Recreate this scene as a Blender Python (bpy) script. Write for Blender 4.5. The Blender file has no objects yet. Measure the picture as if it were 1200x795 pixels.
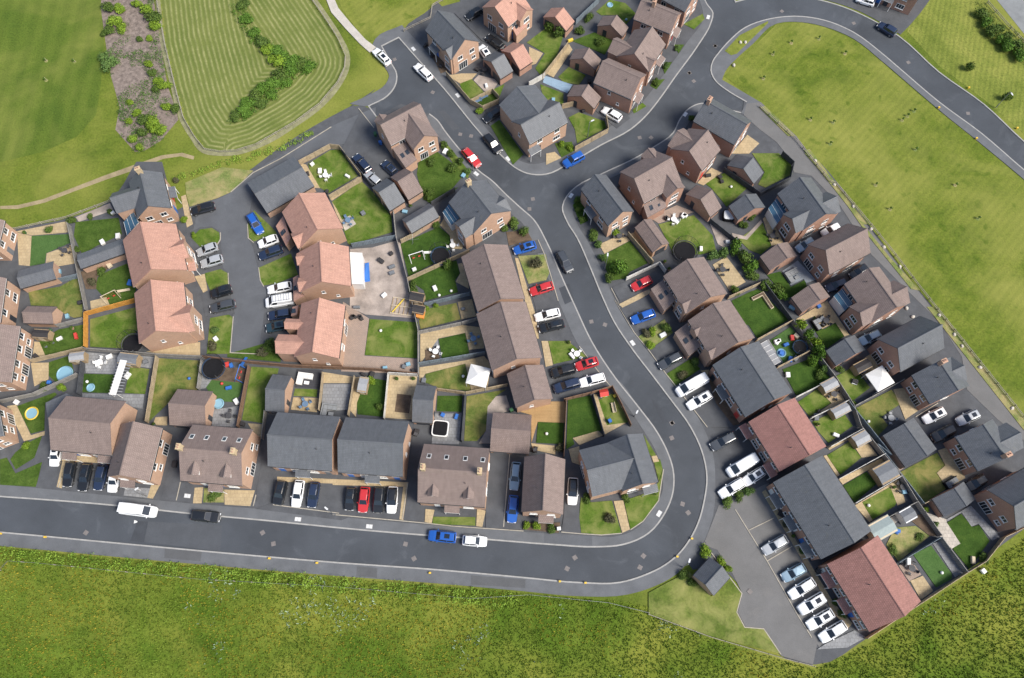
import bpy, math, random
import numpy as np
from mathutils import Vector, Matrix
from mathutils.geometry import tessellate_polygon
R = math.radians
scene = bpy.context.scene
random.seed(7)

# ------------------------------------------------------------------ camera, sky, sun, exposure
cam_d = bpy.data.cameras.new('camera')
cam_d.sensor_width = 36.0
cam_d.lens = 28.5
cam_d.clip_end = 6000
cam = bpy.data.objects.new('camera', cam_d)
cam.location = (0, 0, 137.34)
cam.rotation_euler = (R(20.0), 0, 0)
scene.collection.objects.link(cam)
scene.camera = cam

SUN_EL, SUN_X, SUN_Y = R(50), 0.90, -0.436          # the sun stands low right of the picture
world = bpy.data.worlds.new('World')
scene.world = world
world.use_nodes = True
nt = world.node_tree
sky = nt.nodes.new('ShaderNodeTexSky')
sky.sky_type = 'NISHITA'
sky.sun_disc = False
sky.sun_elevation = SUN_EL
sky.sun_rotation = math.atan2(SUN_X, SUN_Y)
sky.air_density = 1.0
sky.dust_density = 2.0
nt.links.new(sky.outputs[0], nt.nodes['Background'].inputs[0])
nt.nodes['Background'].inputs[1].default_value = 0.15
sun_d = bpy.data.lights.new('sun', 'SUN')
sun_d.energy = 4.5
sun_d.angle = R(22)
sun_d.color = (1.0, 0.94, 0.84)
sun = bpy.data.objects.new('sun', sun_d)
d = Vector((-SUN_X * math.cos(SUN_EL), -SUN_Y * math.cos(SUN_EL), -math.sin(SUN_EL)))
sun.rotation_euler = d.to_track_quat('-Z', 'Y').to_euler()
sun.location = (80, -60, 120)
scene.collection.objects.link(sun)
scene.view_settings.view_transform = 'Standard'
scene.view_settings.look = 'None'
scene.view_settings.exposure = 0.26
scene.view_settings.gamma = 1.0

# ------------------------------------------------------------------ helpers
COL = scene.collection
def link(o, parent=None):
    COL.objects.link(o)
    if parent is not None:
        o.parent = parent
    return o

def tag(o, label=None, cat=None, group=None, kind=None):
    if label: o['label'] = label
    if cat: o['category'] = cat
    if group: o['group'] = group
    if kind: o['kind'] = kind
    return o

def empty(name, loc=(0, 0, 0), rz=0.0):
    o = bpy.data.objects.new(name, None)
    o.location = loc
    o.rotation_euler = (0, 0, rz)
    o.empty_display_size = 0.5
    return link(o)

def mesh(name, V, F, mat=None, uv=True, smooth=False):
    me = bpy.data.meshes.new(name)
    me.from_pydata([tuple(v) for v in V], [], F)
    if mat is not None:
        me.materials.append(mat)
    if uv and len(F) < 4000:
        lay = me.uv_layers.new(name='UVMap')
        for p in me.polygons:
            n = p.normal
            t = Vector((-n.y, n.x, 0))
            t = t.normalized() if t.length > 0.05 else Vector((1, 0, 0))
            b = n.cross(t)
            for li in p.loop_indices:
                co = me.vertices[me.loops[li].vertex_index].co
                lay.data[li].uv = (co.dot(t), co.dot(b))
    if smooth:
        for p in me.polygons: p.use_smooth = True
    return me

def obj(name, me, parent=None, mat=None, loc=None, rz=None):
    o = bpy.data.objects.new(name, me)
    if loc is not None: o.location = loc
    if rz is not None: o.rotation_euler = (0, 0, rz)
    link(o, parent)
    if mat is not None:
        o.material_slots[0].link = 'OBJECT'
        o.material_slots[0].material = mat
    return o

class MB:
    """collects boxes, prisms and tubes that make up ONE piece"""
    def __init__(s): s.V = []; s.F = []
    def add(s, V, F):
        k = len(s.V); s.V += [tuple(v) for v in V]; s.F += [tuple(i + k for i in f) for f in F]; return s
    def box(s, x0, x1, y0, y1, z0, z1):
        V = [(x0,y0,z0),(x1,y0,z0),(x1,y1,z0),(x0,y1,z0),(x0,y0,z1),(x1,y0,z1),(x1,y1,z1),(x0,y1,z1)]
        return s.add(V, [(0,3,2,1),(4,5,6,7),(0,1,5,4),(1,2,6,5),(2,3,7,6),(3,0,4,7)])
    def rings(s, rings, cap=True):
        n = len(rings[0]); V = [v for r in rings for v in r]; F = []
        for i in range(len(rings) - 1):
            for j in range(n):
                a = i*n + j; b = i*n + (j+1) % n
                F.append((a, b, b+n, a+n))
        if cap:
            F.append(tuple(range(n-1, -1, -1))); F.append(tuple(range((len(rings)-1)*n, len(rings)*n)))
        return s.add(V, F)
    def cyl(s, c, r0, r1, z0, z1, n=10):
        f = lambda r, z: [(c[0]+r*math.cos(2*math.pi*i/n), c[1]+r*math.sin(2*math.pi*i/n), z) for i in range(n)]
        return s.rings([f(r0, z0), f(r1, z1)])
    def tube(s, p, q, r=.03, n=6):
        p = Vector(p); q = Vector(q); d = (q-p).normalized(); a = d.orthogonal().normalized(); b = d.cross(a)
        f = lambda o: [tuple(o + a*r*math.cos(2*math.pi*i/n) + b*r*math.sin(2*math.pi*i/n)) for i in range(n)]
        return s.rings([f(p), f(q)])
    def slab(s, quad, th):
        """a quad with thickness below it"""
        q = [Vector(v) for v in quad]; n = (q[1]-q[0]).cross(q[-1]-q[0]).normalized()
        if n.z < 0: q.reverse(); n = -n
        return s.rings([[tuple(v - n*th) for v in q], [tuple(v) for v in q]])
    def build(s, name, mat, parent=None, smooth=False):
        return obj(name, mesh(name, s.V, s.F, mat, smooth=smooth), parent)

def poly_slab(name, pts, z0, z1, mat, parent=None):
    """flat ground piece with a real edge"""
    P = [Vector((x, y, 0)) for x, y in pts]
    area = sum(P[i].x*P[(i+1) % len(P)].y - P[(i+1) % len(P)].x*P[i].y for i in range(len(P)))
    if area < 0: P.reverse()
    n = len(P)
    T = tessellate_polygon([P])
    V = [(p.x, p.y, z1) for p in P] + [(p.x, p.y, z0) for p in P]
    F = []
    for t in T:
        a, b, c = t
        if (P[b]-P[a]).cross(P[c]-P[a]).z < 0: a, b, c = a, c, b
        F.append((a, b, c))
    for i in range(n):
        j = (i+1) % n; F.append((i, i+n, j+n, j))
    return obj(name, mesh(name, V, F, mat), parent)

# ------------------------------------------------------------------ materials
MATS = {}
def newmat(name):
    m = bpy.data.materials.new(name); m.use_nodes = True
    MATS[name] = m
    return m, m.node_tree, m.node_tree.nodes['Principled BSDF']
def N(nt, t, **kw):
    n = nt.nodes.new('ShaderNode' + t)
    for k, v in kw.items(): setattr(n, k, v)
    return n
def coords(nt, kind):
    if kind == 'uv': return N(nt, 'TexCoord').outputs['UV']
    if kind == 'obj': return N(nt, 'TexCoord').outputs['Object']
    return N(nt, 'NewGeometry').outputs['Position']
def noise(nt, vec, scale, detail=4, rough=.55, dist=0):
    n = N(nt, 'TexNoise'); n.inputs['Scale'].default_value = scale; n.inputs['Detail'].default_value = detail
    n.inputs['Roughness'].default_value = rough; n.inputs['Distortion'].default_value = dist
    nt.links.new(vec, n.inputs['Vector']); return n.outputs['Fac']
def ramp(nt, fac, stops):
    r = N(nt, 'ValToRGB'); e = r.color_ramp.elements
    while len(e) < len(stops): e.new(.5)
    for i, (p, c) in enumerate(stops):
        e[i].position = p; e[i].color = (*c, 1)
    nt.links.new(fac, r.inputs[0]); return r.outputs[0]
def mix(nt, a, b, fac, mode='MIX'):
    m = N(nt, 'Mix', data_type='RGBA', blend_type=mode)
    for s, v in ((6, a), (7, b)):
        if isinstance(v, tuple): m.inputs[s].default_value = (*v, 1)
        else: nt.links.new(v, m.inputs[s])
    if isinstance(fac, (int, float)): m.inputs[0].default_value = fac
    else: nt.links.new(fac, m.inputs[0])
    return m.outputs[2]
def bump(nt, bs, fac, strength=.4, dist=.05):
    b = N(nt, 'Bump'); b.inputs['Strength'].default_value = strength; b.inputs['Distance'].default_value = dist
    nt.links.new(fac, b.inputs['Height']); nt.links.new(b.outputs[0], bs.inputs['Normal'])
def c3(c, f): return tuple(min(1, max(0, v*f)) for v in c)

def grass(name, dark, mid, light, scale=.35, fine=3.0, bump_s=.6, world=True, dry=None, drys=.08, stripes=None, blotch=None):
    m, nt, bs = newmat(name)
    v = coords(nt, 'world')
    a = ramp(nt, noise(nt, v, scale, 6, .65, .4), [(.28, dark), (.5, mid), (.74, light)])
    f = noise(nt, v, fine, 5, .7)
    col = mix(nt, a, ramp(nt, f, [(.25, (.35, .35, .35)), (.5, (.9, .9, .9)), (.8, (1.35, 1.35, 1.25))]), .75, 'MULTIPLY')
    if dry:
        k = ramp(nt, noise(nt, v, drys, 5, .6, .6), [(.42, (0, 0, 0)), (.68, (1, 1, 1))])
        sep = N(nt, 'SeparateColor'); nt.links.new(k, sep.inputs[0])
        col = mix(nt, col, mix(nt, dry, c3(dry, 1.3), f), sep.outputs[0])
    if stripes:
        w = N(nt, 'TexWave', wave_type='BANDS', bands_direction='X'); w.inputs['Scale'].default_value = stripes[0]
        w.inputs['Distortion'].default_value = 1.2; w.inputs['Detail'].default_value = 2; w.inputs['Detail Scale'].default_value = .3
        mp = N(nt, 'Mapping'); mp.inputs['Rotation'].default_value = (0, 0, stripes[2]); nt.links.new(v, mp.inputs[0])
        nt.links.new(mp.outputs[0], w.inputs['Vector'])
        col = mix(nt, col, ramp(nt, w.outputs['Fac'], [(.2, (.80, .84, .8)), (.8, (1.22, 1.18, 1.15))]), stripes[1], 'MULTIPLY')
    if blotch:
        bl = ramp(nt, noise(nt, v, blotch, 3, .5, .3), [(.60, (1, 1, 1)), (.70, (.62, .74, .55))])
        col = mix(nt, col, bl, .9, 'MULTIPLY')
    nt.links.new(col, bs.inputs['Base Color'])
    bs.inputs['Roughness'].default_value = .95; bs.inputs['Specular IOR Level'].default_value = .15
    bump(nt, bs, f, bump_s, .12)
    return m

grass('field_grass', (0.060, 0.097, 0.012), (0.107, 0.146, 0.019), (0.158, 0.185, 0.030), .12, 2.4, .7, dry=(0.183, 0.189, 0.042), drys=.035)
grass('pitch_grass', (0.058, 0.100, 0.014), (0.084, 0.127, 0.018), (0.111, 0.149, 0.025), .10, 3.0, .5, dry=(0.149, 0.163, 0.038), drys=.035, stripes=(.10, .3, 0))
grass('green_grass', (0.066, 0.105, 0.012), (0.111, 0.149, 0.019), (0.166, 0.191, 0.033), .22, 2.6, .6, dry=(0.173, 0.182, 0.041), drys=.05, stripes=(0.246, 0.219, 0.771), blotch=.42)
grass('verge_grass', (0.105, 0.139, 0.022), (0.165, 0.194, 0.038), (0.240, 0.247, 0.059), .12, 2.4, .7, stripes=(0.307, 0.411, 0.304))
grass('meadow_soil', (0.047, 0.088, 0.007), (0.077, 0.132, 0.012), (0.123, 0.177, 0.021), .16, 3.0, .9, dry=(0.157, 0.171, 0.027), drys=.07)
grass('lawng', (0.033, 0.064, 0.009), (0.055, 0.098, 0.016), (0.086, 0.131, 0.026), .55, 4.5, .5)
grass('lawnb', (0.051, 0.096, 0.013), (0.075, 0.129, 0.017), (0.103, 0.160, 0.026), .5, 4.5, .45, dry=(0.145, 0.161, 0.048), drys=.35)
grass('lawnd', (0.024, 0.053, 0.008), (0.039, 0.081, 0.013), (0.061, 0.108, 0.018), .5, 4.5, .45)
grass('lawno', (0.063, 0.095, 0.018), (0.094, 0.129, 0.029), (0.130, 0.164, 0.044), .5, 4.5, .5, dry=(.19, .165, .06), drys=.3)
grass('lawny', (0.109, 0.151, 0.037), (0.155, 0.196, 0.058), (.24, .225, .085), .5, 4.0, .6, dry=(.27, .225, .11), drys=.3)
grass('lawna', (.050, .105, .028), (.062, .122, .034), (.075, .140, .042), .5, 6, .3)
grass('lawnv', (0.069, 0.105, 0.018), (0.107, 0.147, 0.028), (0.159, 0.180, 0.045), .3, 3.0, .6, dry=(0.210, 0.210, 0.072), drys=.2)

def hardmat(name, col, var=.18, scale=.5, fine=8, rough=.85, patch=None, bs_=.15, spec=.3):
    m, nt, bs = newmat(name)
    v = coords(nt, 'world')
    a = ramp(nt, noise(nt, v, scale, 5, .6), [(.3, c3(col, 1-var)), (.7, c3(col, 1+var))])
    f = noise(nt, v, fine, 4, .7)
    col2 = mix(nt, a, ramp(nt, f, [(.3, (.72, .72, .72)), (.7, (1.22, 1.22, 1.22))]), .6, 'MULTIPLY')
    if patch:
        k = noise(nt, v, .14, 6, .65, 1.5)
        col2 = mix(nt, col2, ramp(nt, k, [(.4, (1, 1, 1)), (.56, (1.0, 1.0, 1.0)), (.7, patch)]), .8, 'MULTIPLY')
    nt.links.new(col2, bs.inputs['Base Color']); bs.inputs['Roughness'].default_value = rough
    bs.inputs['Specular IOR Level'].default_value = spec
    bump(nt, bs, f, bs_, .03)
    return m
hardmat('asphalt', (.056, .063, .074), .22, .10, 9, .82, (1.45, 1.43, 1.4))
hardmat('asphalt_close', (.092, .098, .109), .12, .3, 9, .85, (1.2, 1.2, 1.2))
hardmat('asphalt_drive', (.074, .078, .086), .16, .5, 9, .85, (1.3, 1.28, 1.25))
hardmat('asphalt_private', (.135, .134, .134), .10, .3, 9, .88, (1.12, 1.1, 1.08))
hardmat('asphalt_foot', (.110, .116, .126), .14, .4, 9, .85, (1.15, 1.15, 1.15))
hardmat('asphalt_trench', (.048, .053, .062), .15, .5, 9, .85)
hardmat('asphalt_repair', (.068, .074, .084), .12, .4, 9, .85)
hardmat('asphalt_patch', (.088, .091, .096), .12, .4, 9, .85)
hardmat('edging', (.34, .31, .26), .15, 1.2, 8, .85)
hardmat('kerb_concrete', (.30, .295, .285), .15, 1.2, 8, .85)
hardmat('gravel', (.30, .255, .225), .34, .35, 6, .95, (1.4, 1.38, 1.35), .6)
hardmat('waste', (.185, .150, .130), .42, 1.3, 4, .97, (.70, .92, .5), 1.0)
hardmat('soil', (.105, .075, .052), .3, 1.2, 6, .97, None, .7)
hardmat('dirt_path', (.27, .22, .13), .2, .5, 5, .97, None, .6)
hardmat('worn_grass', (.21, .205, .115), .3, .8, 5, .97, (.6, .75, .5), .6)
hardmat('concrete_path', (.42, .39, .35), .12, .5, 6, .9)
hardmat('track', (.19, .20, .205), .15, .4, 5, .9)

def slabmat(name, c1, c2, mort, w, h, rough=.8, kind='world', off=.5, msize=.02, var=.5):
    m, nt, bs = newmat(name)
    v = coords(nt, kind)
    b = N(nt, 'TexBrick'); b.offset = off
    b.inputs['Scale'].default_value = 1; b.inputs['Brick Width'].default_value = w; b.inputs['Row Height'].default_value = h
    b.inputs['Mortar Size'].default_value = msize; b.inputs['Bias'].default_value = 0
    b.inputs['Color1'].default_value = (*c1, 1); b.inputs['Color2'].default_value = (*c2, 1); b.inputs['Mortar'].default_value = (*mort, 1)
    nt.links.new(v, b.inputs['Vector'])
    w_ = coords(nt, 'world')
    n1 = noise(nt, w_, .6, 5, .65); n2 = noise(nt, w_, 6, 4, .7)
    col = mix(nt, b.outputs['Color'], ramp(nt, n1, [(.3, (.78, .78, .78)), (.7, (1.15, 1.15, 1.15))]), var, 'MULTIPLY')
    col = mix(nt, col, ramp(nt, n2, [(.3, (.75, .75, .75)), (.7, (1.2, 1.2, 1.2))]), .18 if name.startswith('roof') else .5, 'MULTIPLY')
    if kind == 'uv' and name.startswith('roof'):
        mp = N(nt, 'Mapping'); mp.inputs['Scale'].default_value = (2.2, .22, 1); nt.links.new(v, mp.inputs[0])
        stn = noise(nt, mp.outputs[0], 1.0, 5, .7)
        col = mix(nt, col, ramp(nt, stn, [(.32, (.70, .71, .70)), (.55, (1.02, 1.02, 1.02)), (.75, (1.2, 1.19, 1.15))]), .55, 'MULTIPLY')
        til = N(nt, 'TexWhiteNoise', noise_dimensions='2D'); sn_ = N(nt, 'Vector' + 'Math', operation='SNAP'); sn_.inputs[1].default_value = (.33, .30, 1); nt.links.new(v, sn_.inputs[0]); nt.links.new(sn_.outputs[0], til.inputs['Vector'])
        col = mix(nt, col, ramp(nt, til.outputs['Value'], [(0, (.72, .72, .72)), (.85, (1.08, 1.08, 1.08)), (1, (1.3, 1.28, 1.24))]), .2, 'MULTIPLY')
        mos = noise(nt, w_, .9, 6, .75, .5)
        sp = N(nt, 'SeparateColor'); nt.links.new(ramp(nt, mos, [(.60, (0, 0, 0)), (.78, (.45, .45, .45))]), sp.inputs[0])
        col = mix(nt, col, (.16, .15, .10), sp.outputs[0])
    nt.links.new(col, bs.inputs['Base Color']); bs.inputs['Roughness'].default_value = rough
    bs.inputs['Specular IOR Level'].default_value = .3
    inv = N(nt, 'Math', operation='SUBTRACT'); inv.inputs[0].default_value = 1; nt.links.new(b.outputs['Fac'], inv.inputs[1])
    bump(nt, bs, inv.outputs[0], .5, .02)
    return m
slabmat('beige', (.42, .33, .20), (.36, .28, .165), (.27, .21, .14), .6, .6)
slabmat('paving', (.24, .245, .255), (.19, .195, .205), (.12, .12, .12), .6, .6)
slabmat('pale', (.46, .42, .37), (.38, .35, .31), (.25, .23, .2), .6, .6)
slabmat('pinkpave', (.33, .25, .205), (.29, .225, .19), (.2, .16, .13), .4, .2)
slabmat('decking', (.40, .265, .125), (.35, .23, .105), (.18, .11, .05), 4.0, .15, off=.3)
slabmat('darkdeck', (.060, .062, .072), (.05, .05, .06), (.02, .02, .02), 4, .15)
slabmat('greydeck', (.26, .29, .33), (.23, .26, .30), (.12, .13, .15), 4, .15)
slabmat('bluedeck', (.27, .37, .48), (.23, .33, .44), (.12, .18, .24), 4, .15)
# walls and roofs (UV in metres along the wall or down the slope)
slabmat('brick_peach', (.50, .310, .215), (.43, .262, .178), (.46, .36, .28), .225, .075, .85, 'uv', .5, .008, .35)
slabmat('brick_red', (.41, .228, .165), (.345, .185, .130), (.40, .30, .24), .225, .075, .85, 'uv', .5, .008, .35)  # same brick as the peach one, with wall shade painted in as darker colour
slabmat('roof_brown', (.228, .176, .160), (.208, .160, .146), (.155, .12, .11), .33, .30, .8, 'uv', .5, .03, .4)
slabmat('roof_grey', (.122, .130, .145), (.112, .120, .134), (.09, .097, .108), .33, .30, .5, 'uv', .5, .03, .4)
slabmat('roof_terracotta', (.45, .262, .205), (.41, .236, .182), (.33, .185, .145), .33, .30, .82, 'uv', .5, .03, .4)
slabmat('roof_red', (.335, .172, .150), (.295, .150, .130), (.22, .11, .095), .33, .30, .8, 'uv', .5, .03, .4)
slabmat('brick_buff', (.55, .43, .27), (.48, .37, .22), (.4, .33, .24), .225, .075, .85, 'uv', .5, .008, .35)

def plain(name, col, rough=.5, metal=0, spec=.5, var=0, coat=0):
    m, nt, bs = newmat(name)
    bs.inputs['Base Color'].default_value = (*col, 1); bs.inputs['Roughness'].default_value = rough
    bs.inputs['Metallic'].default_value = metal; bs.inputs['Specular IOR Level'].default_value = spec
    bs.inputs['Coat Weight'].default_value = coat; bs.inputs['Coat Roughness'].default_value = .08
    if var:
        f = noise(nt, coords(nt, 'world'), 3.0, 5, .7)
        nt.links.new(ramp(nt, f, [(.3, c3(col, 1-var)), (.7, c3(col, 1+var))]), bs.inputs['Base Color'])
    return m
plain('white_trim', (.68, .68, .67), .5, var=.06)
plain('white_fabric', (.62, .62, .61), .8, var=.05)
plain('glass', (.022, .030, .040), .07, spec=.8)
plain('car_glass', (.012, .016, .022), .05, spec=.9)
plain('roof_glass', (.040, .095, .150), .10, spec=.8)
plain('gutter', (.035, .035, .037), .5)
plain('black', (.014, .014, .016), .95, spec=.1, var=.2)
plain('rubber', (.018, .018, .019), .9)
plain('rim', (.42, .43, .45), .35, .8)
plain('lamp_lens', (.75, .76, .78), .1)
plain('tail_lens', (.35, .02, .015), .2)
plain('navy_fabric', (.022, .045, .09), .8, spec=.2, var=.2)
plain('metal', (.32, .33, .34), .45, .7)
plain('chair_dark', (.05, .05, .055), .7, var=.2)
plain('chair_grey', (.20, .21, .22), .8, var=.15)
plain('chair_blue', (.10, .17, .27), .7, var=.15)
plain('pool_blue', (.20, .36, .46), .3)
plain('toy_red', (.50, .05, .04), .5)
plain('toy_orange', (.60, .24, .05), .5)
plain('toy_blue', (.03, .13, .42), .5)
plain('toy_yellow', (.62, .45, .05), .5)
plain('bin_green', (.03, .10, .04), .6)
plain('timber', (.30, .22, .13), .85, var=.25)
plain('timber_pale', (.50, .42, .30), .85, var=.15)
plain('bark', (.09, .07, .05), .95, var=.3)
plain('stone', (.45, .42, .37), .9, var=.2)
plain('cover_metal', (.155, .140, .135), .7, var=.25)
plain('cover_pale', (.55, .56, .57), .6, var=.1)
plain('yellow_paint', (.65, .42, .04), .6)
plain('white_paint', (.62, .62, .60), .7, var=.1)
plain('door_dark', (.03, .035, .045), .4)
plain('shed_black', (.028, .026, .028), .8, var=.2)
plain('shed_grey', (.13, .14, .155), .8, var=.15)
plain('shed_pale', (.27, .28, .295), .8, var=.12)
plain('shed_green', (.24, .29, .29), .8, var=.12)
PAINT = {'white': (.72, .73, .74), 'black': (.011, .012, .014), 'navy': (.014, .024, .055), 'blue': (.012, .085, .36), 'red': (.44, .025, .028), 'silver': (.40, .42, .44), 'grey': (.060, .066, .075), 'paleblue': (.24, .34, .42), 'teal': (.020, .045, .06)}
for k, c in PAINT.items(): plain('paint_' + k, c, .32, .25 if k in ('silver', 'paleblue', 'grey') else 0, .5, 0, .7)

def fencemat(name, col):
    m, nt, bs = newmat(name)
    v = coords(nt, 'obj')
    w = N(nt, 'TexWave', wave_type='BANDS', bands_direction='X'); w.inputs['Scale'].default_value = 2.1
    nt.links.new(v, w.inputs['Vector'])
    n1 = noise(nt, coords(nt, 'world'), 1.1, 5, .7)
    c = ramp(nt, n1, [(.28, c3(col, .68)), (.72, c3(col, 1.28))])
    c = mix(nt, c, ramp(nt, w.outputs['Fac'], [(.1, (.6, .6, .6)), (.35, (1, 1, 1))]), .7, 'MULTIPLY')
    nt.links.new(c, bs.inputs['Base Color']); bs.inputs['Roughness'].default_value = .9
    bs.inputs['Specular IOR Level'].default_value = .2
    return m
for k, c in {'grey': (.26, .25, .235), 'tan': (.36, .29, .195), 'orange': (.55, .27, .06), 'dark': (.075, .08, .09), 'blue': (.16, .195, .225), 'brown': (.20, .125, .085), 'white': (.56, .55, .52), 'rail': (.34, .31, .26)}.items():
    fencemat('fence_' + k, c)

def leafmat(name, dark, light):
    m, nt, bs = newmat(name)
    a = N(nt, 'VertexColor', layer_name='Col')
    sep = N(nt, 'SeparateColor'); nt.links.new(a.outputs[0], sep.inputs[0])
    c = ramp(nt, sep.outputs[0], [(.0, dark), (1.0, light)])
    n = noise(nt, coords(nt, 'world'), .8, 4, .6)
    c = mix(nt, c, ramp(nt, n, [(.3, (.75, .78, .7)), (.7, (1.2, 1.18, 1.1))]), .6, 'MULTIPLY')
    nt.links.new(c, bs.inputs['Base Color']); bs.inputs['Roughness'].default_value = .7
    bs.inputs['Specular IOR Level'].default_value = .25
    bs.inputs['Subsurface Weight'].default_value = 0
    return m
leafmat('leaf_mid', (.032, .066, .012), (.100, .155, .026))
leafmat('leaf_yellow', (0.071, 0.138, 0.011), (0.202, 0.297, 0.026))
leafmat('leaf_pale', (0.042, 0.090, 0.021), (0.113, 0.185, 0.047))
leafmat('leaf_tree', (0.042, 0.101, 0.011), (0.105, 0.196, 0.023))
leafmat('leaf_dry', (0.038, 0.048, 0.025), (.115, .105, .058))
leafmat('meadow_leaf', (0.046, 0.090, 0.007), (0.165, 0.229, 0.028))
leafmat('meadow_flower', (.16, .15, .016), (.29, .245, .025))
leafmat('meadow_white', (0.168, 0.233, 0.147), (0.336, 0.435, 0.336))
leafmat('hedge_leaf', (0.084, 0.164, 0.015), (0.227, 0.339, 0.042))
G = MATS
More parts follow.
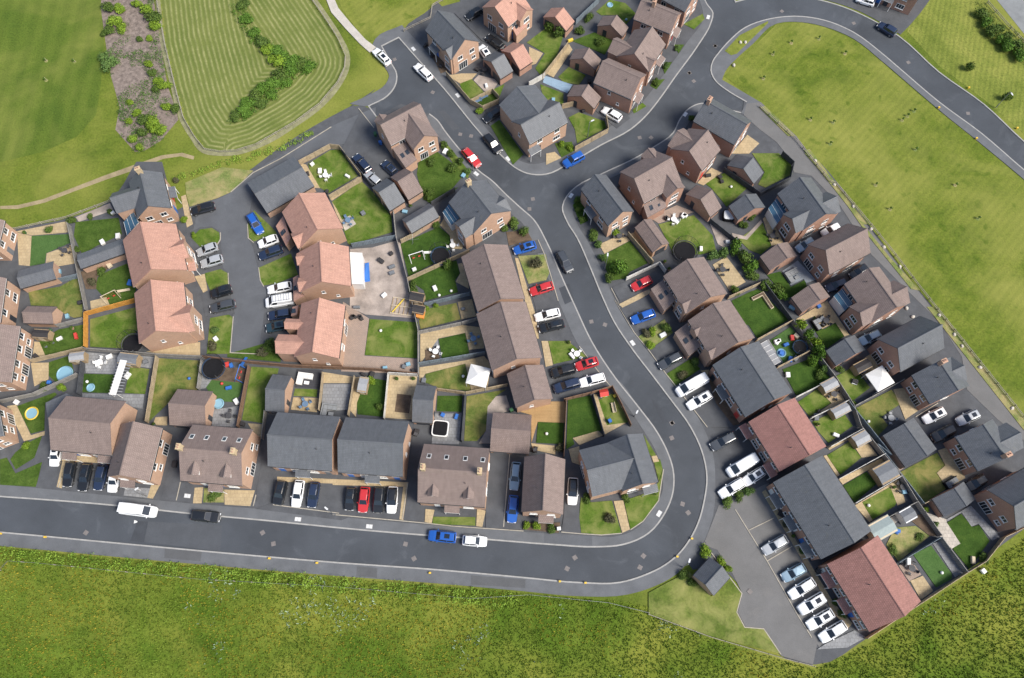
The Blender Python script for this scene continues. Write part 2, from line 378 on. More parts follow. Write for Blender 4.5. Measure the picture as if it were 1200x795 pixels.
HOUSES=[('brown roofed semi-detached house at left end of bottom row, above four parked cars', 'brown', 'peach', 5, -70.82, 32.81, -0.091, 10.29, 9.3, 3.14, ('b', 'f', 's', 's'), 2, [], [('grey', 2.5, [(-9.83, 3.72), (-6.77, 5.7), (-5.27, 5.22), (-7.82, -1.1)], 0)], [], [], [], [(0.2, 'D'), (0.8, 'D')]),
('narrow brown roofed house with ridge pointing at the road, beside white van', 'brown', 'peach', 5, -62.33, 28.28, -1.666, 8.85, 7.1, 3.22, ('b', 's', 'x', 'f'), 1, [], [], [], [], [], [(0.35, 'b')]),
('brown roofed house with two front dormers and two cream chimneys', 'brown', 'peach', 5.1, -48.68, 27.81, -0.0812, 10.2, 9.4, 3.36, ('b', 'f', 's', 'g'), 1, [], [], [(0.0, 0), (0.93, 0)], [(0.1, 'A'), (0.34, 'A'), (0.63, 'A'), (0.87, 'A')], [(0.25, 'D'), (0.76, 'D')], [(0.5, 'D')]),
('left one of two adjoining slate grey houses above the red parked car row', 'grey', 'peach', 5, -34.5, 30.1, -0.0749, 10.67, 9.21, 3.23, ('b', 'f', 's', 'x'), 2, [], [], [], [], [], [(0.5, 'D')]),
('right one of two adjoining slate grey houses, directly above red parked car', 'grey', 'peach', 5, -22.9, 29.19, -0.0663, 10.7, 9.27, 3.67, ('b', 'f', 'x', 's'), 2, [], [], [], [], [], [(0.5, 'D')]),
('brown roofed house with two front dormers above blue and white cars on road', 'brown', 'peach', 5.1, -9.48, 24.44, -0.0724, 10.95, 9.63, 4.19, ('b', 'f', 's', 'g'), 1, [], [], [(0.05, 0), (0.93, 0)], [(0.12, 'A'), (0.38, 'A'), (0.66, 'A'), (0.92, 'A')], [(0.23, 'D'), (0.75, 'D')], [(0.5, 'D')]),
('narrow brown roofed house between blue cars and white car by the bend', 'brown', 'peach', 5, 5.13, 22.78, -1.6322, 9.03, 6.74, 3.54, ('s', 's', 'g', 'f'), 1, [], [], [], [], [], [(0.62, 'b')]),
('slate grey L-shaped corner house on the inside of the road bend', 'grey', 'peach', 5, 19.88, 26.61, -1.3201, 8.36, 6.09, 2.62, ('f', 'b', 'g', 'g'), 1, [((-4.97, -7.88), (4.21, -8.19))], [], [], [], [], [(0.85, 'b')]),
('upper brown roofed terrace block beside the olive front lawn and red car', 'brown', 'peach', 5, -3.44, 59.85, -1.2866, 11.01, 8.72, 2.75, ('f', 'b', 'x', 's'), 3, [], [], [], [], [], []),
('lower brown roofed terrace block next to the white gazebo garden', 'brown', 'peach', 5, -0.54, 48.81, -1.3059, 10.81, 8.97, 2.81, ('f', 'b', 'x', 's'), 3, [], [], [], [], [], []),
('small brown roofed house end of terrace above the tan timber decking', 'brown', 'peach', 3.6, 3.04, 40.05, -1.3174, 6.32, 6.53, 2.35, ('f', 'b', 'x', 's'), 1, [], [], [], [], [], []),
('slate grey house with chimney and two wings on inside of upper junction bend', 'grey', 'peach', 5, -5.98, 74.2, -0.9616, 8.0, 8.45, 3.36, ('f', 'b', 'x', 'g'), 1, [((0.15, -5.8), (3.95, -5.81)), ((0.34, 4.4), (4.12, 4.48))], [('glass', 2.7, [(-4.09, -5.69), (-4.57, -3.83), (-0.89, -3.96), (-0.9, -5.87)], 1)], [(0.05, 0)], [], [], []),
('brown roofed house with gabled rear wing at corner of upper left street', 'brown', 'peach', 5, -21.07, 92.35, 0.5723, 8.76, 6.33, 2.8, ('b', 'f', 's', 's'), 1, [((-1.16, -6.48), (4.45, -6.01)), ((-4.73, 2.76), (-2.06, 4.11))], [('brown', 2.8, [(-4.13, -2.87), (-1.18, -2.55), (-1.3, -7.2), (-4.0, -7.58)], 1)], [], [], [], []),
('slate grey house beside the white parked cars in top left street', 'grey', 'peach', 5, -12.0, 113.08, -0.9044, 9.01, 6.95, 3.17, ('b', 'f', 'x', 'g'), 1, [((1.71, -3.71), (4.68, -3.78))], [], [], [], [], [(0.35, 'D')]),
('terracotta roofed house at top edge left of the small lawn', 'terracotta', 'peach', 5, -1.16, 120.21, 0.8336, 6.75, 7.37, 2.88, ('b', 'f', 'g', 's'), 1, [((1.49, -4.5), (5.59, -4.46))], [('terracotta', 2.8, [(-1.38, -2.15), (1.63, -2.53), (0.95, -5.04), (-2.53, -5.09)], 1)], [], [], [], []),
('large slate grey L-shaped house by the blue decked garden', 'grey', 'peach', 5, 5.34, 92.71, 0.5956, 8.97, 6.26, 2.62, ('b', 'f', 's', 's'), 1, [((-4.75, 7.2), (4.49, 7.96))], [], [], [], [], [(0.1, 'D')]),
('brown roofed brick house with chimney near top edge by the curve', 'brown', 'brick', 5, 29.59, 118.02, -0.4779, 8.13, 5.88, 2.48, ('b', 'f', 's', 'g'), 1, [], [], [(0.33, 0)], [], [], [(0.5, 'b')]),
('brown roofed brick house with pale gable, middle of three facing the curve', 'brown', 'brick', 5, 25.79, 109.49, 1.0354, 7.57, 7.17, 2.98, ('b', 'f', 's', 's'), 1, [((-4.23, 5.41), (-0.1, 5.87)), ((-3.7, -3.36), (-0.23, -3.79))], [], [], [], [], [(0.7, 'D')]),
('brown roofed brick house with white estate car beside it', 'brown', 'brick', 5, 21.22, 102.69, -0.497, 8.32, 6.76, 2.77, ('b', 's', 's', 'g'), 1, [], [], [], [], [], [(0.4, 'b')]),
('house with slate roof cut by top edge beside curve mouth', 'grey', 'brick', 5, 34.18, 123.7, -0.6139, 7.09, 6.33, 2.65, ('b', 'b', 's', 'g'), 1, [], [], [], [], [], []),
('brick house cut by top edge above the dark car on curved road', 'grey', 'brick', 5, 80.46, 126.62, -0.4968, 9.27, 4.76, 1.86, ('b', 'f', 's', 's'), 1, [], [], [], [], [], [(0.42, 'D')]),
('slate grey house at the junction corner opposite the blue car', 'grey', 'peach', 5, 17.63, 75.58, -1.0106, 9.13, 5.74, 2.67, ('b', 'f', 'x', 'g'), 1, [], [], [], [], [], [(0.45, 'D')]),
('large brown roofed brick house with rear gable wing and garden lean-to', 'brown', 'brick', 5, 25.96, 80.47, 0.5598, 8.56, 7.92, 3.16, ('b', 'f', 's', 'x'), 1, [((-0.07, -5.43), (4.23, -5.11)), ((1.62, 4.95), (4.66, 4.74))], [('brown', 2.8, [(-3.88, -3.41), (0.69, -3.68), (-0.16, -5.96), (-4.47, -5.91)], 1)], [], [], [], []),
('brown roofed brick house between the large brown house and slate corner house', 'brown', 'brick', 5, 34.83, 86.49, 0.8724, 6.04, 7.45, 2.95, ('b', 'f', 's', 'x'), 1, [((-2.74, 4.0), (2.43, 5.13))], [], [], [], [], []),
('slate grey house with chimney at corner of green open space', 'grey', 'brick', 5, 40.55, 92.86, -0.6193, 9.23, 6.6, 2.76, ('b', 's', 's', 'g'), 1, [], [], [(0.05, 0)], [], [], []),
('brown roofed semi-detached house with bulky black trampoline behind it', 'brown', 'peach', 5, 32.64, 58.45, -1.1048, 8.06, 8.43, 3.04, ('b', 'f', 'x', 's'), 2, [((1.6, -3.78), (4.6, -4.34))], [('brown', 2.6, [(-3.6, -6.63), (-3.96, -3.72), (0.42, -3.89), (1.23, -6.58)], 1)], [], [], [], []),
('brown roofed semi-detached house with gable and dark grey car in front', 'brown', 'peach', 5, 36.5, 49.99, -1.0937, 8.06, 8.66, 3.24, ('b', 'f', 'x', 's'), 2, [((1.63, -3.87), (4.19, -4.25)), ((-2.69, -3.57), (-0.89, -4.05))], [('brown', 2.6, [(-3.75, -6.67), (-4.22, -3.6), (0.54, -3.79), (1.2, -6.69)], 1)], [], [], [], []),
('slate grey house with white fascia beside two white vans', 'grey', 'brick', 5, 41.0, 40.98, -1.0944, 10.37, 9.42, 3.28, ('b', 'f', 'x', 's'), 2, [], [], [], [], [], [(0.45, 'D')]),
('short red tiled terrace between the two slate grey terraces', 'red', 'brick', 5, 45.85, 31.31, -1.1006, 9.39, 9.28, 3.23, ('b', 'f', 'x', 'x'), 2, [], [], [], [], [], [(0.1, 'D'), (0.9, 'D')]),
('long slate grey terrace between the two red tiled terraces', 'grey', 'brick', 5, 50.07, 19.41, -1.0979, 13.68, 9.72, 3.41, ('b', 'f', 'x', 'x'), 3, [], [], [], [], [], [(0.2, 'D'), (0.5, 'D'), (0.85, 'D')]),
('red tiled terrace at bottom right corner next to the meadow', 'red', 'brick', 5, 56.62, 7.57, -1.0969, 11.3, 9.77, 3.41, ('b', 'f', 'x', 's'), 3, [], [], [], [], [], [(0.2, 'D'), (0.6, 'D')]),
('uppermost slate grey house of right column facing the green, with glazed sunroom', 'grey', 'brick', 5, 54.6, 74.84, -1.1001, 8.53, 7.5, 3.06, ('f', 'b', 'x', 'g'), 1, [((0.08, -5.39), (4.52, -5.23)), ((-0.29, 4.75), (4.41, 4.45))], [('glass', 2.8, [(-3.14, -5.7), (-4.25, -3.05), (-0.61, -3.15), (0.33, -6.07)], 1)], [], [], [], []),
('brown roofed house of right column, ridge towards the green, second down', 'brown', 'brick', 5, 59.2, 65.57, 0.4906, 9.08, 6.79, 3.65, ('b', 'b', 'g', 's'), 1, [], [], [], [], [], []),
('brown roofed house of right column with two gabled wings, third down', 'brown', 'brick', 5, 64.42, 56.58, -1.1062, 8.28, 7.6, 3.16, ('f', 'b', 'x', 'g'), 1, [((0.36, -5.68), (4.6, -5.37)), ((-0.42, 4.71), (4.45, 4.45))], [('glass', 2.8, [(-3.45, -5.54), (-4.02, -2.92), (-0.81, -2.9), (-0.19, -5.37)], 1)], [], [], [], []),
('slate grey house of right column with shaded roof beside white canopy', 'grey', 'brick', 5, 69.12, 47.34, 0.4765, 9.32, 6.75, 3.53, ('b', 'b', 'g', 's'), 1, [], [], [], [], [], []),
('slate grey house of right column with chimney above the open parking bays', 'grey', 'brick', 5, 73.08, 40.63, -1.1491, 5.65, 7.94, 2.91, ('f', 'b', 'x', 's'), 1, [((-4.41, 4.05), (0.19, 4.4))], [], [(0.02, 0)], [], [], []),
('slate grey house of right column with front gable below open parking bays', 'grey', 'brick', 5, 78.53, 29.49, -1.1395, 6.26, 7.46, 2.76, ('f', 'b', 's', 's'), 1, [((-1.4, 5.79), (3.37, 5.13))], [], [(0.98, 0)], [], [], []),
('slate grey house cut by the right edge above the meadow', 'grey', 'brick', 5, 82.87, 20.87, 0.4815, 8.69, 7.26, 3.46, ('b', 'b', 'g', 's'), 1, [], [], [], [], [], []),
('slate grey L-shaped house at north end of the close by the field', 'grey', 'peach', 5, -67.26, 76.61, -1.2222, 8.04, 6.3, 2.69, ('f', 'b', 'x', 'g'), 1, [((-2.81, -6.59), (1.79, -6.39))], [('glass', 2.8, [(2.44, -6.33), (1.18, -3.99), (3.84, -3.54), (5.44, -6.26)], 1)], [(0.02, 0)], [], [], [(0.6, 'A')]),
('terracotta roofed house on west side of close, upper one', 'terracotta', 'peach', 5, -64.48, 64.33, -1.2227, 9.87, 9.8, 3.92, ('f', 'b', 's', 's'), 1, [((-1.42, 5.29), (2.57, 6.17))], [], [], [], [], [(0.2, 'A')]),
('terracotta roofed house on west side of close beside black trampoline', 'terracotta', 'peach', 5, -61.6, 53.1, -1.3328, 9.77, 8.72, 3.56, ('f', 'b', 's', 's'), 1, [((-0.12, 5.26), (5.1, 5.53))], [], [], [], [], [(0.15, 'A')]),
('terracotta roofed house on east side of close, uppermost of three', 'terracotta', 'peach', 5, -36.61, 71.4, -1.0774, 8.38, 8.62, 3.38, ('b', 'f', 'x', 's'), 1, [((0.82, -4.8), (4.25, -4.5))], [('terracotta', 2.6, [(-3.53, -6.5), (-4.37, -4.49), (0.45, -4.97), (1.19, -6.42)], 1)], [], [], [], []),
('terracotta roofed house on east side of close, middle of three, beside white extension', 'terracotta', 'peach', 5, -33.59, 61.52, -1.4429, 7.89, 9.06, 3.26, ('b', 'f', 'x', 's'), 1, [((-3.8, -5.04), (-1.35, -4.7)), ((1.56, -4.62), (4.31, -4.12))], [('terracotta', 2.6, [(-0.16, -6.27), (-0.29, -5.14), (3.94, -4.16), (4.51, -6.34)], 1), ('white', 2.8, [(-3.94, 4.24), (-3.5, 6.58), (2.82, 6.32), (2.45, 4.17)], 0)], [], [], [], []),
('terracotta roofed house on east side of close, lowest of three, with hipped bay', 'terracotta', 'peach', 5, -33.5, 49.73, -1.6117, 9.93, 7.83, 3.01, ('b', 'f', 'x', 's'), 1, [((0.95, -7.5), (4.5, -6.79)), ((-1.83, -6.38), (-0.23, -6.07))], [('terracotta', 2.6, [(-5.16, -6.14), (-5.32, -4.86), (-3.43, -4.86), (-3.44, -6.15)], 1)], [], [], [], []),
('pale house cut by left edge, uppermost of four', 'brown', 'peach', 5, -97.17, 68.44, -1.5838, 5.86, 8.19, 3.44, ('f', 'b', 'x', 'g'), 1, [], [], [], [], [], []),
('pale house cut by left edge beside brown roofed garage', 'brown', 'peach', 5, -93.95, 55.16, -1.4888, 8.52, 8.08, 3.39, ('f', 'b', 's', 's'), 1, [], [], [], [], [], []),
('brown roofed house cut by left edge beside toy strewn gardens', 'brown', 'peach', 5, -90.09, 45.18, -1.5151, 10.28, 8.95, 2.36, ('b', 'b', 's', 'g'), 2, [], [], [], [], [], []),
('pale house cut by left edge above the bottom road', 'grey', 'peach', 5, -88.51, 32.81, -1.187, 6.3, 5.94, 2.49, ('b', 'b', 's', 'g'), 1, [], [], [], [], [], [])]
GARAGES=[('brown roofed garage between the pale houses at left edge', 'brown', 'peach', 2.4, -84.46, 53.71, -0.0221, 5.32, 3.25, 1.18, ('x', 'x', 'x', 'x')),
('long grey roofed garage with blue-grey fence at its end, left gardens', 'grey', 'peach', 2.4, -86.64, 61.58, 0.3128, 6.4, 3.74, 0.76, ('x', 'x', 'x', 'x')),
('slim grey roofed garage between left lawns and terracotta house', 'grey', 'peach', 2.4, -75.51, 65.86, 0.3956, 8.58, 3.12, 0.57, ('x', 'x', 'x', 'x')),
('double grey roofed garage north of the terracotta row', 'grey', 'peach', 2.4, -44.05, 80.45, 0.6055, 10.22, 7.91, 1.44, ('x', 'x', 'x', 'x')),
('brown roofed garage behind the dormer house, left bottom row', 'brown', 'peach', 2.4, -55.08, 36.47, -0.0721, 6.23, 6.41, 2.29, ('x', 'g', 'x', 's')),
('grey roofed garage beside the dark furnished patio', 'grey', 'peach', 2.4, -40.39, 39.15, -0.0965, 3.36, 6.57, 2.22, ('x', 'g', 'x', 's')),
('grey roofed garage between vegetable beds and black hot tub', 'grey', 'peach', 2.4, -15.09, 37.22, -0.065, 3.53, 6.59, 2.39, ('x', 'g', 'x', 's')),
('brown roofed double garage beside curved gravel path', 'brown', 'peach', 2.4, -0.17, 32.12, -0.0713, 6.63, 6.75, 2.33, ('x', 'g', 'x', 'x')),
('brown roofed garage beside lit back wing in upper corner garden', 'brown', 'peach', 2.4, -20.05, 80.53, 0.6383, 3.38, 6.16, 2.54, ('x', 'x', 'g', 's')),
('grey roofed garage next to silver car in upper drive', 'grey', 'peach', 2.4, -23.43, 78.24, 0.6406, 3.45, 6.24, 2.49, ('x', 'x', 'g', 's')),
('grey roofed garage behind the upper slate house lawn', 'grey', 'peach', 2.4, -17.13, 73.21, 0.6058, 6.08, 3.48, 1.26, ('x', 'x', 'x', 'x')),
('grey roofed garage beside black hot tub furniture at top', 'grey', 'brick', 2.4, -2.86, 107.99, 0.6561, 3.19, 6.06, 2.18, ('x', 'x', 'g', 's')),
('terracotta roofed garage beside the top left garden', 'terracotta', 'brick', 2.4, 0.97, 110.22, 0.6894, 3.33, 6.17, 2.24, ('x', 'x', 'g', 's')),
('terracotta roofed garage under the top edge by dark bushes', 'terracotta', 'brick', 2.4, 9.68, 119.46, 0.935, 3.02, 5.91, 2.07, ('x', 'x', 'g', 's')),
('brown roofed garage, uppermost of three behind the curve houses', 'brown', 'brick', 2.4, 20.75, 117.6, 1.072, 2.81, 5.86, 1.94, ('x', 'x', 's', 's')),
('brown roofed garage, middle of three behind the curve houses', 'brown', 'brick', 2.4, 14.85, 109.36, 1.1019, 2.85, 5.81, 1.96, ('x', 'x', 's', 's')),
('brown roofed garage with white estate car at its door', 'brown', 'brick', 2.4, 14.31, 100.35, 1.0691, 3.09, 6.11, 2.1, ('x', 'x', 's', 'g')),
('brown roofed garage behind the island lawn fence', 'brown', 'brick', 2.4, 36.18, 76.89, 0.7217, 3.08, 6.49, 2.25, ('x', 'x', 's', 's')),
('grey roofed garage by the dark curved garden fence', 'grey', 'brick', 2.4, 44.73, 83.79, 0.8613, 3.19, 6.25, 2.08, ('x', 'x', 's', 's')),
('grey roofed garage above glass topped hot tub shelter', 'grey', 'brick', 2.4, 44.28, 75.62, -1.1068, 3.27, 6.06, 2.11, ('x', 'x', 's', 's')),
('long brown roofed garage beside garden path and junction slate house', 'brown', 'peach', 2.4, 25.99, 69.58, -1.0358, 6.03, 3.68, 1.39, ('x', 'x', 's', 'g')),
('brown roofed garage by the star shaped parasol', 'brown', 'brick', 2.4, 49.1, 65.32, -1.0647, 3.25, 6.17, 2.24, ('x', 'x', 's', 's')),
('brown roofed garage beside the blue-grey lounge decking', 'brown', 'brick', 2.4, 53.92, 57.15, -1.0555, 3.31, 6.18, 2.21, ('x', 'x', 's', 's')),
('grey roofed garage beside yellow green hedge bushes, right column', 'grey', 'brick', 2.4, 58.79, 46.99, -1.0726, 3.16, 6.32, 2.2, ('x', 'x', 's', 's')),
('large grey roofed garage beside pale slab terrace, right column', 'grey', 'brick', 2.4, 67.33, 30.5, -1.0752, 6.22, 6.57, 2.21, ('x', 'x', 'x', 'g')),
('lowest grey roofed garage of right column above dark lawn', 'grey', 'brick', 2.4, 73.03, 20.97, -1.1064, 3.23, 6.44, 2.19, ('x', 'x', 's', 'g')),
('small slate roofed substation hut on the corner grass', 'grey', 'peach', 2.4, 31.96, 8.68, 0.7724, 4.06, 4.31, 1.63, ('x', 'x', 'x', 'x'))]
ROAD=[(-92.08,22.28),(-86.21,21.78),(-76.02,21.06),(-65.84,20.21),(-54.22,18.98),(-39.82,17.68),(-28.36,16.56),(-16.98,15.59),(-4.23,14.72),(6.58,13.89),(14.07,13.52),(18.31,13.89),(22.64,15.73),(25.62,19.14),(27.14,22.58),(27.4,26.35),(26.65,29.34),(25.23,32.56),(22.12,37.28),(18.29,42.62),(14.28,49.58),(11.7,55.88),(9.03,62.72),(6.44,69.59),(4.14,74.12),(1.63,76.69),(-1.1,79.52),(-3.81,82.55),(-6.49,84.85),(-9.91,89.13),(-13.44,94.09),(-15.01,96.56),(-16.6,97.97),(-27.17,97.37),(-28.86,99.84),(-25.18,102.33),(-23.78,104.75),(-23.63,107.77),(-24.88,110.34),(-27.07,114.66),(-23.61,116.86),(-19.63,111.62),(-13.74,103.98),(-5.75,92.76),(-1.79,87.96),(0.55,85.62),(2.89,84.3),(6.64,84.09),(11.02,86.41),(17.59,90.73),(23.53,94.31),(27.17,97.97),(29.43,101.03),(33.3,106.93),(38.49,114.66),(41.87,120.9),(42.41,123.14),(41.29,125.62),(40.18,129.97),(46.15,131.36),(47.44,126.14),(54.59,128.13),(64.09,126.99),(69.92,124.87),(73.81,122.69),(80.65,117.15),(87.39,108.11),(95.08,100.21),(101.26,91.44),(109.22,82.3),(107.71,75.95),(99.86,84.97),(93.2,93.36),(86.07,100.82),(79.34,109.17),(76.41,112.8),(71.35,118.14),(66.89,120.79),(61.15,122.24),(54.44,121.68),(48.82,119.35),(44.9,115.62),(42.91,113.13),(41.29,110.66),(40.76,108.53),(41.47,106.0),(43.32,103.92),(47.34,100.82),(45.94,98.24),(42.05,99.39),(38.19,100.48),(35.51,99.19),(33.62,96.76),(32.04,93.56),(27.77,90.12),(24.92,88.17),(17.34,84.09),(12.59,81.43),(10.55,79.16),(9.65,76.87),(10.4,73.93),(12.28,70.31),(14.62,64.01),(16.65,58.1),(18.6,53.2),(21.49,48.19),(25.16,42.71),(27.99,38.44),(30.89,33.84),(32.53,29.64),(33.06,24.94),(32.33,21.21),(31.03,17.49),(29.39,14.69),(27.21,12.21),(25.0,10.6),(21.32,8.92),(17.57,7.89),(11.09,7.85),(1.81,8.65),(-12.13,9.86),(-27.96,10.94),(-57.25,13.39),(-84.94,15.87),(-90.71,16.35)]
KERBS=[[(-92.08,22.28),(-86.21,21.78),(-76.02,21.06),(-65.84,20.21),(-54.22,18.98),(-39.82,17.68),(-28.36,16.56),(-16.98,15.59),(-4.23,14.72),(6.58,13.89),(14.07,13.52),(18.31,13.89),(22.64,15.73),(25.62,19.14),(27.14,22.58),(27.4,26.35),(26.65,29.34),(25.23,32.56),(22.12,37.28),(18.29,42.62),(14.28,49.58),(11.7,55.88),(9.03,62.72),(6.44,69.59),(4.14,74.12),(1.63,76.69),(-1.1,79.52),(-3.81,82.55),(-6.49,84.85),(-9.91,89.13),(-13.44,94.09),(-15.01,96.56),(-16.6,97.97)],
[(-27.17,97.37),(-28.86,99.84),(-25.18,102.33),(-23.78,104.75),(-23.63,107.77),(-24.88,110.34),(-27.07,114.66),(-23.61,116.86),(-19.63,111.62),(-13.74,103.98),(-5.75,92.76),(-1.79,87.96),(0.55,85.62),(2.89,84.3),(6.64,84.09),(11.02,86.41),(17.59,90.73),(23.53,94.31),(27.17,97.97),(29.43,101.03),(33.3,106.93),(38.49,114.66),(41.87,120.9),(42.41,123.14),(41.29,125.62),(40.18,129.97)],
[(46.15,131.36),(47.44,126.14),(54.59,128.13),(64.09,126.99),(69.92,124.87),(73.81,122.69),(80.65,117.15),(87.39,108.11),(95.08,100.21),(101.26,91.44),(109.22,82.3)],
[(107.71,75.95),(99.86,84.97),(93.2,93.36),(86.07,100.82),(79.34,109.17),(76.41,112.8),(71.35,118.14),(66.89,120.79),(61.15,122.24),(54.44,121.68),(48.82,119.35),(44.9,115.62),(42.91,113.13),(41.29,110.66),(40.76,108.53),(41.47,106.0),(43.32,103.92),(47.34,100.82)],
[(45.94,98.24),(42.05,99.39),(38.19,100.48),(35.51,99.19),(33.62,96.76),(32.04,93.56),(27.77,90.12),(24.92,88.17),(17.34,84.09),(12.59,81.43),(10.55,79.16),(9.65,76.87),(10.4,73.93),(12.28,70.31),(14.62,64.01),(16.65,58.1),(18.6,53.2),(21.49,48.19),(25.16,42.71),(27.99,38.44),(30.89,33.84),(32.53,29.64),(33.06,24.94),(32.33,21.21),(31.03,17.49),(29.39,14.69),(27.21,12.21),(25.0,10.6),(21.32,8.92),(17.57,7.89),(11.09,7.85),(1.81,8.65),(-12.13,9.86),(-27.96,10.94),(-57.25,13.39),(-84.94,15.87),(-90.71,16.35)]]
FOOTWAYS=[[(-92.08,22.28),(-86.21,21.78),(-76.02,21.06),(-65.84,20.21),(-54.22,18.98),(-39.82,17.68),(-28.36,16.56),(-16.98,15.59),(-4.23,14.72),(6.58,13.89),(14.07,13.52),(18.31,13.89),(22.64,15.73),(25.62,19.14),(27.14,22.58),(27.4,26.35),(26.65,29.34),(25.23,32.56),(22.12,37.28),(18.29,42.62),(15.46,43.78),(19.88,37.82),(22.48,33.54),(24.86,28.9),(25.53,25.52),(25.34,22.63),(23.58,19.64),(20.12,16.14),(16.96,15.17),(12.72,15.31),(-2.83,16.28),(-17.05,17.33),(-28.49,18.38),(-40.0,19.5),(-54.45,20.64),(-86.65,23.78),(-92.54,24.29)],
[(18.29,42.62),(14.28,49.58),(11.7,55.88),(9.03,62.72),(6.44,69.59),(4.14,74.12),(1.63,76.69),(-1.1,79.52),(-3.81,82.55),(-6.49,84.85),(-9.91,89.13),(-13.44,94.09),(-15.01,96.56),(-16.6,97.97),(-17.4,96.36),(-15.26,93.56),(-11.58,88.64),(-8.14,84.2),(-2.46,78.54),(-0.33,75.58),(1.95,73.39),(3.86,69.24),(6.49,62.37),(9.19,55.54),(11.67,49.25),(13.71,45.69),(15.46,43.78)],
[(-23.61,116.86),(-19.63,111.62),(-13.74,103.98),(-5.75,92.76),(-1.79,87.96),(0.55,85.62),(2.89,84.3),(6.64,84.09),(11.02,86.41),(17.59,90.73),(23.53,94.31),(27.17,97.97),(29.43,101.03),(33.3,106.93),(38.49,114.66),(41.87,120.9),(42.41,123.14),(41.29,125.62),(40.18,129.97),(38.72,129.97),(40.14,124.94),(40.29,122.24),(36.38,115.62),(31.27,107.9),(27.09,101.85),(23.97,98.17),(19.55,94.95),(12.1,89.61),(8.03,87.47),(4.17,86.31),(0.84,87.47),(-4.24,93.36),(-12.15,104.96),(-18.22,113.88),(-23.1,120.01),(-28.45,116.49),(-29.03,114.31),(-26.3,109.59),(-25.11,107.05),(-25.71,105.17),(-29.02,102.47),(-32.68,100.42),(-28.86,99.84),(-25.18,102.33),(-23.78,104.75),(-23.63,107.77),(-24.88,110.34),(-27.07,114.66)],
[(107.71,75.95),(99.86,84.97),(93.2,93.36),(86.07,100.82),(79.34,109.17),(76.41,112.8),(71.35,118.14),(66.89,120.79),(61.15,122.24),(54.44,121.68),(48.82,119.35),(44.9,115.62),(42.91,113.13),(41.29,110.66),(40.76,108.53),(41.47,106.0),(43.32,103.92),(47.34,100.82),(45.94,98.24),(47.79,96.76),(50.25,100.62),(46.72,103.3),(42.83,106.21),(43.71,108.32),(46.09,111.3),(50.0,115.18),(55.56,120.46),(60.97,120.79),(65.66,119.57),(71.12,116.49),(76.11,110.87),(81.05,104.75),(86.72,97.77),(92.31,91.38),(99.41,82.87),(107.1,73.39)],
[(42.05,99.39),(38.19,100.48),(35.51,99.19),(33.62,96.76),(32.04,93.56),(27.77,90.12),(24.92,88.17),(17.34,84.09),(12.59,81.43),(10.55,79.16),(9.65,76.87),(10.4,73.93),(12.28,70.31),(14.62,64.01),(16.65,58.1),(18.6,53.2),(21.49,48.19),(25.16,42.71),(27.99,38.44),(30.89,33.84),(32.53,29.64),(33.06,24.94),(32.33,21.21),(31.03,17.49),(29.39,14.69),(34.49,25.23),(34.3,29.79),(32.9,34.3),(29.87,39.53),(26.99,43.78),(23.34,49.09),(20.34,54.04),(18.37,58.76),(16.38,64.46),(14.17,69.77),(12.33,73.39),(11.6,76.32),(12.3,78.17),(13.83,80.04),(18.56,82.87),(26.07,86.89),(28.85,88.64),(33.14,92.37),(35.07,95.55),(36.78,97.77),(39.43,98.78),(41.94,98.17)],
[(27.21,12.21),(25.0,10.6),(21.32,8.92),(17.57,7.89),(11.09,7.85),(1.81,8.65),(-12.13,9.86),(-27.96,10.94),(-57.25,13.39),(-84.94,15.87),(-90.71,16.35),(-90.2,14.14),(-84.46,13.66),(-56.93,11.21),(-27.81,8.85),(-12.06,7.72),(1.8,6.53),(11.03,5.74),(18.63,6.0),(22.84,7.19),(26.42,8.92),(28.8,10.94),(31.25,13.66),(33.29,17.82),(34.16,21.35),(34.49,25.23)]]
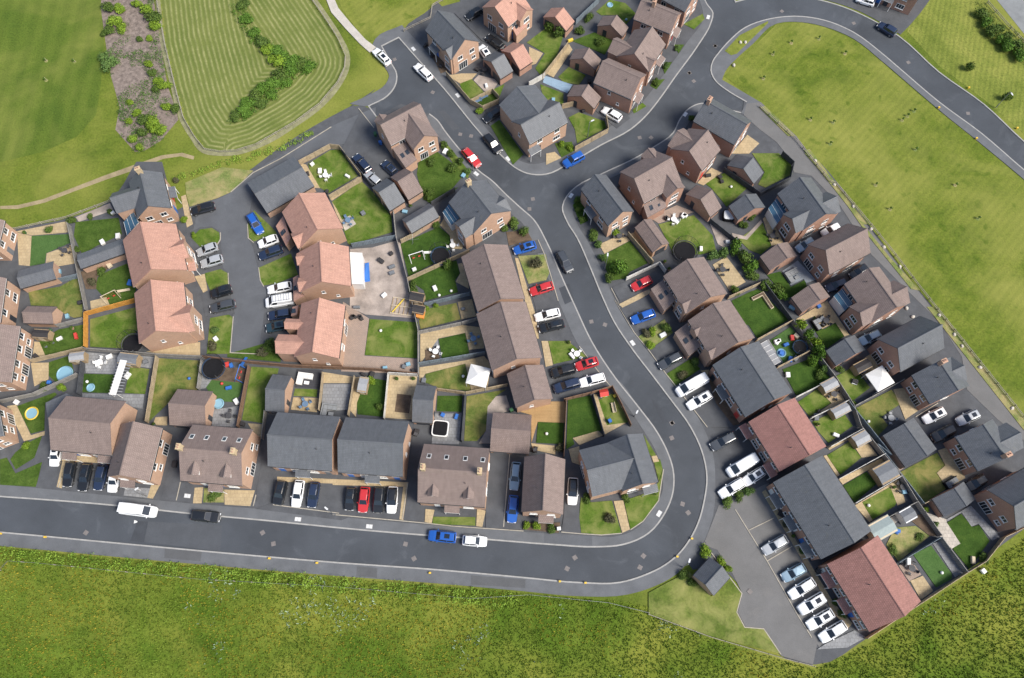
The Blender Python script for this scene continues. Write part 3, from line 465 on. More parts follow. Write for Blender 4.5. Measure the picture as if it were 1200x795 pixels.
PLOTS=[[(-92.13,22.49),(-86.21,21.78),(-76.02,21.06),(-65.84,20.21),(-54.22,18.98),(-39.82,17.68),(-28.36,16.56),(-16.98,15.59),(-4.23,14.72),(6.58,13.89),(14.07,13.52),(18.31,13.89),(22.64,15.73),(25.62,19.14),(27.14,22.58),(27.4,26.35),(26.65,29.34),(25.23,32.56),(22.12,37.28),(18.29,42.62),(14.28,49.58),(11.7,55.88),(9.03,62.72),(6.44,69.59),(4.14,74.12),(1.63,76.69),(-1.1,79.52),(-3.81,82.55),(-6.49,84.85),(-9.91,89.13),(-13.44,94.09),(-15.01,96.56),(-16.6,97.97),(-17.47,98.38),(-22.36,100.42),(-27.16,97.16),(-28.83,99.39),(-32.31,100.01),(-27.72,103.92),(-30.15,101.23),(-33.45,99.19),(-45.47,90.4),(-52.32,84.01),(-59.96,78.92),(-64.46,75.95),(-68.52,86.89),(-73.54,86.89),(-77.4,78.17),(-84.59,74.48),(-94.05,72.3),(-103.02,69.77)],
[(-22.96,116.93),(-19.63,111.62),(-13.74,103.98),(-5.75,92.76),(-1.79,87.96),(0.55,85.62),(2.89,84.3),(6.64,84.09),(11.02,86.41),(17.59,90.73),(23.53,94.31),(27.17,97.97),(29.43,101.03),(33.3,106.93),(38.49,114.66),(41.87,120.9),(42.41,123.14),(41.29,125.62),(40.18,129.97),(38.83,131.36),(-24.25,140.81),(-14.65,131.36),(-10.88,126.3),(-14.83,124.94),(-15.96,126.3),(-17.16,124.49),(-22.68,118.69)],
[(46.28,98.78),(42.05,99.39),(38.18,100.42),(35.51,99.19),(32.04,93.56),(27.77,90.12),(24.92,88.17),(17.34,84.09),(12.59,81.43),(10.55,79.16),(9.65,76.87),(10.4,73.93),(12.28,70.31),(14.62,64.01),(16.65,58.1),(18.6,53.2),(21.49,48.19),(25.16,42.71),(27.99,38.44),(30.89,33.84),(32.53,29.64),(33.06,24.94),(32.33,21.21),(31.03,17.49),(29.39,14.69),(27.21,12.21),(28.8,10.94),(29.55,9.86),(33.81,10.67),(37.08,6.93),(37.5,5.61),(36.41,4.3),(36.42,2.99),(38.79,0.67),(40.22,0.03),(42.06,-2.88),(47.65,-4.51),(56.42,-0.6),(73.8,9.46),(85.06,16.42),(94.9,22.06),(95.59,24.94),(89.08,35.06),(81.3,48.76),(72.93,63.06),(65.49,77.43),(60.17,86.89),(55.73,91.77),(52.06,96.76),(49.02,100.42),(46.86,101.23)],
[(64.76,133.69),(64.15,127.44),(69.99,125.39),(73.91,123.36),(81.07,117.59),(83.44,120.01),(93.83,133.69)]]
COVERS=[('close',[(-51.95,83.31),(-47.0,87.17),(-42.27,90.7),(-35.99,95.09),(-27.45,99.56),(-27.04,92.28),(-29.7,90.3),(-33.98,90.9),(-41.77,86.97),(-49.45,81.78),(-49.99,77.63),(-50.32,73.2),(-49.63,69.92),(-48.62,68.13),(-47.63,64.93),(-47.22,64.04),(-45.87,60.38),(-45.18,59.86),(-45.18,53.74),(-45.41,47.13),(-50.51,47.39),(-50.72,54.41),(-52.39,60.55),(-52.68,62.98),(-53.77,64.04),(-54.97,69.92),(-55.52,71.74),(-56.94,72.65),(-59.2,72.46),(-60.4,71.74),(-60.14,74.67),(-61.73,76.7),(-56.7,78.57),(-54.23,80.07)]),
('private',[(47.27,100.41),(50.17,100.75),(56.37,92.7),(61.75,82.37),(67.48,72.79),(76.56,56.18),(88.72,33.67),(88.23,31.37),(84.47,35.02),(80.15,40.49),(80.39,46.56),(77.59,53.15),(67.3,66.73),(62.81,77.3),(58.19,83.73),(54.94,84.5),(53.76,88.77),(52.28,91.38),(49.22,94.35),(46.43,97.7)]),
('private',[(34.68,20.31),(43.44,24.05),(46.56,16.07),(52.47,3.11),(48.68,-2.0),(48.34,-1.49),(47.26,-4.63),(42.5,-3.25),(40.23,0.84),(37.26,1.07),(36.22,3.29),(37.25,6.17),(35.72,9.76),(33.76,13.03),(31.57,13.85)]),
('patch',[(-57.15,13.29),(-50.99,12.74),(-51.02,11.2),(-57.06,11.74)]),
('patch',[(-6.72,9.0),(2.22,8.34),(2.12,7.01),(-6.69,7.54)]),
('patch',[(-25.34,10.39),(-21.98,10.12),(-21.98,8.6),(-25.34,8.91)]),
('patch2',[(5.39,15.69),(13.26,15.19),(13.21,13.67),(5.31,14.14)]),
('roaddark',[(-62.39,17.71),(-60.63,17.62),(-60.82,14.29),(-63.1,14.43)]),
('roadlight',[(-60.58,17.62),(-48.23,16.97),(-48.05,12.83),(-60.77,14.29)]),
('roaddark',[(24.32,38.96),(25.33,38.34),(27.2,34.63),(26.15,34.63)]),
('roadlight',[(-14.94,98.68),(-13.57,98.89),(-10.37,94.63),(-11.72,94.03)]),
('roaddark',[(8.65,59.91),(10.56,60.77),(11.42,57.53),(9.68,56.68)]),
('lawna',[(-90.71,70.68),(-83.8,71.05),(-83.14,69.24),(-87.25,67.09),(-87.15,64.96),(-89.77,64.43)]),
('beige',[(-93.62,71.41),(-90.75,70.68),(-89.8,64.43),(-91.89,64.61)]),
('beige',[(-87.17,67.02),(-82.75,68.88),(-81.38,64.96),(-85.09,64.26),(-86.96,64.96)]),
('lawng',[(-82.98,73.6),(-74.96,74.52),(-73.73,71.05),(-78.16,68.52),(-80.42,66.73),(-82.76,70.68)]),
('gravel',[(-83.16,74.63),(-77.13,77.67),(-76.22,76.18),(-82.34,73.67)]),
('beige',[(-93.99,71.59),(-84.64,73.78),(-84.03,71.41),(-90.7,70.76)]),
('lawng',[(-76.72,62.15),(-75.32,63.19),(-71.77,64.94),(-69.46,60.43),(-69.05,57.87),(-73.52,56.51),(-75.06,58.21),(-76.77,59.91)]),
('soil',[(-80.1,63.2),(-75.94,64.96),(-74.86,64.26),(-76.89,62.16),(-76.62,59.73),(-78.52,59.73)]),
('beige',[(-77.3,57.32),(-74.46,58.17),(-73.54,56.47),(-76.84,55.62)]),
('lawno',[(-89.02,59.2),(-83.37,60.24),(-80.42,62.32),(-78.81,57.83),(-78.17,54.27),(-79.69,54.04),(-82.42,55.28),(-83.56,56.3),(-87.99,56.47)]),
('lawng',[(-85.02,49.45),(-82.06,51.77),(-77.64,52.77),(-76.81,48.14),(-83.21,46.52),(-84.74,48.8)]),
('beige',[(-85.95,49.45),(-85.01,49.39),(-83.27,46.52),(-85.63,46.36)]),
('lawng',[(-82.56,45.55),(-78.97,46.84),(-77.76,43.62),(-80.44,41.71),(-82.06,42.98)]),
('beige',[(-85.74,45.39),(-82.58,45.48),(-82.02,42.35),(-84.26,41.08)]),
('lawnb',[(-76.67,53.77),(-68.77,56.13),(-67.61,51.77),(-69.66,48.14),(-75.73,48.47)]),
('beige',[(-65.56,47.56),(-56.11,49.39),(-55.77,46.84),(-63.35,47.17)]),
('lawnd',[(-75.89,43.4),(-70.53,43.24),(-70.41,39.82),(-75.58,39.98)]),
('lawnb',[(-67.88,44.74),(-64.44,44.26),(-64.49,39.66),(-68.14,39.82)]),
('paving',[(-76.63,47.49),(-70.37,46.84),(-70.09,43.36),(-75.61,43.52)]),
('paving',[(-75.54,39.76),(-64.63,39.6),(-64.53,37.01),(-75.32,38.57)]),
('paving',[(-67.6,46.84),(-63.86,46.52),(-64.16,44.42),(-67.6,44.9)]),
('lawno',[(-62.95,46.3),(-55.33,45.82),(-55.44,40.28),(-58.94,40.59),(-60.34,37.79),(-62.26,35.64),(-63.26,34.42),(-63.28,37.48)]),
('beige',[(-62.05,35.45),(-59.98,35.6),(-59.83,34.01),(-62.29,34.07)]),
('lawng',[(-86.54,37.46),(-80.41,39.95),(-79.97,39.58),(-81.73,37.77),(-80.94,33.16),(-83.14,32.55)]),
('beige',[(-88.34,37.46),(-86.71,37.71),(-83.08,32.25),(-80.79,33.0),(-80.76,32.25),(-84.04,31.19)]),
('lawng',[(-85.12,29.24),(-83.39,30.89),(-81.13,32.19),(-81.7,28.35),(-84.45,26.34),(-85.75,28.05)]),
('lawng',[(-87.51,28.05),(-86.4,28.35),(-84.36,25.64),(-80.23,27.61),(-80.4,23.36),(-86.57,23.71)]),
('beige',[(-76.87,29.24),(-68.23,28.65),(-68.15,27.31),(-76.88,27.76)]),
('beige',[(-76.92,23.36),(-76.74,27.76),(-76.12,27.61),(-75.85,23.07)]),
('paving',[(-65.31,23.36),(-60.33,23.07),(-61.25,21.49),(-65.36,21.92)]),
('beige',[(-61.0,23.65),(-59.55,23.65),(-60.37,21.4),(-61.31,21.52)]),
('drive',[(-79.87,28.05),(-77.23,28.05),(-77.16,23.13),(-80.44,23.25)]),
('drive',[(-76.04,27.16),(-67.95,27.02),(-66.3,22.35),(-75.99,23.07)]),
('drive',[(-58.37,33.76),(-55.97,33.61),(-57.1,26.87),(-53.64,20.77),(-59.04,21.2),(-58.41,26.87)]),
('beige',[(-53.58,23.2),(-52.15,23.34),(-52.08,20.61),(-53.52,20.61)]),
('lawny',[(-51.98,23.2),(-48.61,22.91),(-48.35,20.75),(-51.81,20.75)]),
('beige',[(-48.55,22.91),(-43.38,22.77),(-43.85,20.15),(-48.17,20.38)]),
('drive',[(-42.64,35.27),(-40.31,29.82),(-40.42,25.09),(-40.26,20.61),(-42.86,20.61),(-43.09,22.77),(-42.71,27.44)]),
('drive',[(-39.77,24.36),(-23.08,23.63),(-22.87,19.9),(-28.43,17.8),(-42.85,19.68),(-39.99,20.75)]),
('beige',[(-39.84,25.09),(-23.12,24.36),(-23.08,23.63),(-39.76,24.27)]),
('beige',[(-30.38,24.7),(-17.54,24.12),(-18.12,17.82),(-18.76,17.96),(-18.37,23.39),(-30.3,23.68)]),
('drive',[(-30.29,23.62),(-18.43,23.33),(-18.76,17.96),(-29.93,18.75)]),
('lawny',[(-63.3,82.16),(-56.57,85.62),(-50.45,84.84),(-53.92,80.26),(-56.72,78.76),(-61.75,76.89),(-62.82,79.89)]),
('beige',[(-63.71,79.13),(-62.84,79.51),(-60.6,73.2),(-61.64,72.46)]),
('lawnb',[(-49.33,76.15),(-44.79,71.74),(-44.39,71.01),(-46.3,70.65),(-48.61,69.49),(-49.6,70.29),(-50.15,73.2)]),
('lawnb',[(-39.87,86.39),(-35.74,89.51),(-33.89,89.71),(-29.95,83.69),(-35.33,79.89),(-37.08,81.02),(-38.93,83.31)]),
('beige',[(-41.73,86.58),(-40.18,86.2),(-37.07,80.94),(-38.24,81.02)]),
('lawnb',[(-34.52,78.0),(-29.21,82.55),(-26.6,79.83),(-23.04,74.98),(-22.55,71.52),(-30.5,68.77),(-30.94,69.2),(-31.78,71.74)]),
('pale',[(-32.58,73.93),(-30.86,75.03),(-29.59,73.2),(-31.61,71.74)]),
('beige',[(-35.36,79.43),(-29.67,83.57),(-29.05,82.73),(-34.61,78.2)]),
('beige',[(-34.59,78.01),(-33.59,76.52),(-31.88,73.2),(-32.5,72.83)]),
('lawnb',[(-60.53,70.29),(-59.14,72.03),(-56.9,72.36),(-55.38,71.37),(-55.04,69.92),(-55.83,68.48),(-58.66,68.41)]),
('lawnb',[(-56.98,62.91),(-54.22,63.79),(-52.84,62.98),(-52.39,60.55),(-55.59,59.51),(-56.65,61.59)]),
('beige',[(-58.81,62.28),(-57.03,62.81),(-56.07,59.51),(-56.79,59.0)]),
('lawnb',[(-54.89,54.01),(-51.53,54.68),(-50.77,54.07),(-50.48,47.13),(-54.62,47.07)]),
('lawnb',[(-47.15,64.04),(-41.41,66.97),(-39.67,62.63),(-43.39,60.89),(-45.88,60.44),(-46.64,61.59)]),
('lawng',[(-50.93,47.07),(-41.69,50.01),(-41.26,45.58),(-50.86,46.49)]),
('drive',[(-57.08,58.83),(-52.17,60.03),(-50.45,54.74),(-55.86,54.24)]),
('lawnb',[(-25.87,53.82),(-17.1,53.15),(-16.98,46.3),(-26.32,46.89)]),
('pinkpave',[(-30.95,57.2),(-26.36,54.15),(-25.97,53.88),(-26.4,46.76),(-16.82,46.17),(-16.71,43.34),(-30.31,43.82),(-30.95,52.81)]),
('gravel',[(-26.25,68.23),(-21.17,69.85),(-19.44,61.53),(-17.54,53.95),(-26.71,54.69),(-29.62,56.04),(-30.42,67.88)]),
('lawna',[(-53.98,40.88),(-53.38,42.14),(-50.72,42.78),(-47.53,41.51),(-47.89,39.31),(-48.97,38.21),(-52.0,38.37)]),
('paving',[(-55.3,40.56),(-54.85,44.06),(-53.1,42.3),(-53.99,40.72)]),
('paving',[(-52.1,36.82),(-47.68,37.5),(-47.84,33.74),(-52.03,33.9)]),
('soil',[(-53.4,44.7),(-47.25,44.38),(-47.25,41.67),(-53.08,42.21)]),
('lawnb',[(-46.37,44.7),(-41.45,44.38),(-41.59,43.35),(-42.55,43.26),(-43.49,40.56),(-42.99,34.36),(-46.94,34.97)]),
('beige',[(-45.83,34.36),(-42.98,34.2),(-43.0,31.62),(-44.77,32.83)]),
('lawnb',[(-38.2,40.66),(-34.25,40.5),(-34.29,39.12),(-38.38,39.31)]),
('darkdeck',[(-38.22,44.22),(-33.63,44.06),(-34.06,40.69),(-38.31,40.88)]),
('beige',[(-38.36,39.06),(-33.97,38.93),(-34.06,36.35),(-38.6,36.82)]),
('paving',[(-33.27,41.51),(-28.42,41.51),(-28.7,36.82),(-33.32,36.45)]),
('beige',[(-33.76,43.74),(-27.9,42.78),(-27.98,41.67),(-33.44,41.67)]),
('lawnd',[(-25.66,42.71),(-21.98,42.07),(-22.23,35.51),(-26.9,35.97),(-27.18,37.98)]),
('beige',[(-28.4,42.71),(-25.73,42.87),(-27.13,38.14),(-27.16,35.51),(-28.3,36.74)]),
('beige',[(-21.66,43.09),(-16.79,42.96),(-17.37,35.05),(-22.22,35.36)]),
('soil',[(-20.19,39.7),(-17.61,39.39),(-17.92,36.13),(-20.48,36.43)]),
('lawnd',[(-13.08,39.33),(-8.7,39.33),(-8.79,36.43),(-13.14,36.53)]),
('paving',[(-13.43,36.13),(-8.79,36.13),(-9.11,30.65),(-13.85,30.8)]),
('drive',[(-17.1,34.28),(-13.96,34.28),(-14.28,30.77),(-15.73,22.53),(-15.25,17.68),(-18.13,17.96),(-17.4,24.26)]),
('lawno',[(-7.95,39.23),(-1.01,40.49),(-2.82,39.23),(-4.25,37.36),(-4.5,33.06),(-6.02,31.25),(-8.24,31.25)]),
('gravel',[(-4.25,37.36),(-2.82,39.23),(-1.01,39.39),(-0.25,36.74),(-3.39,35.51),(-3.65,30.8),(-5.72,30.8),(-4.5,33.06)]),
('lawno',[(-15.34,43.34),(-8.37,45.2),(-7.21,40.17),(-12.82,40.74),(-15.28,41.75)]),
('beige',[(-16.45,44.56),(-8.38,45.85),(-5.02,46.72),(-3.78,45.27),(-4.34,40.49),(-7.15,40.17),(-8.31,45.27),(-15.34,43.41),(-16.34,41.75)]),
('lawnd',[(-13.2,49.93),(-8.48,51.08),(-7.64,47.21),(-12.47,46.14)]),
('paving',[(-15.76,50.65),(-13.37,50.49),(-13.21,48.51),(-15.69,48.68)]),
('beige',[(-16.55,51.15),(-9.14,52.64),(-5.39,52.14),(-5.03,48.19),(-7.65,47.86),(-8.42,51.15),(-13.26,50.06),(-16.33,45.27)]),
('soil',[(-15.66,47.86),(-13.36,48.19),(-12.83,45.91),(-15.43,45.75)]),
('lawnd',[(-20.96,68.95),(-13.8,72.57),(-11.79,70.76),(-11.41,68.23),(-12.66,66.81),(-13.9,65.39),(-19.15,62.23),(-19.99,65.39)]),
('lawnd',[(-18.86,61.36),(-12.6,64.86),(-10.37,65.56),(-9.67,62.92),(-10.53,61.53),(-9.91,59.11),(-15.85,57.4),(-16.18,59.46)]),
('lawno',[(-16.1,55.7),(-10.17,56.99),(-9.32,53.75),(-16.52,51.85),(-16.89,53.35)]),
('beige',[(-10.1,64.86),(-8.44,65.21),(-7.96,59.8),(-10.4,61.18),(-9.61,62.92)]),
('beige',[(-9.92,57.13),(-7.35,57.74),(-6.52,54.35),(-9.16,53.75)]),
('beige',[(-13.65,72.94),(-12.88,74.59),(-8.53,69.67),(-9.46,67.88),(-11.24,68.05),(-11.73,70.76)]),
('lawny',[(1.18,66.45),(6.33,66.81),(6.91,62.92),(6.32,61.53),(3.07,60.77)]),
('soil',[(-1.08,71.48),(2.82,71.85),(3.78,69.85),(-0.59,68.59)]),
('beige',[(0.54,66.1),(1.18,66.02),(4.28,54.69),(4.85,50.03),(3.92,50.03)]),
('drive',[(0.22,68.41),(4.91,69.85),(6.01,67.16),(1.18,66.52)]),
('drive',[(3.13,60.63),(6.89,61.53),(8.4,57.4),(9.55,52.68),(4.85,50.36),(4.29,56.04)]),
('drive',[(5.7,44.83),(13.55,46.54),(17.32,41.23),(13.34,39.9),(7.27,38.49)]),
('lawng',[(-18.27,86.73),(-14.64,89.07),(-11.88,86.73),(-9.3,84.02),(-11.72,80.59),(-16.95,78.33),(-18.49,84.02)]),
('lawng',[(-16.95,78.52),(-10.41,81.16),(-12.35,79.46),(-15.6,77.58)]),
('beige',[(-30.09,90.25),(-29.27,90.65),(-24.14,83.26),(-25.13,83.06)]),
('lawnb',[(-14.21,91.44),(-13.36,91.64),(-8.14,84.41),(-8.62,83.06),(-11.89,87.12)]),
('lawnb',[(-10.63,105.16),(-8.2,106.34),(-5.64,103.07),(-8.46,101.33),(-10.18,103.91)]),
('lawng',[(-8.04,101.21),(-3.97,103.28),(-2.74,101.33),(-5.94,99.68)]),
('lawnb',[(-3.8,103.82),(-1.54,105.08),(-2.5,102.16)]),
('beige',[(-10.33,107.7),(-7.17,107.7),(-8.2,106.34),(-10.63,105.25),(-13.13,107.27)]),
('soil',[(-17.82,115.46),(-16.22,115.9),(-13.17,108.55),(-14.55,107.7)]),
('lawnb',[(3.07,115.46),(7.78,119.88),(10.68,117.22),(9.06,111.12),(5.83,107.27),(4.79,108.97),(6.78,112.76)]),
('beige',[(3.54,114.37),(6.37,112.76),(4.92,110.17),(3.5,109.61)]),
('beige',[(7.0,107.7),(11.82,115.11),(12.5,113.71),(8.46,106.77)]),
('lawnb',[(9.45,106.85),(11.61,109.32),(15.07,107.27),(13.6,104.95),(10.47,105.58)]),
('bluedeck',[(6.65,107.19),(12.28,104.95),(11.18,102.86),(6.27,105.5)]),
('lawnb',[(5.74,105.08),(10.41,102.86),(10.36,100.17),(7.94,100.59),(6.23,102.24)]),
('lawnb',[(17.75,123.48),(20.79,126.67),(24.03,125.75),(26.08,123.02),(23.75,119.88),(22.43,122.57),(18.81,122.57)]),
('lawng',[(12.48,115.9),(17.2,118.1),(21.08,116.34),(19.14,112.41),(16.0,114.15)]),
('lawnb',[(11.3,97.07),(13.39,98.29),(18.48,96.18),(18.76,94.64),(12.85,91.05),(12.53,94.24)]),
('lawng',[(28.69,106.01),(31.16,106.34),(29.26,103.82),(28.09,104.74)]),
('lawng',[(30.7,110.17),(32.92,110.6),(31.24,107.61)]),
('lawnb',[(24.19,98.86),(26.29,100.59),(27.01,99.76),(24.43,98.04)]),
('lawng',[(33.57,114.94),(35.71,114.94),(34.42,112.76)]),
('lawnb',[(36.02,120.24),(40.21,122.93),(40.53,121.58),(38.08,118.9)]),
('drive',[(18.0,101.0),(22.71,98.13),(23.68,96.91),(20.83,94.48),(16.54,98.94)]),
('lawng',[(8.44,91.05),(11.84,91.45),(12.3,89.4),(9.73,87.83)]),
('beige',[(6.71,88.69),(8.4,89.08),(9.66,87.71),(6.67,86.16)]),
('lawnb',[(27.81,73.1),(34.65,75.05),(37.89,70.73),(38.26,67.49),(35.3,66.78),(30.16,66.78),(29.42,69.22)]),
('pinkpave',[(26.15,74.56),(31.57,77.22),(34.75,75.74),(27.87,73.31)]),
('lawnb',[(37.24,82.12),(42.13,84.73),(45.81,81.36),(41.09,76.85),(40.0,78.72),(38.47,80.98)]),
('beige',[(35.9,82.12),(38.85,85.5),(40.83,84.34),(37.02,81.55)]),
('lawnb',[(47.17,88.77),(52.41,88.77),(54.49,86.43),(54.56,84.11),(48.95,81.06),(47.62,81.74),(49.18,84.5)]),
('beige',[(43.17,88.69),(46.64,93.04),(48.82,91.05),(46.55,88.69)]),
('lawnd',[(11.65,77.22),(13.36,79.47),(14.5,73.89),(13.01,73.09)]),
('lawng',[(17.29,66.78),(22.25,69.58),(25.29,65.01),(21.94,63.25),(20.91,61.86),(18.35,61.44),(17.48,63.6)]),
('beige',[(16.4,68.86),(21.03,71.17),(22.26,69.72),(17.29,66.92)]),
('beige',[(22.0,71.02),(23.32,71.46),(26.53,65.36),(25.54,64.83)]),
('lawnb',[(42.68,69.94),(47.6,73.57),(48.69,68.57),(46.57,66.78),(44.41,67.78)]),
('beige',[(47.75,74.31),(49.12,75.49),(51.03,69.29),(48.76,68.57)]),
('gravel',[(41.51,71.28),(44.04,70.55),(47.32,74.02),(47.59,73.46),(44.29,69.83),(41.75,70.37)]),
('beige',[(37.38,64.66),(40.09,66.36),(43.18,61.16),(40.09,59.36)]),
('lawnd',[(40.23,57.38),(44.21,59.36),(46.1,59.36),(49.35,53.99),(47.95,52.66),(41.97,52.66)]),
('lawnd',[(40.37,57.4),(45.35,59.8),(50.33,53.68),(44.18,50.09)]),
('gravel',[(37.48,73.65),(38.08,72.92),(41.97,69.22),(39.93,68.14),(38.71,68.93)]),
('beige',[(19.57,56.7),(25.25,59.78),(25.58,59.02),(20.31,55.85)]),
('lawny',[(22.83,50.4),(27.69,53.73),(29.07,51.13),(24.54,47.84)]),
('lawng',[(27.38,43.32),(31.8,46.15),(33.49,44.28),(28.69,41.04)]),
('drive',[(18.45,60.12),(21.53,61.51),(27.45,64.66),(28.64,63.25),(25.56,59.78),(19.76,57.38)]),
('drive',[(19.84,55.85),(25.5,58.75),(28.13,55.34),(27.7,53.96),(22.09,51.13)]),
('drive',[(24.54,47.84),(29.38,51.13),(32.47,46.86),(27.33,43.48)]),
('drive',[(28.69,41.04),(34.69,43.96),(36.0,37.96),(38.6,33.65),(33.84,33.65)]),
('soil',[(34.61,43.0),(35.97,41.1),(39.56,34.26),(38.33,33.96),(35.7,37.96)]),
('lawna',[(46.46,49.7),(50.49,52.34),(53.07,48.12),(48.12,45.2)]),
('lawnd',[(48.06,44.18),(53.78,46.43),(56.34,42.58),(51.73,39.8),(49.88,39.48)]),
('paving',[(44.7,49.1),(46.18,49.93),(48.31,45.53),(47.16,44.88)]),
('lawnd',[(54.19,53.35),(55.1,54.35),(56.32,51.75),(58.67,53.01),(59.87,50.42),(56.46,48.12),(54.5,52.08)]),
('beige',[(51.59,53.75),(57.7,57.4),(60.84,50.75),(59.93,50.42),(58.69,53.15),(55.86,51.75),(55.11,54.42),(52.8,53.41)]),
('lawnd',[(47.23,62.58),(49.86,63.27),(51.4,60.14),(54.11,61.53),(54.42,60.14),(51.49,58.15),(50.22,58.15)]),
('greydeck',[(50.18,63.34),(53.32,65.53),(56.19,61.6),(54.35,60.91),(53.98,61.77),(51.45,60.49)]),
('lawnb',[(57.05,42.71),(60.78,44.72),(63.09,40.8),(59.22,38.05)]),
('beige',[(60.81,44.95),(64.21,47.15),(65.2,44.62),(62.61,42.23)]),
('lawnb',[(50.02,38.16),(53.64,40.51),(55.87,38.01),(51.81,35.59)]),
('beige',[(53.8,40.57),(57.39,41.36),(58.33,38.38),(52.15,35.44),(55.93,37.97)]),
('lawnb',[(52.13,34.61),(55.15,35.99),(56.24,35.22),(57.87,36.15),(59.04,33.91),(54.47,30.88),(53.01,32.84)]),
('beige',[(54.46,29.68),(61.01,33.09),(60.76,33.45),(54.09,30.28)]),
('lawnb',[(53.89,28.73),(58.05,31.12),(59.71,28.34),(55.78,25.39)]),
('beige',[(58.36,31.18),(61.04,31.33),(62.56,28.7),(59.77,28.34)]),
('beige',[(53.29,28.64),(53.84,28.79),(55.63,25.39),(55.16,25.1)]),
('lawnd',[(55.96,23.59),(60.23,25.92),(61.67,23.88),(57.44,20.71)]),
('beige',[(55.33,24.66),(63.23,28.28),(63.76,27.01),(60.32,26.1),(55.9,23.76)]),
('lawnb',[(58.77,20.75),(63.79,23.33),(64.64,21.03),(64.15,20.17),(60.07,17.91)]),
('beige',[(57.4,20.23),(65.47,24.7),(65.99,20.8),(64.6,20.23),(63.86,23.39),(58.72,20.8),(60.05,17.82),(59.44,17.54)]),
('lawno',[(59.98,37.05),(66.82,40.43),(68.23,37.98),(64.24,35.51),(65.19,33.98),(62.77,31.79)]),
('beige',[(67.13,40.49),(69.3,40.8),(71.03,36.74),(68.35,35.05),(67.83,37.36)]),
('lawno',[(65.85,25.81),(72.83,29.21),(73.76,27.05),(72.06,25.72),(73.33,23.1),(68.88,20.52)]),
('beige',[(73.04,29.57),(74.77,30.17),(76.85,24.85),(73.4,23.16),(72.17,25.72),(73.84,27.02)]),
('pinkpave',[(62.68,31.22),(64.01,32.13),(66.97,26.75),(65.83,26.02)]),
('lawny',[(61.71,13.83),(63.58,16.61),(67.05,16.89),(69.04,15.22),(63.26,11.15)]),
('soil',[(66.11,18.08),(68.55,18.92),(70.47,15.28),(69.05,15.28)]),
('pale',[(62.5,17.93),(64.84,19.07),(65.27,18.22),(63.06,16.95)]),
('lawnd',[(72.44,17.46),(74.99,18.87),(76.45,16.75),(77.65,17.03),(78.84,14.44),(74.58,10.01),(72.61,13.01)]),
('pale',[(68.88,19.21),(72.38,17.93),(72.3,17.46),(73.93,14.03),(72.36,13.2),(70.52,15.55)]),
('paving',[(72.39,17.96),(76.84,20.23),(80.69,15.16),(79.27,14.47),(77.55,17.26),(76.31,16.78),(75.12,19.09),(72.47,17.63)]),
('lawna',[(65.85,12.32),(69.06,13.7),(71.63,9.25),(71.48,8.44),(68.73,7.11)]),
('paving',[(69.4,14.03),(71.37,14.72),(73.78,9.52),(72.08,8.66)]),
('beige',[(64.67,8.12),(66.87,8.93),(68.13,6.57),(65.89,5.2)]),
('pinkpave',[(63.16,10.55),(65.51,11.15),(66.62,9.12),(64.48,8.04)]),
('beige',[(42.11,22.46),(42.73,22.89),(52.71,2.85),(51.75,2.85)]),
('beige',[(50.97,3.93),(52.01,4.46),(54.36,1.59),(53.43,0.81)]),
('paving',[(48.24,-2.26),(49.57,-1.49),(54.49,0.56),(56.25,-0.47),(53.03,-2.0)]),
('beige',[(33.47,43.96),(35.01,44.12),(34.58,42.68)]),
('lawnv',[(22.08,6.27),(25.22,7.87),(28.91,9.58),(32.15,5.69),(35.55,8.6),(37.14,6.08),(36.07,3.29),(37.1,1.02),(40.12,0.79),(42.44,-2.93),(31.64,-0.38),(21.89,2.91)]),
('lawnb',[(11.6,21.63),(13.3,20.77),(16.78,21.06),(18.12,15.75),(14.83,15.47),(11.48,15.75),(11.21,18.27)]),
('lawnb',[(18.8,21.06),(23.21,22.5),(24.91,24.29),(25.71,26.34),(24.57,21.12),(21.79,17.71),(19.66,16.31)]),
('beige',[(17.06,20.97),(18.66,21.12),(19.57,16.31),(18.26,15.75)]),
('lawnb',[(22.74,32.35),(24.61,28.89),(24.41,28.0),(23.58,28.89)]),
('lawnb',[(24.23,27.52),(25.3,28.11),(25.63,26.34),(24.83,24.35)]),
('lawnd',[(9.83,38.59),(13.77,39.37),(15.5,33.11),(10.41,31.83),(10.74,30.69),(9.33,29.79)]),
('lawnb',[(15.17,38.59),(17.72,39.75),(20.49,34.69),(16.47,33.65)]),
('beige',[(14.08,39.53),(14.9,39.59),(16.43,34.02),(19.79,34.48),(15.92,32.35)]),
('beige',[(10.47,31.74),(14.9,33.04),(15.71,32.26),(11.56,30.54)]),
('beige',[(9.71,29.79),(11.56,30.33),(11.52,27.12),(10.25,27.56)]),
('lawnd',[(4.52,34.57),(8.99,34.42),(8.76,30.69),(4.18,30.93)]),
('decking',[(1.24,36.48),(3.95,37.65),(6.96,38.28),(9.43,38.28),(9.14,34.45),(4.46,34.63),(3.35,30.93),(3.33,35.86)]),
('beige',[(3.29,30.84),(7.42,30.39),(7.4,28.89),(3.58,29.73)]),
('lawnb',[(6.54,49.54),(9.94,49.54),(12.35,47.58),(13.25,46.6),(7.39,45.15)]),
('beige',[(5.3,49.54),(6.47,49.54),(7.32,44.99),(6.0,44.67)]),
('lawnb',[(-13.13,18.39),(-6.1,18.33),(-6.08,16.92),(-13.23,17.2)]),
('drive',[(-4.36,29.57),(1.97,28.97),(1.63,16.28),(-4.37,16.56)]),
('beige',[(-14.47,19.66),(-12.97,19.52),(-13.38,17.26),(-14.53,17.54)]),
('beige',[(-5.84,19.66),(-4.4,19.38),(-4.94,16.7),(-5.94,16.84)]),
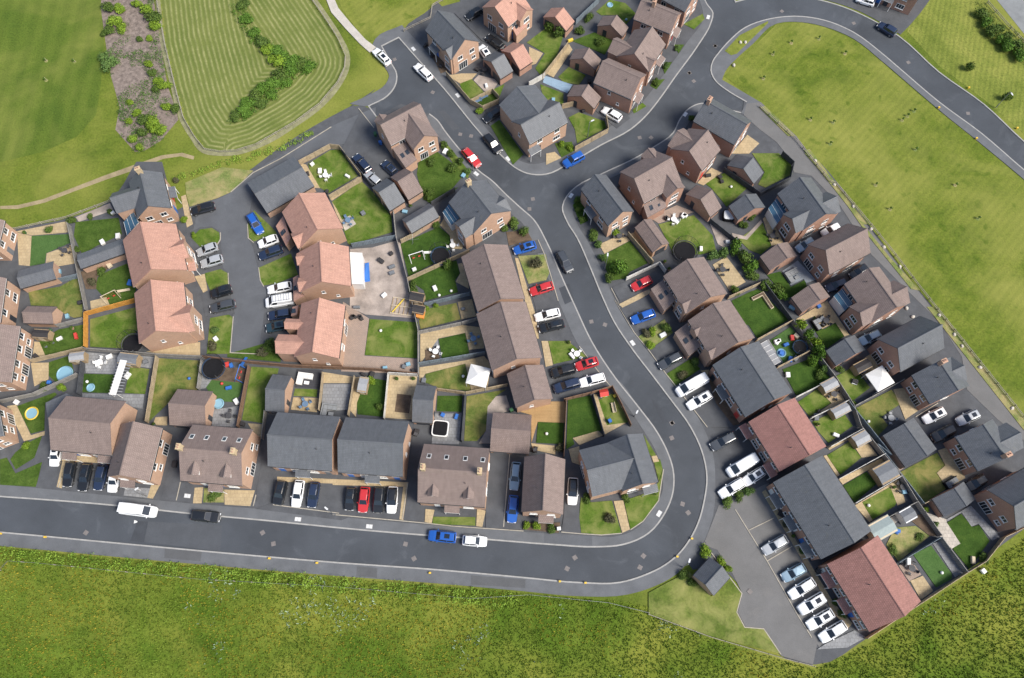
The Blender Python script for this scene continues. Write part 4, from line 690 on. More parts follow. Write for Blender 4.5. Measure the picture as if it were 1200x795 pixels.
('drive',[(9.25,26.34),(11.59,26.49),(11.21,18.27),(11.42,15.61),(8.16,15.89),(8.64,18.56)]),
('soil',[(1.9,17.43),(8.04,17.43),(7.73,15.75),(1.75,16.31)]),
('drive',[(-9.22,123.93),(0.22,117.66),(-1.21,113.28),(-6.22,115.9),(-12.11,123.02)]),
('drive',[(-5.31,98.94),(-2.91,100.59),(0.21,95.29),(-1.16,92.88),(-4.59,95.29)]),
('gravel',[(-6.81,107.27),(-2.59,106.01),(-3.63,103.91),(-5.36,103.07),(-7.84,106.01)]),
('lawng',[(-4.24,95.09),(-2.54,96.5),(2.23,88.53),(0.2,86.2)]),
('drive',[(-33.59,89.46),(-30.44,98.28),(-25.29,92.23),(-23.27,85.95),(-20.55,85.18),(-27.02,81.16)]),
('beige',[(23.86,28.56),(24.75,28.71),(25.12,27.67),(24.15,27.52)]),
('lawny',[(57.47,88.77),(58.82,88.77),(62.5,81.06),(66.38,73.6),(70.46,66.38),(75.2,59.39),(73.52,59.73),(67.25,70.68),(62.73,80.3)]),
('lawny',[(75.78,56.18),(77.51,56.18),(88.99,34.9),(88.59,33.06)]),
('lawny',[(49.64,99.53),(50.92,99.73),(56.09,92.7),(54.68,92.7)]),
('lawny',[(57.38,89.42),(58.54,89.74),(67.53,73.09),(66.45,73.09)]),
('whitepave',[(-40.32,128.95),(-38.62,128.95),(-36.71,124.4),(-33.72,120.3),(-30.49,116.26),(-28.18,114.23),(-29.4,112.93),(-31.41,114.95),(-34.83,119.04),(-38.13,123.27)]),
('path2',[(-98.11,77.11),(-94.85,77.3),(-90.17,78.61),(-85.01,81.06),(-79.5,83.73),(-73.88,86.23),(-68.83,88.38),(-64.86,88.97),(-62.39,88.18),(-62.45,87.4),(-65.09,88.18),(-68.37,87.6),(-73.06,85.27),(-78.7,82.96),(-84.54,80.3),(-89.7,77.86),(-94.68,76.48),(-97.97,76.48)])]
FENCES=[('rail','low timber rail fence between left gardens and open field',[(-94.06,71.98),(-84.62,74.47),(-77.04,77.95)]),
('grey','grey panel fence between two left lawns, running down to the orange fence',[(-83.62,72.62),(-79.89,62.49),(-77.14,55.13)]),
('blue','short blue-grey fence at end of long left garage',[(-83.57,61.03),(-79.81,62.07)]),
('orange','bright orange new timber fence around fresh square lawn',[(-68.58,57.16),(-77.19,54.53),(-76.04,48.12)]),
('grey','pale grey fence beside brown roofed left garage',[(-81.87,52.13),(-77.36,53.39)]),
('tan','tan fence between the two toy strewn left gardens',[(-85.31,45.44),(-76.3,47.86)]),
('grey','curved grey fence above the bottom left pale house',[(-89.19,38.03),(-83.47,39.34),(-76.48,42.99)]),
('dark','dark blue-grey fence beside the stone patio, left gardens',[(-76.17,47.15),(-75.68,39.43)]),
('grey','long grey fence behind the left close houses',[(-75.96,47.7),(-69.76,47.22),(-63.25,46.63),(-54.94,46.18)]),
('brown','long brown fence at bottom end of the close',[(-54.69,46.21),(-46.49,45.25),(-39.12,44.55),(-24.12,43.91),(-16.61,43.03)]),
('tan','tan fence along left of the dry lawn',[(-63.03,46.25),(-63.04,34.42)]),
('grey','pale grey fence between dry lawn and play garden',[(-54.91,45.54),(-54.92,40.33)]),
('brown','dark brown fence right of the play garden',[(-46.46,44.44),(-47.21,33.55)]),
('grey','grey fence beside drive of left slate house',[(-42.75,36.23),(-42.75,31.44)]),
('tan','thin tan fence left of raised slate patio',[(-33.29,43.16),(-33.44,36.45)]),
('tan','tan fence right of raised slate patio',[(-27.67,42.53),(-28.31,35.53)]),
('white','white painted fence beside the vegetable beds',[(-16.69,42.84),(-21.77,43.15),(-22.08,35.0)]),
('grey','long grey fence behind the square bright lawn',[(-16.46,43.03),(-16.84,51.18),(-19.24,61.34),(-21.71,69.91),(-22.71,76.92)]),
('grey','grey double fence above the small dark lawn, middle gardens',[(-16.77,50.85),(-9.09,52.6),(-6.25,53.5)]),
('blue','blue-grey fence below the small dark lawn, middle gardens',[(-16.53,44.94),(-4.84,47.0)]),
('tan','tan fence below the gazebo lawn',[(-13.04,40.25),(-8.15,39.57),(-0.85,41.04)]),
('dark','dark fence between hot tub patio and curved gravel path',[(-8.15,39.25),(-8.63,31.07)]),
('tan','tan fence below the trampoline lawn, middle gardens',[(-19.14,61.34),(-7.96,67.05)]),
('blue','blue-grey fence above the olive middle lawn',[(-15.89,56.32),(-7.71,58.43)]),
('blue','blue-grey fence above the gravel building yard',[(-21.87,69.98),(-29.92,68.26)]),
('tan','tan fence below the slender grey garage',[(-20.77,69.09),(-18.44,70.42),(-13.61,73.9)]),
('dark','dark fence along the upper left drive',[(-33.21,88.75),(-26.69,80.69)]),
('dark','dark fence left of the upper slate house garden',[(-15.34,77.06),(-10.99,80.12)]),
('tan','tan curved fence around furnished square lawn by upper lane',[(-41.32,86.08),(-35.6,89.85),(-33.72,89.58),(-29.18,83.28)]),
('tan','tan fence along the path between two square lawns',[(-34.89,78.49),(-28.99,82.44)]),
('tan','tan fence along pavement beside top left circular lawn',[(-13.34,106.98),(-8.4,100.33),(-5.9,98.69),(-2.72,100.33)]),
('tan','thin fence above the corner plot with blue benches',[(-8.06,100.33),(-3.95,102.89),(-2.62,101.15)]),
('tan','tan fence along the side path of the top lawn',[(6.26,106.31),(11.53,114.27)]),
('white','white fence above the blue deck',[(3.45,104.47),(6.68,106.65)]),
('blue','pale blue fence between top gardens',[(13.32,120.07),(18.49,125.93)]),
('tan','tan stepped fence beside brown garage near white estate car',[(10.01,99.1),(13.13,100.0)]),
('tan','tan pavement fence around lawn behind the blue car',[(12.34,89.27),(19.03,93.49),(18.69,96.7)]),
('tan','tan fence beside the long brown garage',[(21.81,70.61),(26.1,64.63)]),
('white','whitewashed wall like fence beside red car drive',[(21.04,61.43),(27.31,64.56),(28.31,62.88)]),
('dark','dark fence between island lawn and curved path garden',[(37.36,73.51),(42.06,68.95)]),
('dark','dark curved fence around lawn at edge of the green',[(41.03,84.58),(47.45,79.08),(53.61,82.48),(54.71,85.92),(52.77,88.25)]),
('tan','tan fence beside the shrubby rockery',[(39.48,57.65),(45.35,60.39)]),
('dark','dark rear fence right of the sunken dark lawn',[(46.28,60.38),(50.47,53.1)]),
('tan','tan fence above the toy garden',[(43.79,49.41),(50.47,53.04)]),
('tan','tan fence below the toy garden',[(46.85,44.24),(52.67,47.13)]),
('grey','grey back fence of the right terrace gardens',[(50.61,52.94),(53.91,47.19),(56.64,42.55),(59.21,37.23),(59.91,33.5),(62.96,28.77),(65.31,25.24),(67.35,20.82),(70.41,15.21)]),
('blue','blue-grey outer alley fence behind right column gardens',[(58.46,37.85),(62.5,31.45),(64.38,28.47),(62.23,30.44),(65.25,25.57),(68.42,20.4)]),
('white','pale fence, first across the right terrace gardens',[(49.38,38.71),(54.82,41.34)]),
('white','pale fence, second across the right terrace gardens',[(51.61,35.02),(58.34,38.09)]),
('white','pale fence, third across the right terrace gardens',[(54.2,29.95),(60.02,33.01)]),
('white','pale fence, fourth across the right terrace gardens',[(54.91,24.46),(63.19,28.71)]),
('white','pale fence, fifth across the right terrace gardens',[(57.08,20.44),(65.32,24.9)]),
('grey','grey fence below the lawn with round white table',[(59.33,16.74),(67.38,20.68)]),
('grey','grey fence between canopy garden and olive lawn, right column',[(59.43,37.15),(68.67,41.89)]),
('tan','tan fence below the olive lawn with L-shaped patio',[(68.47,20.34),(72.64,22.34)]),
('blue','blue-white fence between weedy garden and artificial lawn',[(62.72,10.89),(70.35,14.91)]),
('grey','grey fence between artificial lawn and pale slabs',[(70.34,14.85),(73.49,9.47)]),
('tan','long tan boundary fence between right gardens and meadow',[(55.88,-0.65),(65.74,4.9),(73.46,9.28),(76.88,11.08),(80.75,14.91),(84.54,16.52)]),
('rail','low rail fence between corner grass and meadow',[(21.84,2.96),(31.57,-0.47),(42.62,-3.57),(47.39,-4.75)]),
('brown','brown fence left of the parking bays, next to four cars',[(9.09,38.36),(13.86,39.61),(17.51,40.7)]),
('dark','dark fence between the two corner lawns',[(14.09,39.3),(15.82,32.01)]),
('brown','curved brown fence along the pavement by the lamp post',[(17.57,40.67),(19.16,37.19),(20.48,33.82)]),
('brown','brown fence left of the dark corner lawn',[(9.47,38.27),(8.81,28.37)]),
('rail','timber knee rail along the edge of the green',[(49.79,99.51),(56.16,91.7),(61.62,82.19),(62.52,82.02),(66.78,74.91),(70.38,68.73),(75.25,59.6),(88.87,35.43)]),
('rail','pale rail fence around the mown hollow',[(-75.28,126.39),(-72.02,115.28),(-68.39,104.65),(-65.58,96.88),(-62.78,92.49),(-60.37,89.55),(-57.28,88.96),(-54.12,89.16),(-50.41,90.53),(-43.0,95.88),(-38.59,100.12),(-35.36,105.28),(-34.23,108.85),(-34.26,111.83),(-36.18,116.37),(-39.45,121.89),(-42.34,126.39)]),
('rail','low rail fence between the top car park and grass',[(-22.55,118.29),(-17.11,121.63),(-16.85,124.79),(-14.72,126.39)]),
('rail','faint wire fence along the bottom meadow hedge',[(-83.39,9.79),(-82.3,11.22),(-77.59,10.91),(-50.77,8.36),(-27.6,7.13),(-6.41,5.37),(2.75,5.94),(15.54,4.72),(21.86,3.2)]),
('rail','grey rail fence along the track in the top right corner',[(100.73,125.78),(103.19,120.77),(106.17,115.28)])]
CARS=[('white hatchback half under the eaves of leftmost bottom house', 'hatch', 'white', -77.72, 28.67, -1.588, 2.37),
('black car leftmost of three dark cars in bottom left bays', 'estate', 'black', -74.81, 25.38, -1.59, 4.23),
('black car middle of three dark cars in bottom left bays', 'estate', 'black', -72.06, 24.87, -1.62, 4.66),
('navy car rightmost of three dark cars in bottom left bays', 'hatch', 'navy', -69.44, 24.87, -1.642, 4.37),
('white car beside the three dark cars in bottom left bays', 'hatch', 'white', -67.09, 24.4, -1.614, 4.12),
('white panel van parked on the bottom road', 'van', 'white', -62.16, 19.38, -0.122, 6.47),
('black estate car parked on the bottom road', 'estate', 'black', -50.83, 18.38, -0.095, 4.95),
('black car left of the white one in front of left slate house', 'suv', 'black', -38.88, 22.24, -1.718, 4.03),
('white car between two dark cars in front of left slate house', 'hatch', 'white', -35.89, 22.14, -1.655, 4.5),
('navy car right of the white one in front of left slate house', 'hatch', 'navy', -33.26, 21.96, -1.655, 4.28),
('black car left of the red car in front of slate houses', 'hatch', 'black', -27.04, 21.27, -1.619, 3.77),
('red car parked in front of the slate houses', 'hatch', 'red', -24.77, 21.12, -1.63, 4.23),
('black car right of the red car in front of slate houses', 'suv', 'black', -22.24, 21.05, -1.611, 4.2),
('white car with dark roof, rightmost in front of slate houses', 'hatch', 'white', -20.03, 21.08, -1.598, 4.42),
('pale blue car on drive above the bright blue car', 'hatch', 'paleblue', 0.53, 25.09, -1.679, 4.89),
('bright blue car on drive below the pale blue one', 'hatch', 'blue', 0.13, 19.59, -1.668, 4.55),
('bright blue four-wheel-drive parked on bottom road by kerb', 'suv', 'blue', -11.49, 15.1, 3.046, 4.62),
('white hatchback on bottom road behind the bright blue four-wheel-drive', 'hatch', 'white', -6.13, 14.39, -0.077, 4.03),
('white car with black roof on drive beside corner slate house', 'hatch', 'white', 10.18, 22.52, -1.642, 4.52),
('black car parked at north end of the close', 'estate', 'black', -58.92, 76.12, -2.842, 4.65),
('bright blue car beside grass patch in the close', 'hatch', 'blue', -48.56, 72.95, -1.004, 4.75),
('white car above navy car in the close bays', 'hatch', 'white', -45.73, 69.17, -2.748, 3.65),
('navy car below white car in the close bays', 'estate', 'navy', -45.01, 66.85, -2.755, 4.62),
('silver car, upper of two silver cars in close', 'hatch', 'silver', -56.95, 67.47, -2.732, 3.95),
('silver car, lower of two silver cars in close', 'estate', 'silver', -55.8, 65.04, -2.822, 4.14),
('black car above dark grey car, west bays of close', 'suv', 'black', -53.25, 58.91, -2.817, 3.64),
('dark grey car, west bays of close', 'estate', 'grey', -52.67, 56.02, -2.895, 4.66),
('white saloon above the white pickup in close', 'hatch', 'white', -42.63, 59.68, -2.92, 4.55),
('white van with ladder rack in close', 'van', 'white', -42.37, 57.03, -2.973, 4.82),
('navy car below the white van in close', 'estate', 'navy', -42.14, 54.42, -2.989, 4.22),
('dark teal car lowest in east bays of close', 'hatch', 'teal', -42.48, 52.09, -2.947, 3.25),
('navy car beside the tan path strip, upper drive', 'estate', 'navy', -29.23, 86.16, 2.267, 4.74),
('silver car with dark glass below navy car, upper drive', 'hatch', 'silver', -26.82, 82.65, 2.393, 4.08),
('dark blue car against brown garage, upper drive', 'hatch', 'navy', -23.77, 85.04, 2.347, 3.67),
('red car parked half on pavement by the upper road', 'hatch', 'red', -7.92, 87.38, -0.887, 5.16),
('black car parked opposite the red car on upper road', 'estate', 'black', -3.78, 90.55, -0.92, 4.9),
('white car at pavement end of the top left turning', 'hatch', 'white', -26.8, 111.46, 2.3, 5.3),
('white car parked at kerb of top left street', 'hatch', 'white', -18.09, 107.66, 2.312, 4.81),
('dark car between slate and terracotta houses at top', 'hatch', 'black', -7.99, 122.4, -2.51, 3.05),
('black car beside the white one behind top slate house', 'estate', 'black', -3.52, 115.13, 2.39, 4.61),
('white car tight behind the top slate house', 'hatch', 'white', -5.63, 112.58, 2.098, 3.3),
('black car tucked beside yellow bush and large slate house', 'hatch', 'black', -3.94, 97.09, -2.476, 3.55),
('white estate car outside the brown garage near the curve', 'estate', 'white', 19.87, 97.45, 2.519, 4.31),
('bright blue car parked on road at upper junction', 'suv', 'blue', 11.97, 86.82, -2.589, 4.44),
('bright blue car on drive below upper slate house', 'hatch', 'blue', 2.38, 67.84, -2.818, 4.38),
('red car beside olive front lawn of terrace', 'hatch', 'red', 5.41, 59.52, -2.813, 4.49),
('white car above dark car outside terrace', 'hatch', 'white', 6.42, 54.34, -2.888, 4.66),
('dark car below white car outside terrace', 'hatch', 'black', 7.08, 52.19, -2.896, 4.77),
('black car with yellow sticker beside red car in terrace bays', 'suv', 'black', 9.01, 43.67, -2.881, 4.23),
('red car beside white furniture lawn in terrace bays', 'hatch', 'red', 13.23, 45.03, -2.837, 4.16),
('navy four-wheel-drive beside white car in terrace bays', 'suv', 'navy', 9.62, 40.98, -2.844, 4.74),
('white car lowest in terrace bays', 'estate', 'white', 14.05, 41.99, -2.873, 4.75),
('dark car driving on the main road in the middle', 'suv', 'grey', 9.82, 64.93, -1.114, 4.47),
('red car on walled drive, east side of main road', 'hatch', 'red', 23.81, 60.55, -2.669, 4.09),
('bright blue car on drive, east side of main road', 'hatch', 'blue', 23.73, 54.01, -2.774, 4.56),
('grey car on drive beside yellow green shrubs', 'hatch', 'grey', 28.13, 45.61, -2.658, 4.78),
('white van beside slate house with white fascia', 'van', 'white', 31.53, 41.03, -2.638, 6.07),
('white car with glass roof beside white van', 'estate', 'white', 32.67, 38.3, -2.622, 5.76),
('dark grey car in front of the short red terrace', 'estate', 'grey', 36.2, 31.03, -2.671, 4.96),
('white van in front of the short red terrace', 'van', 'white', 38.98, 26.85, -2.642, 5.72),
('white hatchback right of a longer white car by red terrace', 'hatch', 'white', 40.8, 24.98, -2.6, 4.23),
('white saloon with dark glass beside the round hedge', 'estate', 'white', 36.91, 23.01, -2.626, 5.44),
('pale silver car alone in upper bays of right car park', 'hatch', 'silver', 43.16, 13.74, -2.648, 4.64),
('pale blue pickup in right car park', 'hatch', 'paleblue', 45.69, 9.37, -2.682, 4.24),
('white car below pale blue pickup in right car park', 'hatch', 'white', 46.76, 6.92, -2.632, 5.11),
('white car with black sunroof in right car park', 'suv', 'white', 48.0, 4.58, -2.651, 5.73),
('white car second from bottom in right car park', 'hatch', 'white', 49.09, 2.23, -2.66, 5.27),
('white car lowest in right car park beside pale slabs', 'hatch', 'white', 50.84, 0.36, -2.65, 4.83),
('white car with dark bonnet in open bays of right column', 'hatch', 'white', 73.18, 35.59, -2.706, 4.29),
('silver car by slate front gable in open bays of right column', 'estate', 'silver', 78.92, 35.2, -2.742, 4.24),
('black car below white car in open bays of right column', 'suv', 'black', 74.09, 32.39, -2.71, 4.26),
('pale blue car beside grey garage and slate house of right column', 'hatch', 'paleblue', 64.15, 49.94, -2.717, 4.32),
('navy car beside brown garage of right column', 'hatch', 'navy', 59.59, 60.23, -2.792, 4.03),
('dark car in shade between brown houses of right column', 'hatch', 'black', 64.14, 62.93, -2.581, 3.42),
('white car in shade between slate and brown houses of right column', 'hatch', 'white', 60.13, 71.52, -2.673, 3.43),
('pale car nose showing behind brown garage of right column', 'hatch', 'paleblue', 54.89, 68.45, -2.578, 3.8),
('black car in shade beside lowest right column house', 'hatch', 'black', 78.21, 23.95, -2.67, 3.5),
('dark car parked on the curved road at top right', 'estate', 'navy', 78.11, 118.45, 2.414, 4.18),
('white car cut by the top edge near curve', 'hatch', 'white', 74.75, 125.88, 2.751, 2.76)]
MISC=[('trampoline', 'black trampoline with net beside the orange fenced lawn', -67.82, 48.74, (2.1, 'black')),
('trampoline', 'dark blue trampoline with net in the play garden below the close', -52.78, 44.19, (2.2, 'navy')),
('trampoline', 'dark blue trampoline on middle lawn behind upper slate house', -13.27, 66.12, (2.0, 'navy')),
('trampoline', 'large black trampoline on the island lawn', 32.25, 67.05, (2.4, 'black')),
('trampoline', 'blue trampoline in the toy strewn garden, right terrace gardens', 51.39, 48.13, (1.4, 'navy')),
('canopy', 'white square gazebo on the middle garden lawn', -5.88, 42.27, (3.6, -14, 'white')),
('canopy', 'white pyramid canopy beside slate house of right column', 64.03, 41.77, (3.6, 28, 'white')),
('shed', 'black flat shed at back of middle garden, upper one', -17.21, 57.35, (2.6, 2.0, 2.0, -12, 'black')),
('shed', 'black shed with open orange door, middle gardens', -16.81, 55.0, (2.2, 1.8, 2.0, -12, 'black')),
('shed', 'grey shed at end of first right terrace lawn', 55.33, 40.79, (2.9, 2.0, 2.0, 27, 'paleshed')),
('shed', 'grey shed with blue door, second right terrace garden', 56.62, 36.26, (3.2, 1.9, 2.0, 27, 'paleshed')),
('shed', 'pale grey shed in third right terrace garden', 59.43, 31.25, (2.8, 2.2, 2.0, 27, 'paleshed')),
('shed', 'dark grey square shed in fourth right terrace garden', 62.7, 25.47, (3.6, 3.2, 2.1, 27, 'grey')),
('shed', 'white framed shed with dark flat roof in weedy garden', 65.25, 18.49, (2.4, 2.2, 2.0, 27, 'grey')),
('shed', 'pale green-grey summerhouse in weedy garden beside red terrace', 60.57, 16.27, (4.2, 3.0, 2.2, 27, 'greenshed')),
('shed', 'grey garden shed beside the stone patio, left gardens', -67.62, 45.55, (3.4, 2.2, 2.1, -6, 'grey')),
('shed', 'dark brown flat shed beside brown left garage', -84.0, 50.33, (2.9, 1.8, 1.9, -4, 'black')),
('shed', 'grey shed at lower end of tan fence, left gardens', -76.79, 46.03, (2.6, 1.8, 1.9, 8, 'paleshed')),
('shed', 'small black shed on the path by blue-grey alley fence', 61.59, 44.26, (3.0, 2.0, 2.0, 27, 'black')),
('shed', 'low grey shed with white door, right edge of vegetable beds garden', -25.98, 40.86, (1.6, 2.8, 1.9, -8, 'paleshed')),
('pergola', 'long white flat pergola roof between two left lawns', -68.56, 41.98, (1.7, 6.4, 2.3, -8)),
('hottub', 'black square hot tub with white rim on grey patio', -12.35, 33.28, (2.9,)),
('hottub', 'glass topped hot tub in dark shelter, island garden', 41.13, 74.65, (2.2,)),
('greenhouse', 'glass roofed lean-to shelter in toy garden, right terraces', 45.4, 46.49, (1.5, 4.4, -63)),
('pool', 'round pale blue paddling pool in left garden', -79.24, 43.33, (1.5, 'paleblue')),
('pool', 'multicoloured paddling pool in bottom left garden', -83.66, 36.13, (1.2, 'paleblue')),
('pool', 'small pale blue paddling pool in play garden', -51.3, 37.87, (0.9, 'paleblue')),
('pool', 'tiny pale blue pool on top lawn', 20.72, 125.2, (0.6, 'paleblue')),
('pool', 'small blue ball pool in toy garden', 48.17, 47.27, (0.8, 'blue')),
('pool', 'pale blue round tub on dark artificial lawn', -74.22, 40.8, (0.7, 'paleblue')),
('tableset', 'table and chairs on beige patio, upper island garden', 49.01, 70.34, ('dark',)),
('tableset', 'round table set on tan patio of the island lawn', 30.66, 73.84, ('white',)),
('tableset', 'round dark table set on rear patio of first right terrace', 56.33, 39.44, ('dark',)),
('tableset', 'blue table set on pale square patio', -31.08, 73.69, ('blue',)),
('tableset', 'white table and chairs beside trampoline, middle garden', -11.08, 68.36, ('white',)),
('tableset', 'round table set on beige patio beside grey garage', -36.01, 37.66, ('blue',)),
('tableset', 'white chairs on furnished square lawn by upper lane', -36.09, 83.44, ('white',)),
('tableset', 'black barbecue and chairs on patio, top left', -5.59, 108.26, ('dark',)),
('tableset', 'round table set on small front lawn by red car', 11.56, 46.89, ('white',)),
('tableset', 'table and chairs on rockery patio', 39.0, 63.38, ('dark',)),
('tableset', 'grey table set on beige patio with dark awning', 56.79, 53.21, ('dark',)),
('tableset', 'white table set on dug patio, olive lawn right column', 65.64, 35.18, ('paleblue',)),
('tableset', 'round table set on beige corner patio beside long brown garage', 20.17, 70.32, ('dark',)),
('tableset', 'white furniture on patio of stone garden, left', -73.13, 45.35, ('white',)),
('tableset', 'white garden set on round lawn of fourth terrace garden', 65.76, 23.23, ('dark',)),
('tableset', 'garden set on brick patio behind bottom red terrace', 65.0, 10.05, ('dark',)),
('tableset', 'furniture on slate patio of play garden', -49.07, 35.56, ('dark',)),
('tableset', 'garden furniture on patio behind terrace, blue set', -6.91, 49.79, ('blue',)),
('tableset', 'furniture by shed on small dark lawn patio', -13.63, 47.34, ('white',)),
('sofa', 'grey corner sofa set on blue-grey deck', 51.84, 62.77, (27, 'grey')),
('sofa', 'white corner sofa set on dark deck', -36.39, 42.75, (-8, 'white')),
('sofa', 'black rattan sofa set on beige patio beside olive lawn', 74.19, 24.1, (27, 'black')),
('sofa', 'black corner lounge by patio next to white canopy', 62.02, 45.07, (27, 'black')),
('sofa', 'grey lounge set on patio beside blue benches, raised slate patio', -31.7, 37.1, (-8, 'grey')),
('sofa', 'dark lounge on dug patio by sunken dark lawn', 55.57, 53.37, (27, 'black')),
('tableset', 'table set on beige patio, top left left-edge garden', -83.54, 67.33, ('dark',)),
('swing', 'white swing frame and slide on middle lawn', -17.76, 66.05, (20,)),
('swing', 'wooden swing frame in garden beside left terracotta house', -73.27, 57.96, (30,)),
('swing', 'blue climbing frame in play garden', -47.98, 43.07, (80,)),
('dryer', 'rotary clothes dryer on middle gardens lawn', -18.53, 69.08, ()),
('sandpit', 'white fire pit block on canopy garden lawn', 60.47, 41.82, ()),
('planter', 'L-shaped white timber planter on sunken dark lawn', 45.99, 58.62, ()),
('bench', 'pale bench on corner lawn with lamp', 17.68, 37.07, (-80,)),
('bench', 'blue bench on corner plot by yellow bush, left', -6.89, 100.72, (30,)),
('bench', 'blue bench on corner plot by yellow bush, right', -5.69, 101.67, (30,)),
('playhouse', 'red and white playhouse on corner lawn by brown fence', 16.04, 39.56, (10,)),
('playhouse', 'orange playhouse beside black shed, middle gardens', -16.51, 54.31, (-10,)),
('bin', 'dark wheelie bin beside hot tub drive', -16.54, 32.25, ('grey',)),
('bin', 'dark wheelie bin beside curved gravel path garage', -0.1, 36.56, ('green',)),
('bin', 'blue wheelie bin beside upper left brown house', -25.87, 90.78, ('blue',)),
('bin', 'green wheelie bin beside upper left brown house', -27.0, 92.76, ('green',)),
('bin', 'pair bin black at island junction slate house', 20.7, 81.11, ('grey',)),
('bin', 'wheelie bin at right car park hedge end', 49.74, 9.65, ('grey',)),
('bin', 'dark wheelie bin beside tan decking', 3.87, 29.52, ('grey',)),
('bin', 'white bag bin beside narrow brown house drive', 7.73, 16.35, ('white',)),
('bin', 'blue tub on weedy lawn', 63.63, 15.96, ('blue',)),
('bin', 'blue tub on corner lawn under lamp', 16.89, 34.61, ('blue',)),
('lamp', 'street lamp on the pavement of the main road bend', 21.29, 35.58, ()),
('lamp', 'street lamp beside walled garden on main road', 17.18, 63.65, ()),
('lamp', 'street lamp on pavement in front of left slate house', -29.46, 18.66, ()),
('lamp', 'street lamp beside substation hut', 27.79, 10.3, ()),
('lamp', 'street lamp in lawn behind the bright blue junction car', 14.94, 92.51, ()),
('lamp', 'street lamp beside red car on the upper road', -7.55, 84.85, ()),
('lamp', 'street lamp on pavement by narrow brown house, bottom left', -61.48, 21.79, ()),
('lamp', 'street lamp beside curved road verge at right', 97.27, 99.46, ()),
('frame', 'timber joist frame lying on the gravel building yard', -20.03, 56.17, ()),
('tarp', 'bright blue tarpaulin heap beside the white extension', -27.0, 63.11, ()),
('clutter', 'plant in green pot near pale house cut by left edge, uppermost of four', -91.9, 71.18, ('pot', 'green')),
('clutter', 'small white box near slim grey roofed garage between left lawns and terracotta house', -76.04, 75.39, ('box', 'white')),
('clutter', 'small white box near wooden swing frame in garden beside left terracotta house', -76.94, 69.19, ('box', 'white')),
('clutter', 'small white box near terracotta roofed house on west side of close, upper one', -74.24, 70.45, ('box', 'white')),
('clutter', 'small pale blue box near slim grey roofed garage between left lawns and terracotta house', -83.87, 63.16, ('box', 'paleblue')),
('clutter', 'small blue box near wooden swing frame in garden beside left terracotta house', -70.43, 60.9, ('box', 'blue')),
('clutter', 'small tan box near slim grey roofed garage between left lawns and terracotta house', -74.83, 64.39, ('box', 'tan')),
('clutter', 'small black box near wooden swing frame in garden beside left terracotta house', -78.91, 56.94, ('box', 'black')),
('clutter', 'small pale blue box near brown roofed garage between the pale houses at left edge', -80.77, 54.23, ('box', 'paleblue')),
('clutter', 'small green box near dark brown flat shed beside brown left garage', -83.34, 51.4, ('box', 'green')),
('clutter', 'plant in orange pot near brown roofed garage between the pale houses at left edge', -79.39, 51.9, ('pot', 'orange')),
('clutter', 'small red box near grey shed at lower end of tan fence, left gardens', -78.5, 50.41, ('box', 'red')),
('clutter', 'plant in grey pot near dark brown flat shed beside brown left garage', -83.53, 48.44, ('pot', 'grey')),
('clutter', 'plant in grey pot near brown roofed garage between the pale houses at left edge', -82.44, 49.16, ('pot', 'grey')),
('clutter', 'small white box near dark brown flat shed beside brown left garage', -81.35, 49.91, ('box', 'white')),
('clutter', 'small white box near grey shed at lower end of tan fence, left gardens', -73.72, 45.19, ('box', 'white')),
('clutter', 'small white box near grey garden shed beside the stone patio, left gardens', -71.8, 46.48, ('box', 'white')),
('clutter', 'small grey box near grey garden shed beside the stone patio, left gardens', -65.2, 45.51, ('box', 'grey')),
('clutter', 'small white box near black trampoline with net beside the orange fenced lawn', -68.0, 42.95, ('box', 'white')),
('clutter', 'white ball near pale blue round tub on dark artificial lawn', -74.95, 41.84, ('ball', 'white')),
('clutter', 'small blue box near round pale blue paddling pool in left garden', -81.6, 41.68, ('box', 'blue')),
('clutter', 'small black box near dark brown flat shed beside brown left garage', -84.84, 46.48, ('box', 'black')),
('clutter', 'blue ball near brown roofed garage behind the dormer house, left bottom row', -57.03, 42.43, ('ball', 'blue')),
('clutter', 'small white box near small pale blue paddling pool in play garden', -48.18, 38.19, ('box', 'white')),
('clutter', 'small black box near small pale blue paddling pool in play garden', -46.67, 34.18, ('box', 'black')),
('clutter', 'red ball near blue climbing frame in play garden', -51.14, 41.48, ('ball', 'red')),
('clutter', 'small blue box near blue climbing frame in play garden', -49.83, 40.69, ('box', 'blue')),
('clutter', 'small red box near blue climbing frame in play garden', -50.65, 45.0, ('box', 'red')),
('clutter', 'small blue box near small pale blue paddling pool in play garden', -49.87, 44.84, ('box', 'blue')),
('clutter', 'small white box near blue climbing frame in play garden', -53.25, 49.88, ('box', 'white')),
('clutter', 'small black box near black shed with open orange door, middle gardens', -28.94, 54.03, ('box', 'black')),
('clutter', 'small black box near black flat shed at back of middle garden, upper one', -27.37, 53.87, ('box', 'black')),
('clutter', 'white ball near black shed with open orange door, middle gardens', -23.69, 51.44, ('ball', 'white')),
('clutter', 'small grey box near grey roofed garage between vegetable beds and black hot tub', -19.19, 44.59, ('box', 'grey')),
('clutter', 'small pale blue box near grey roofed garage between vegetable beds and black hot tub', -18.45, 45.07, ('box', 'paleblue')),
('clutter', 'small pale blue box near black shed with open orange door, middle gardens', -22.54, 44.43, ('box', 'paleblue')),
('clutter', 'small black box near grey roofed garage between vegetable beds and black hot tub', -17.48, 43.79, ('box', 'black')),
('clutter', 'small black box near white corner sofa set on dark deck', -26.28, 43.15, ('box', 'black')),
('clutter', 'small black box near black square hot tub with white rim on grey patio', -24.76, 43.15, ('box', 'black')),
('clutter', 'white ball near white square gazebo on the middle garden lawn', -8.62, 42.83, ('ball', 'white')),
('clutter', 'small blue box near black square hot tub with white rim on grey patio', -12.06, 35.79, ('box', 'blue')),
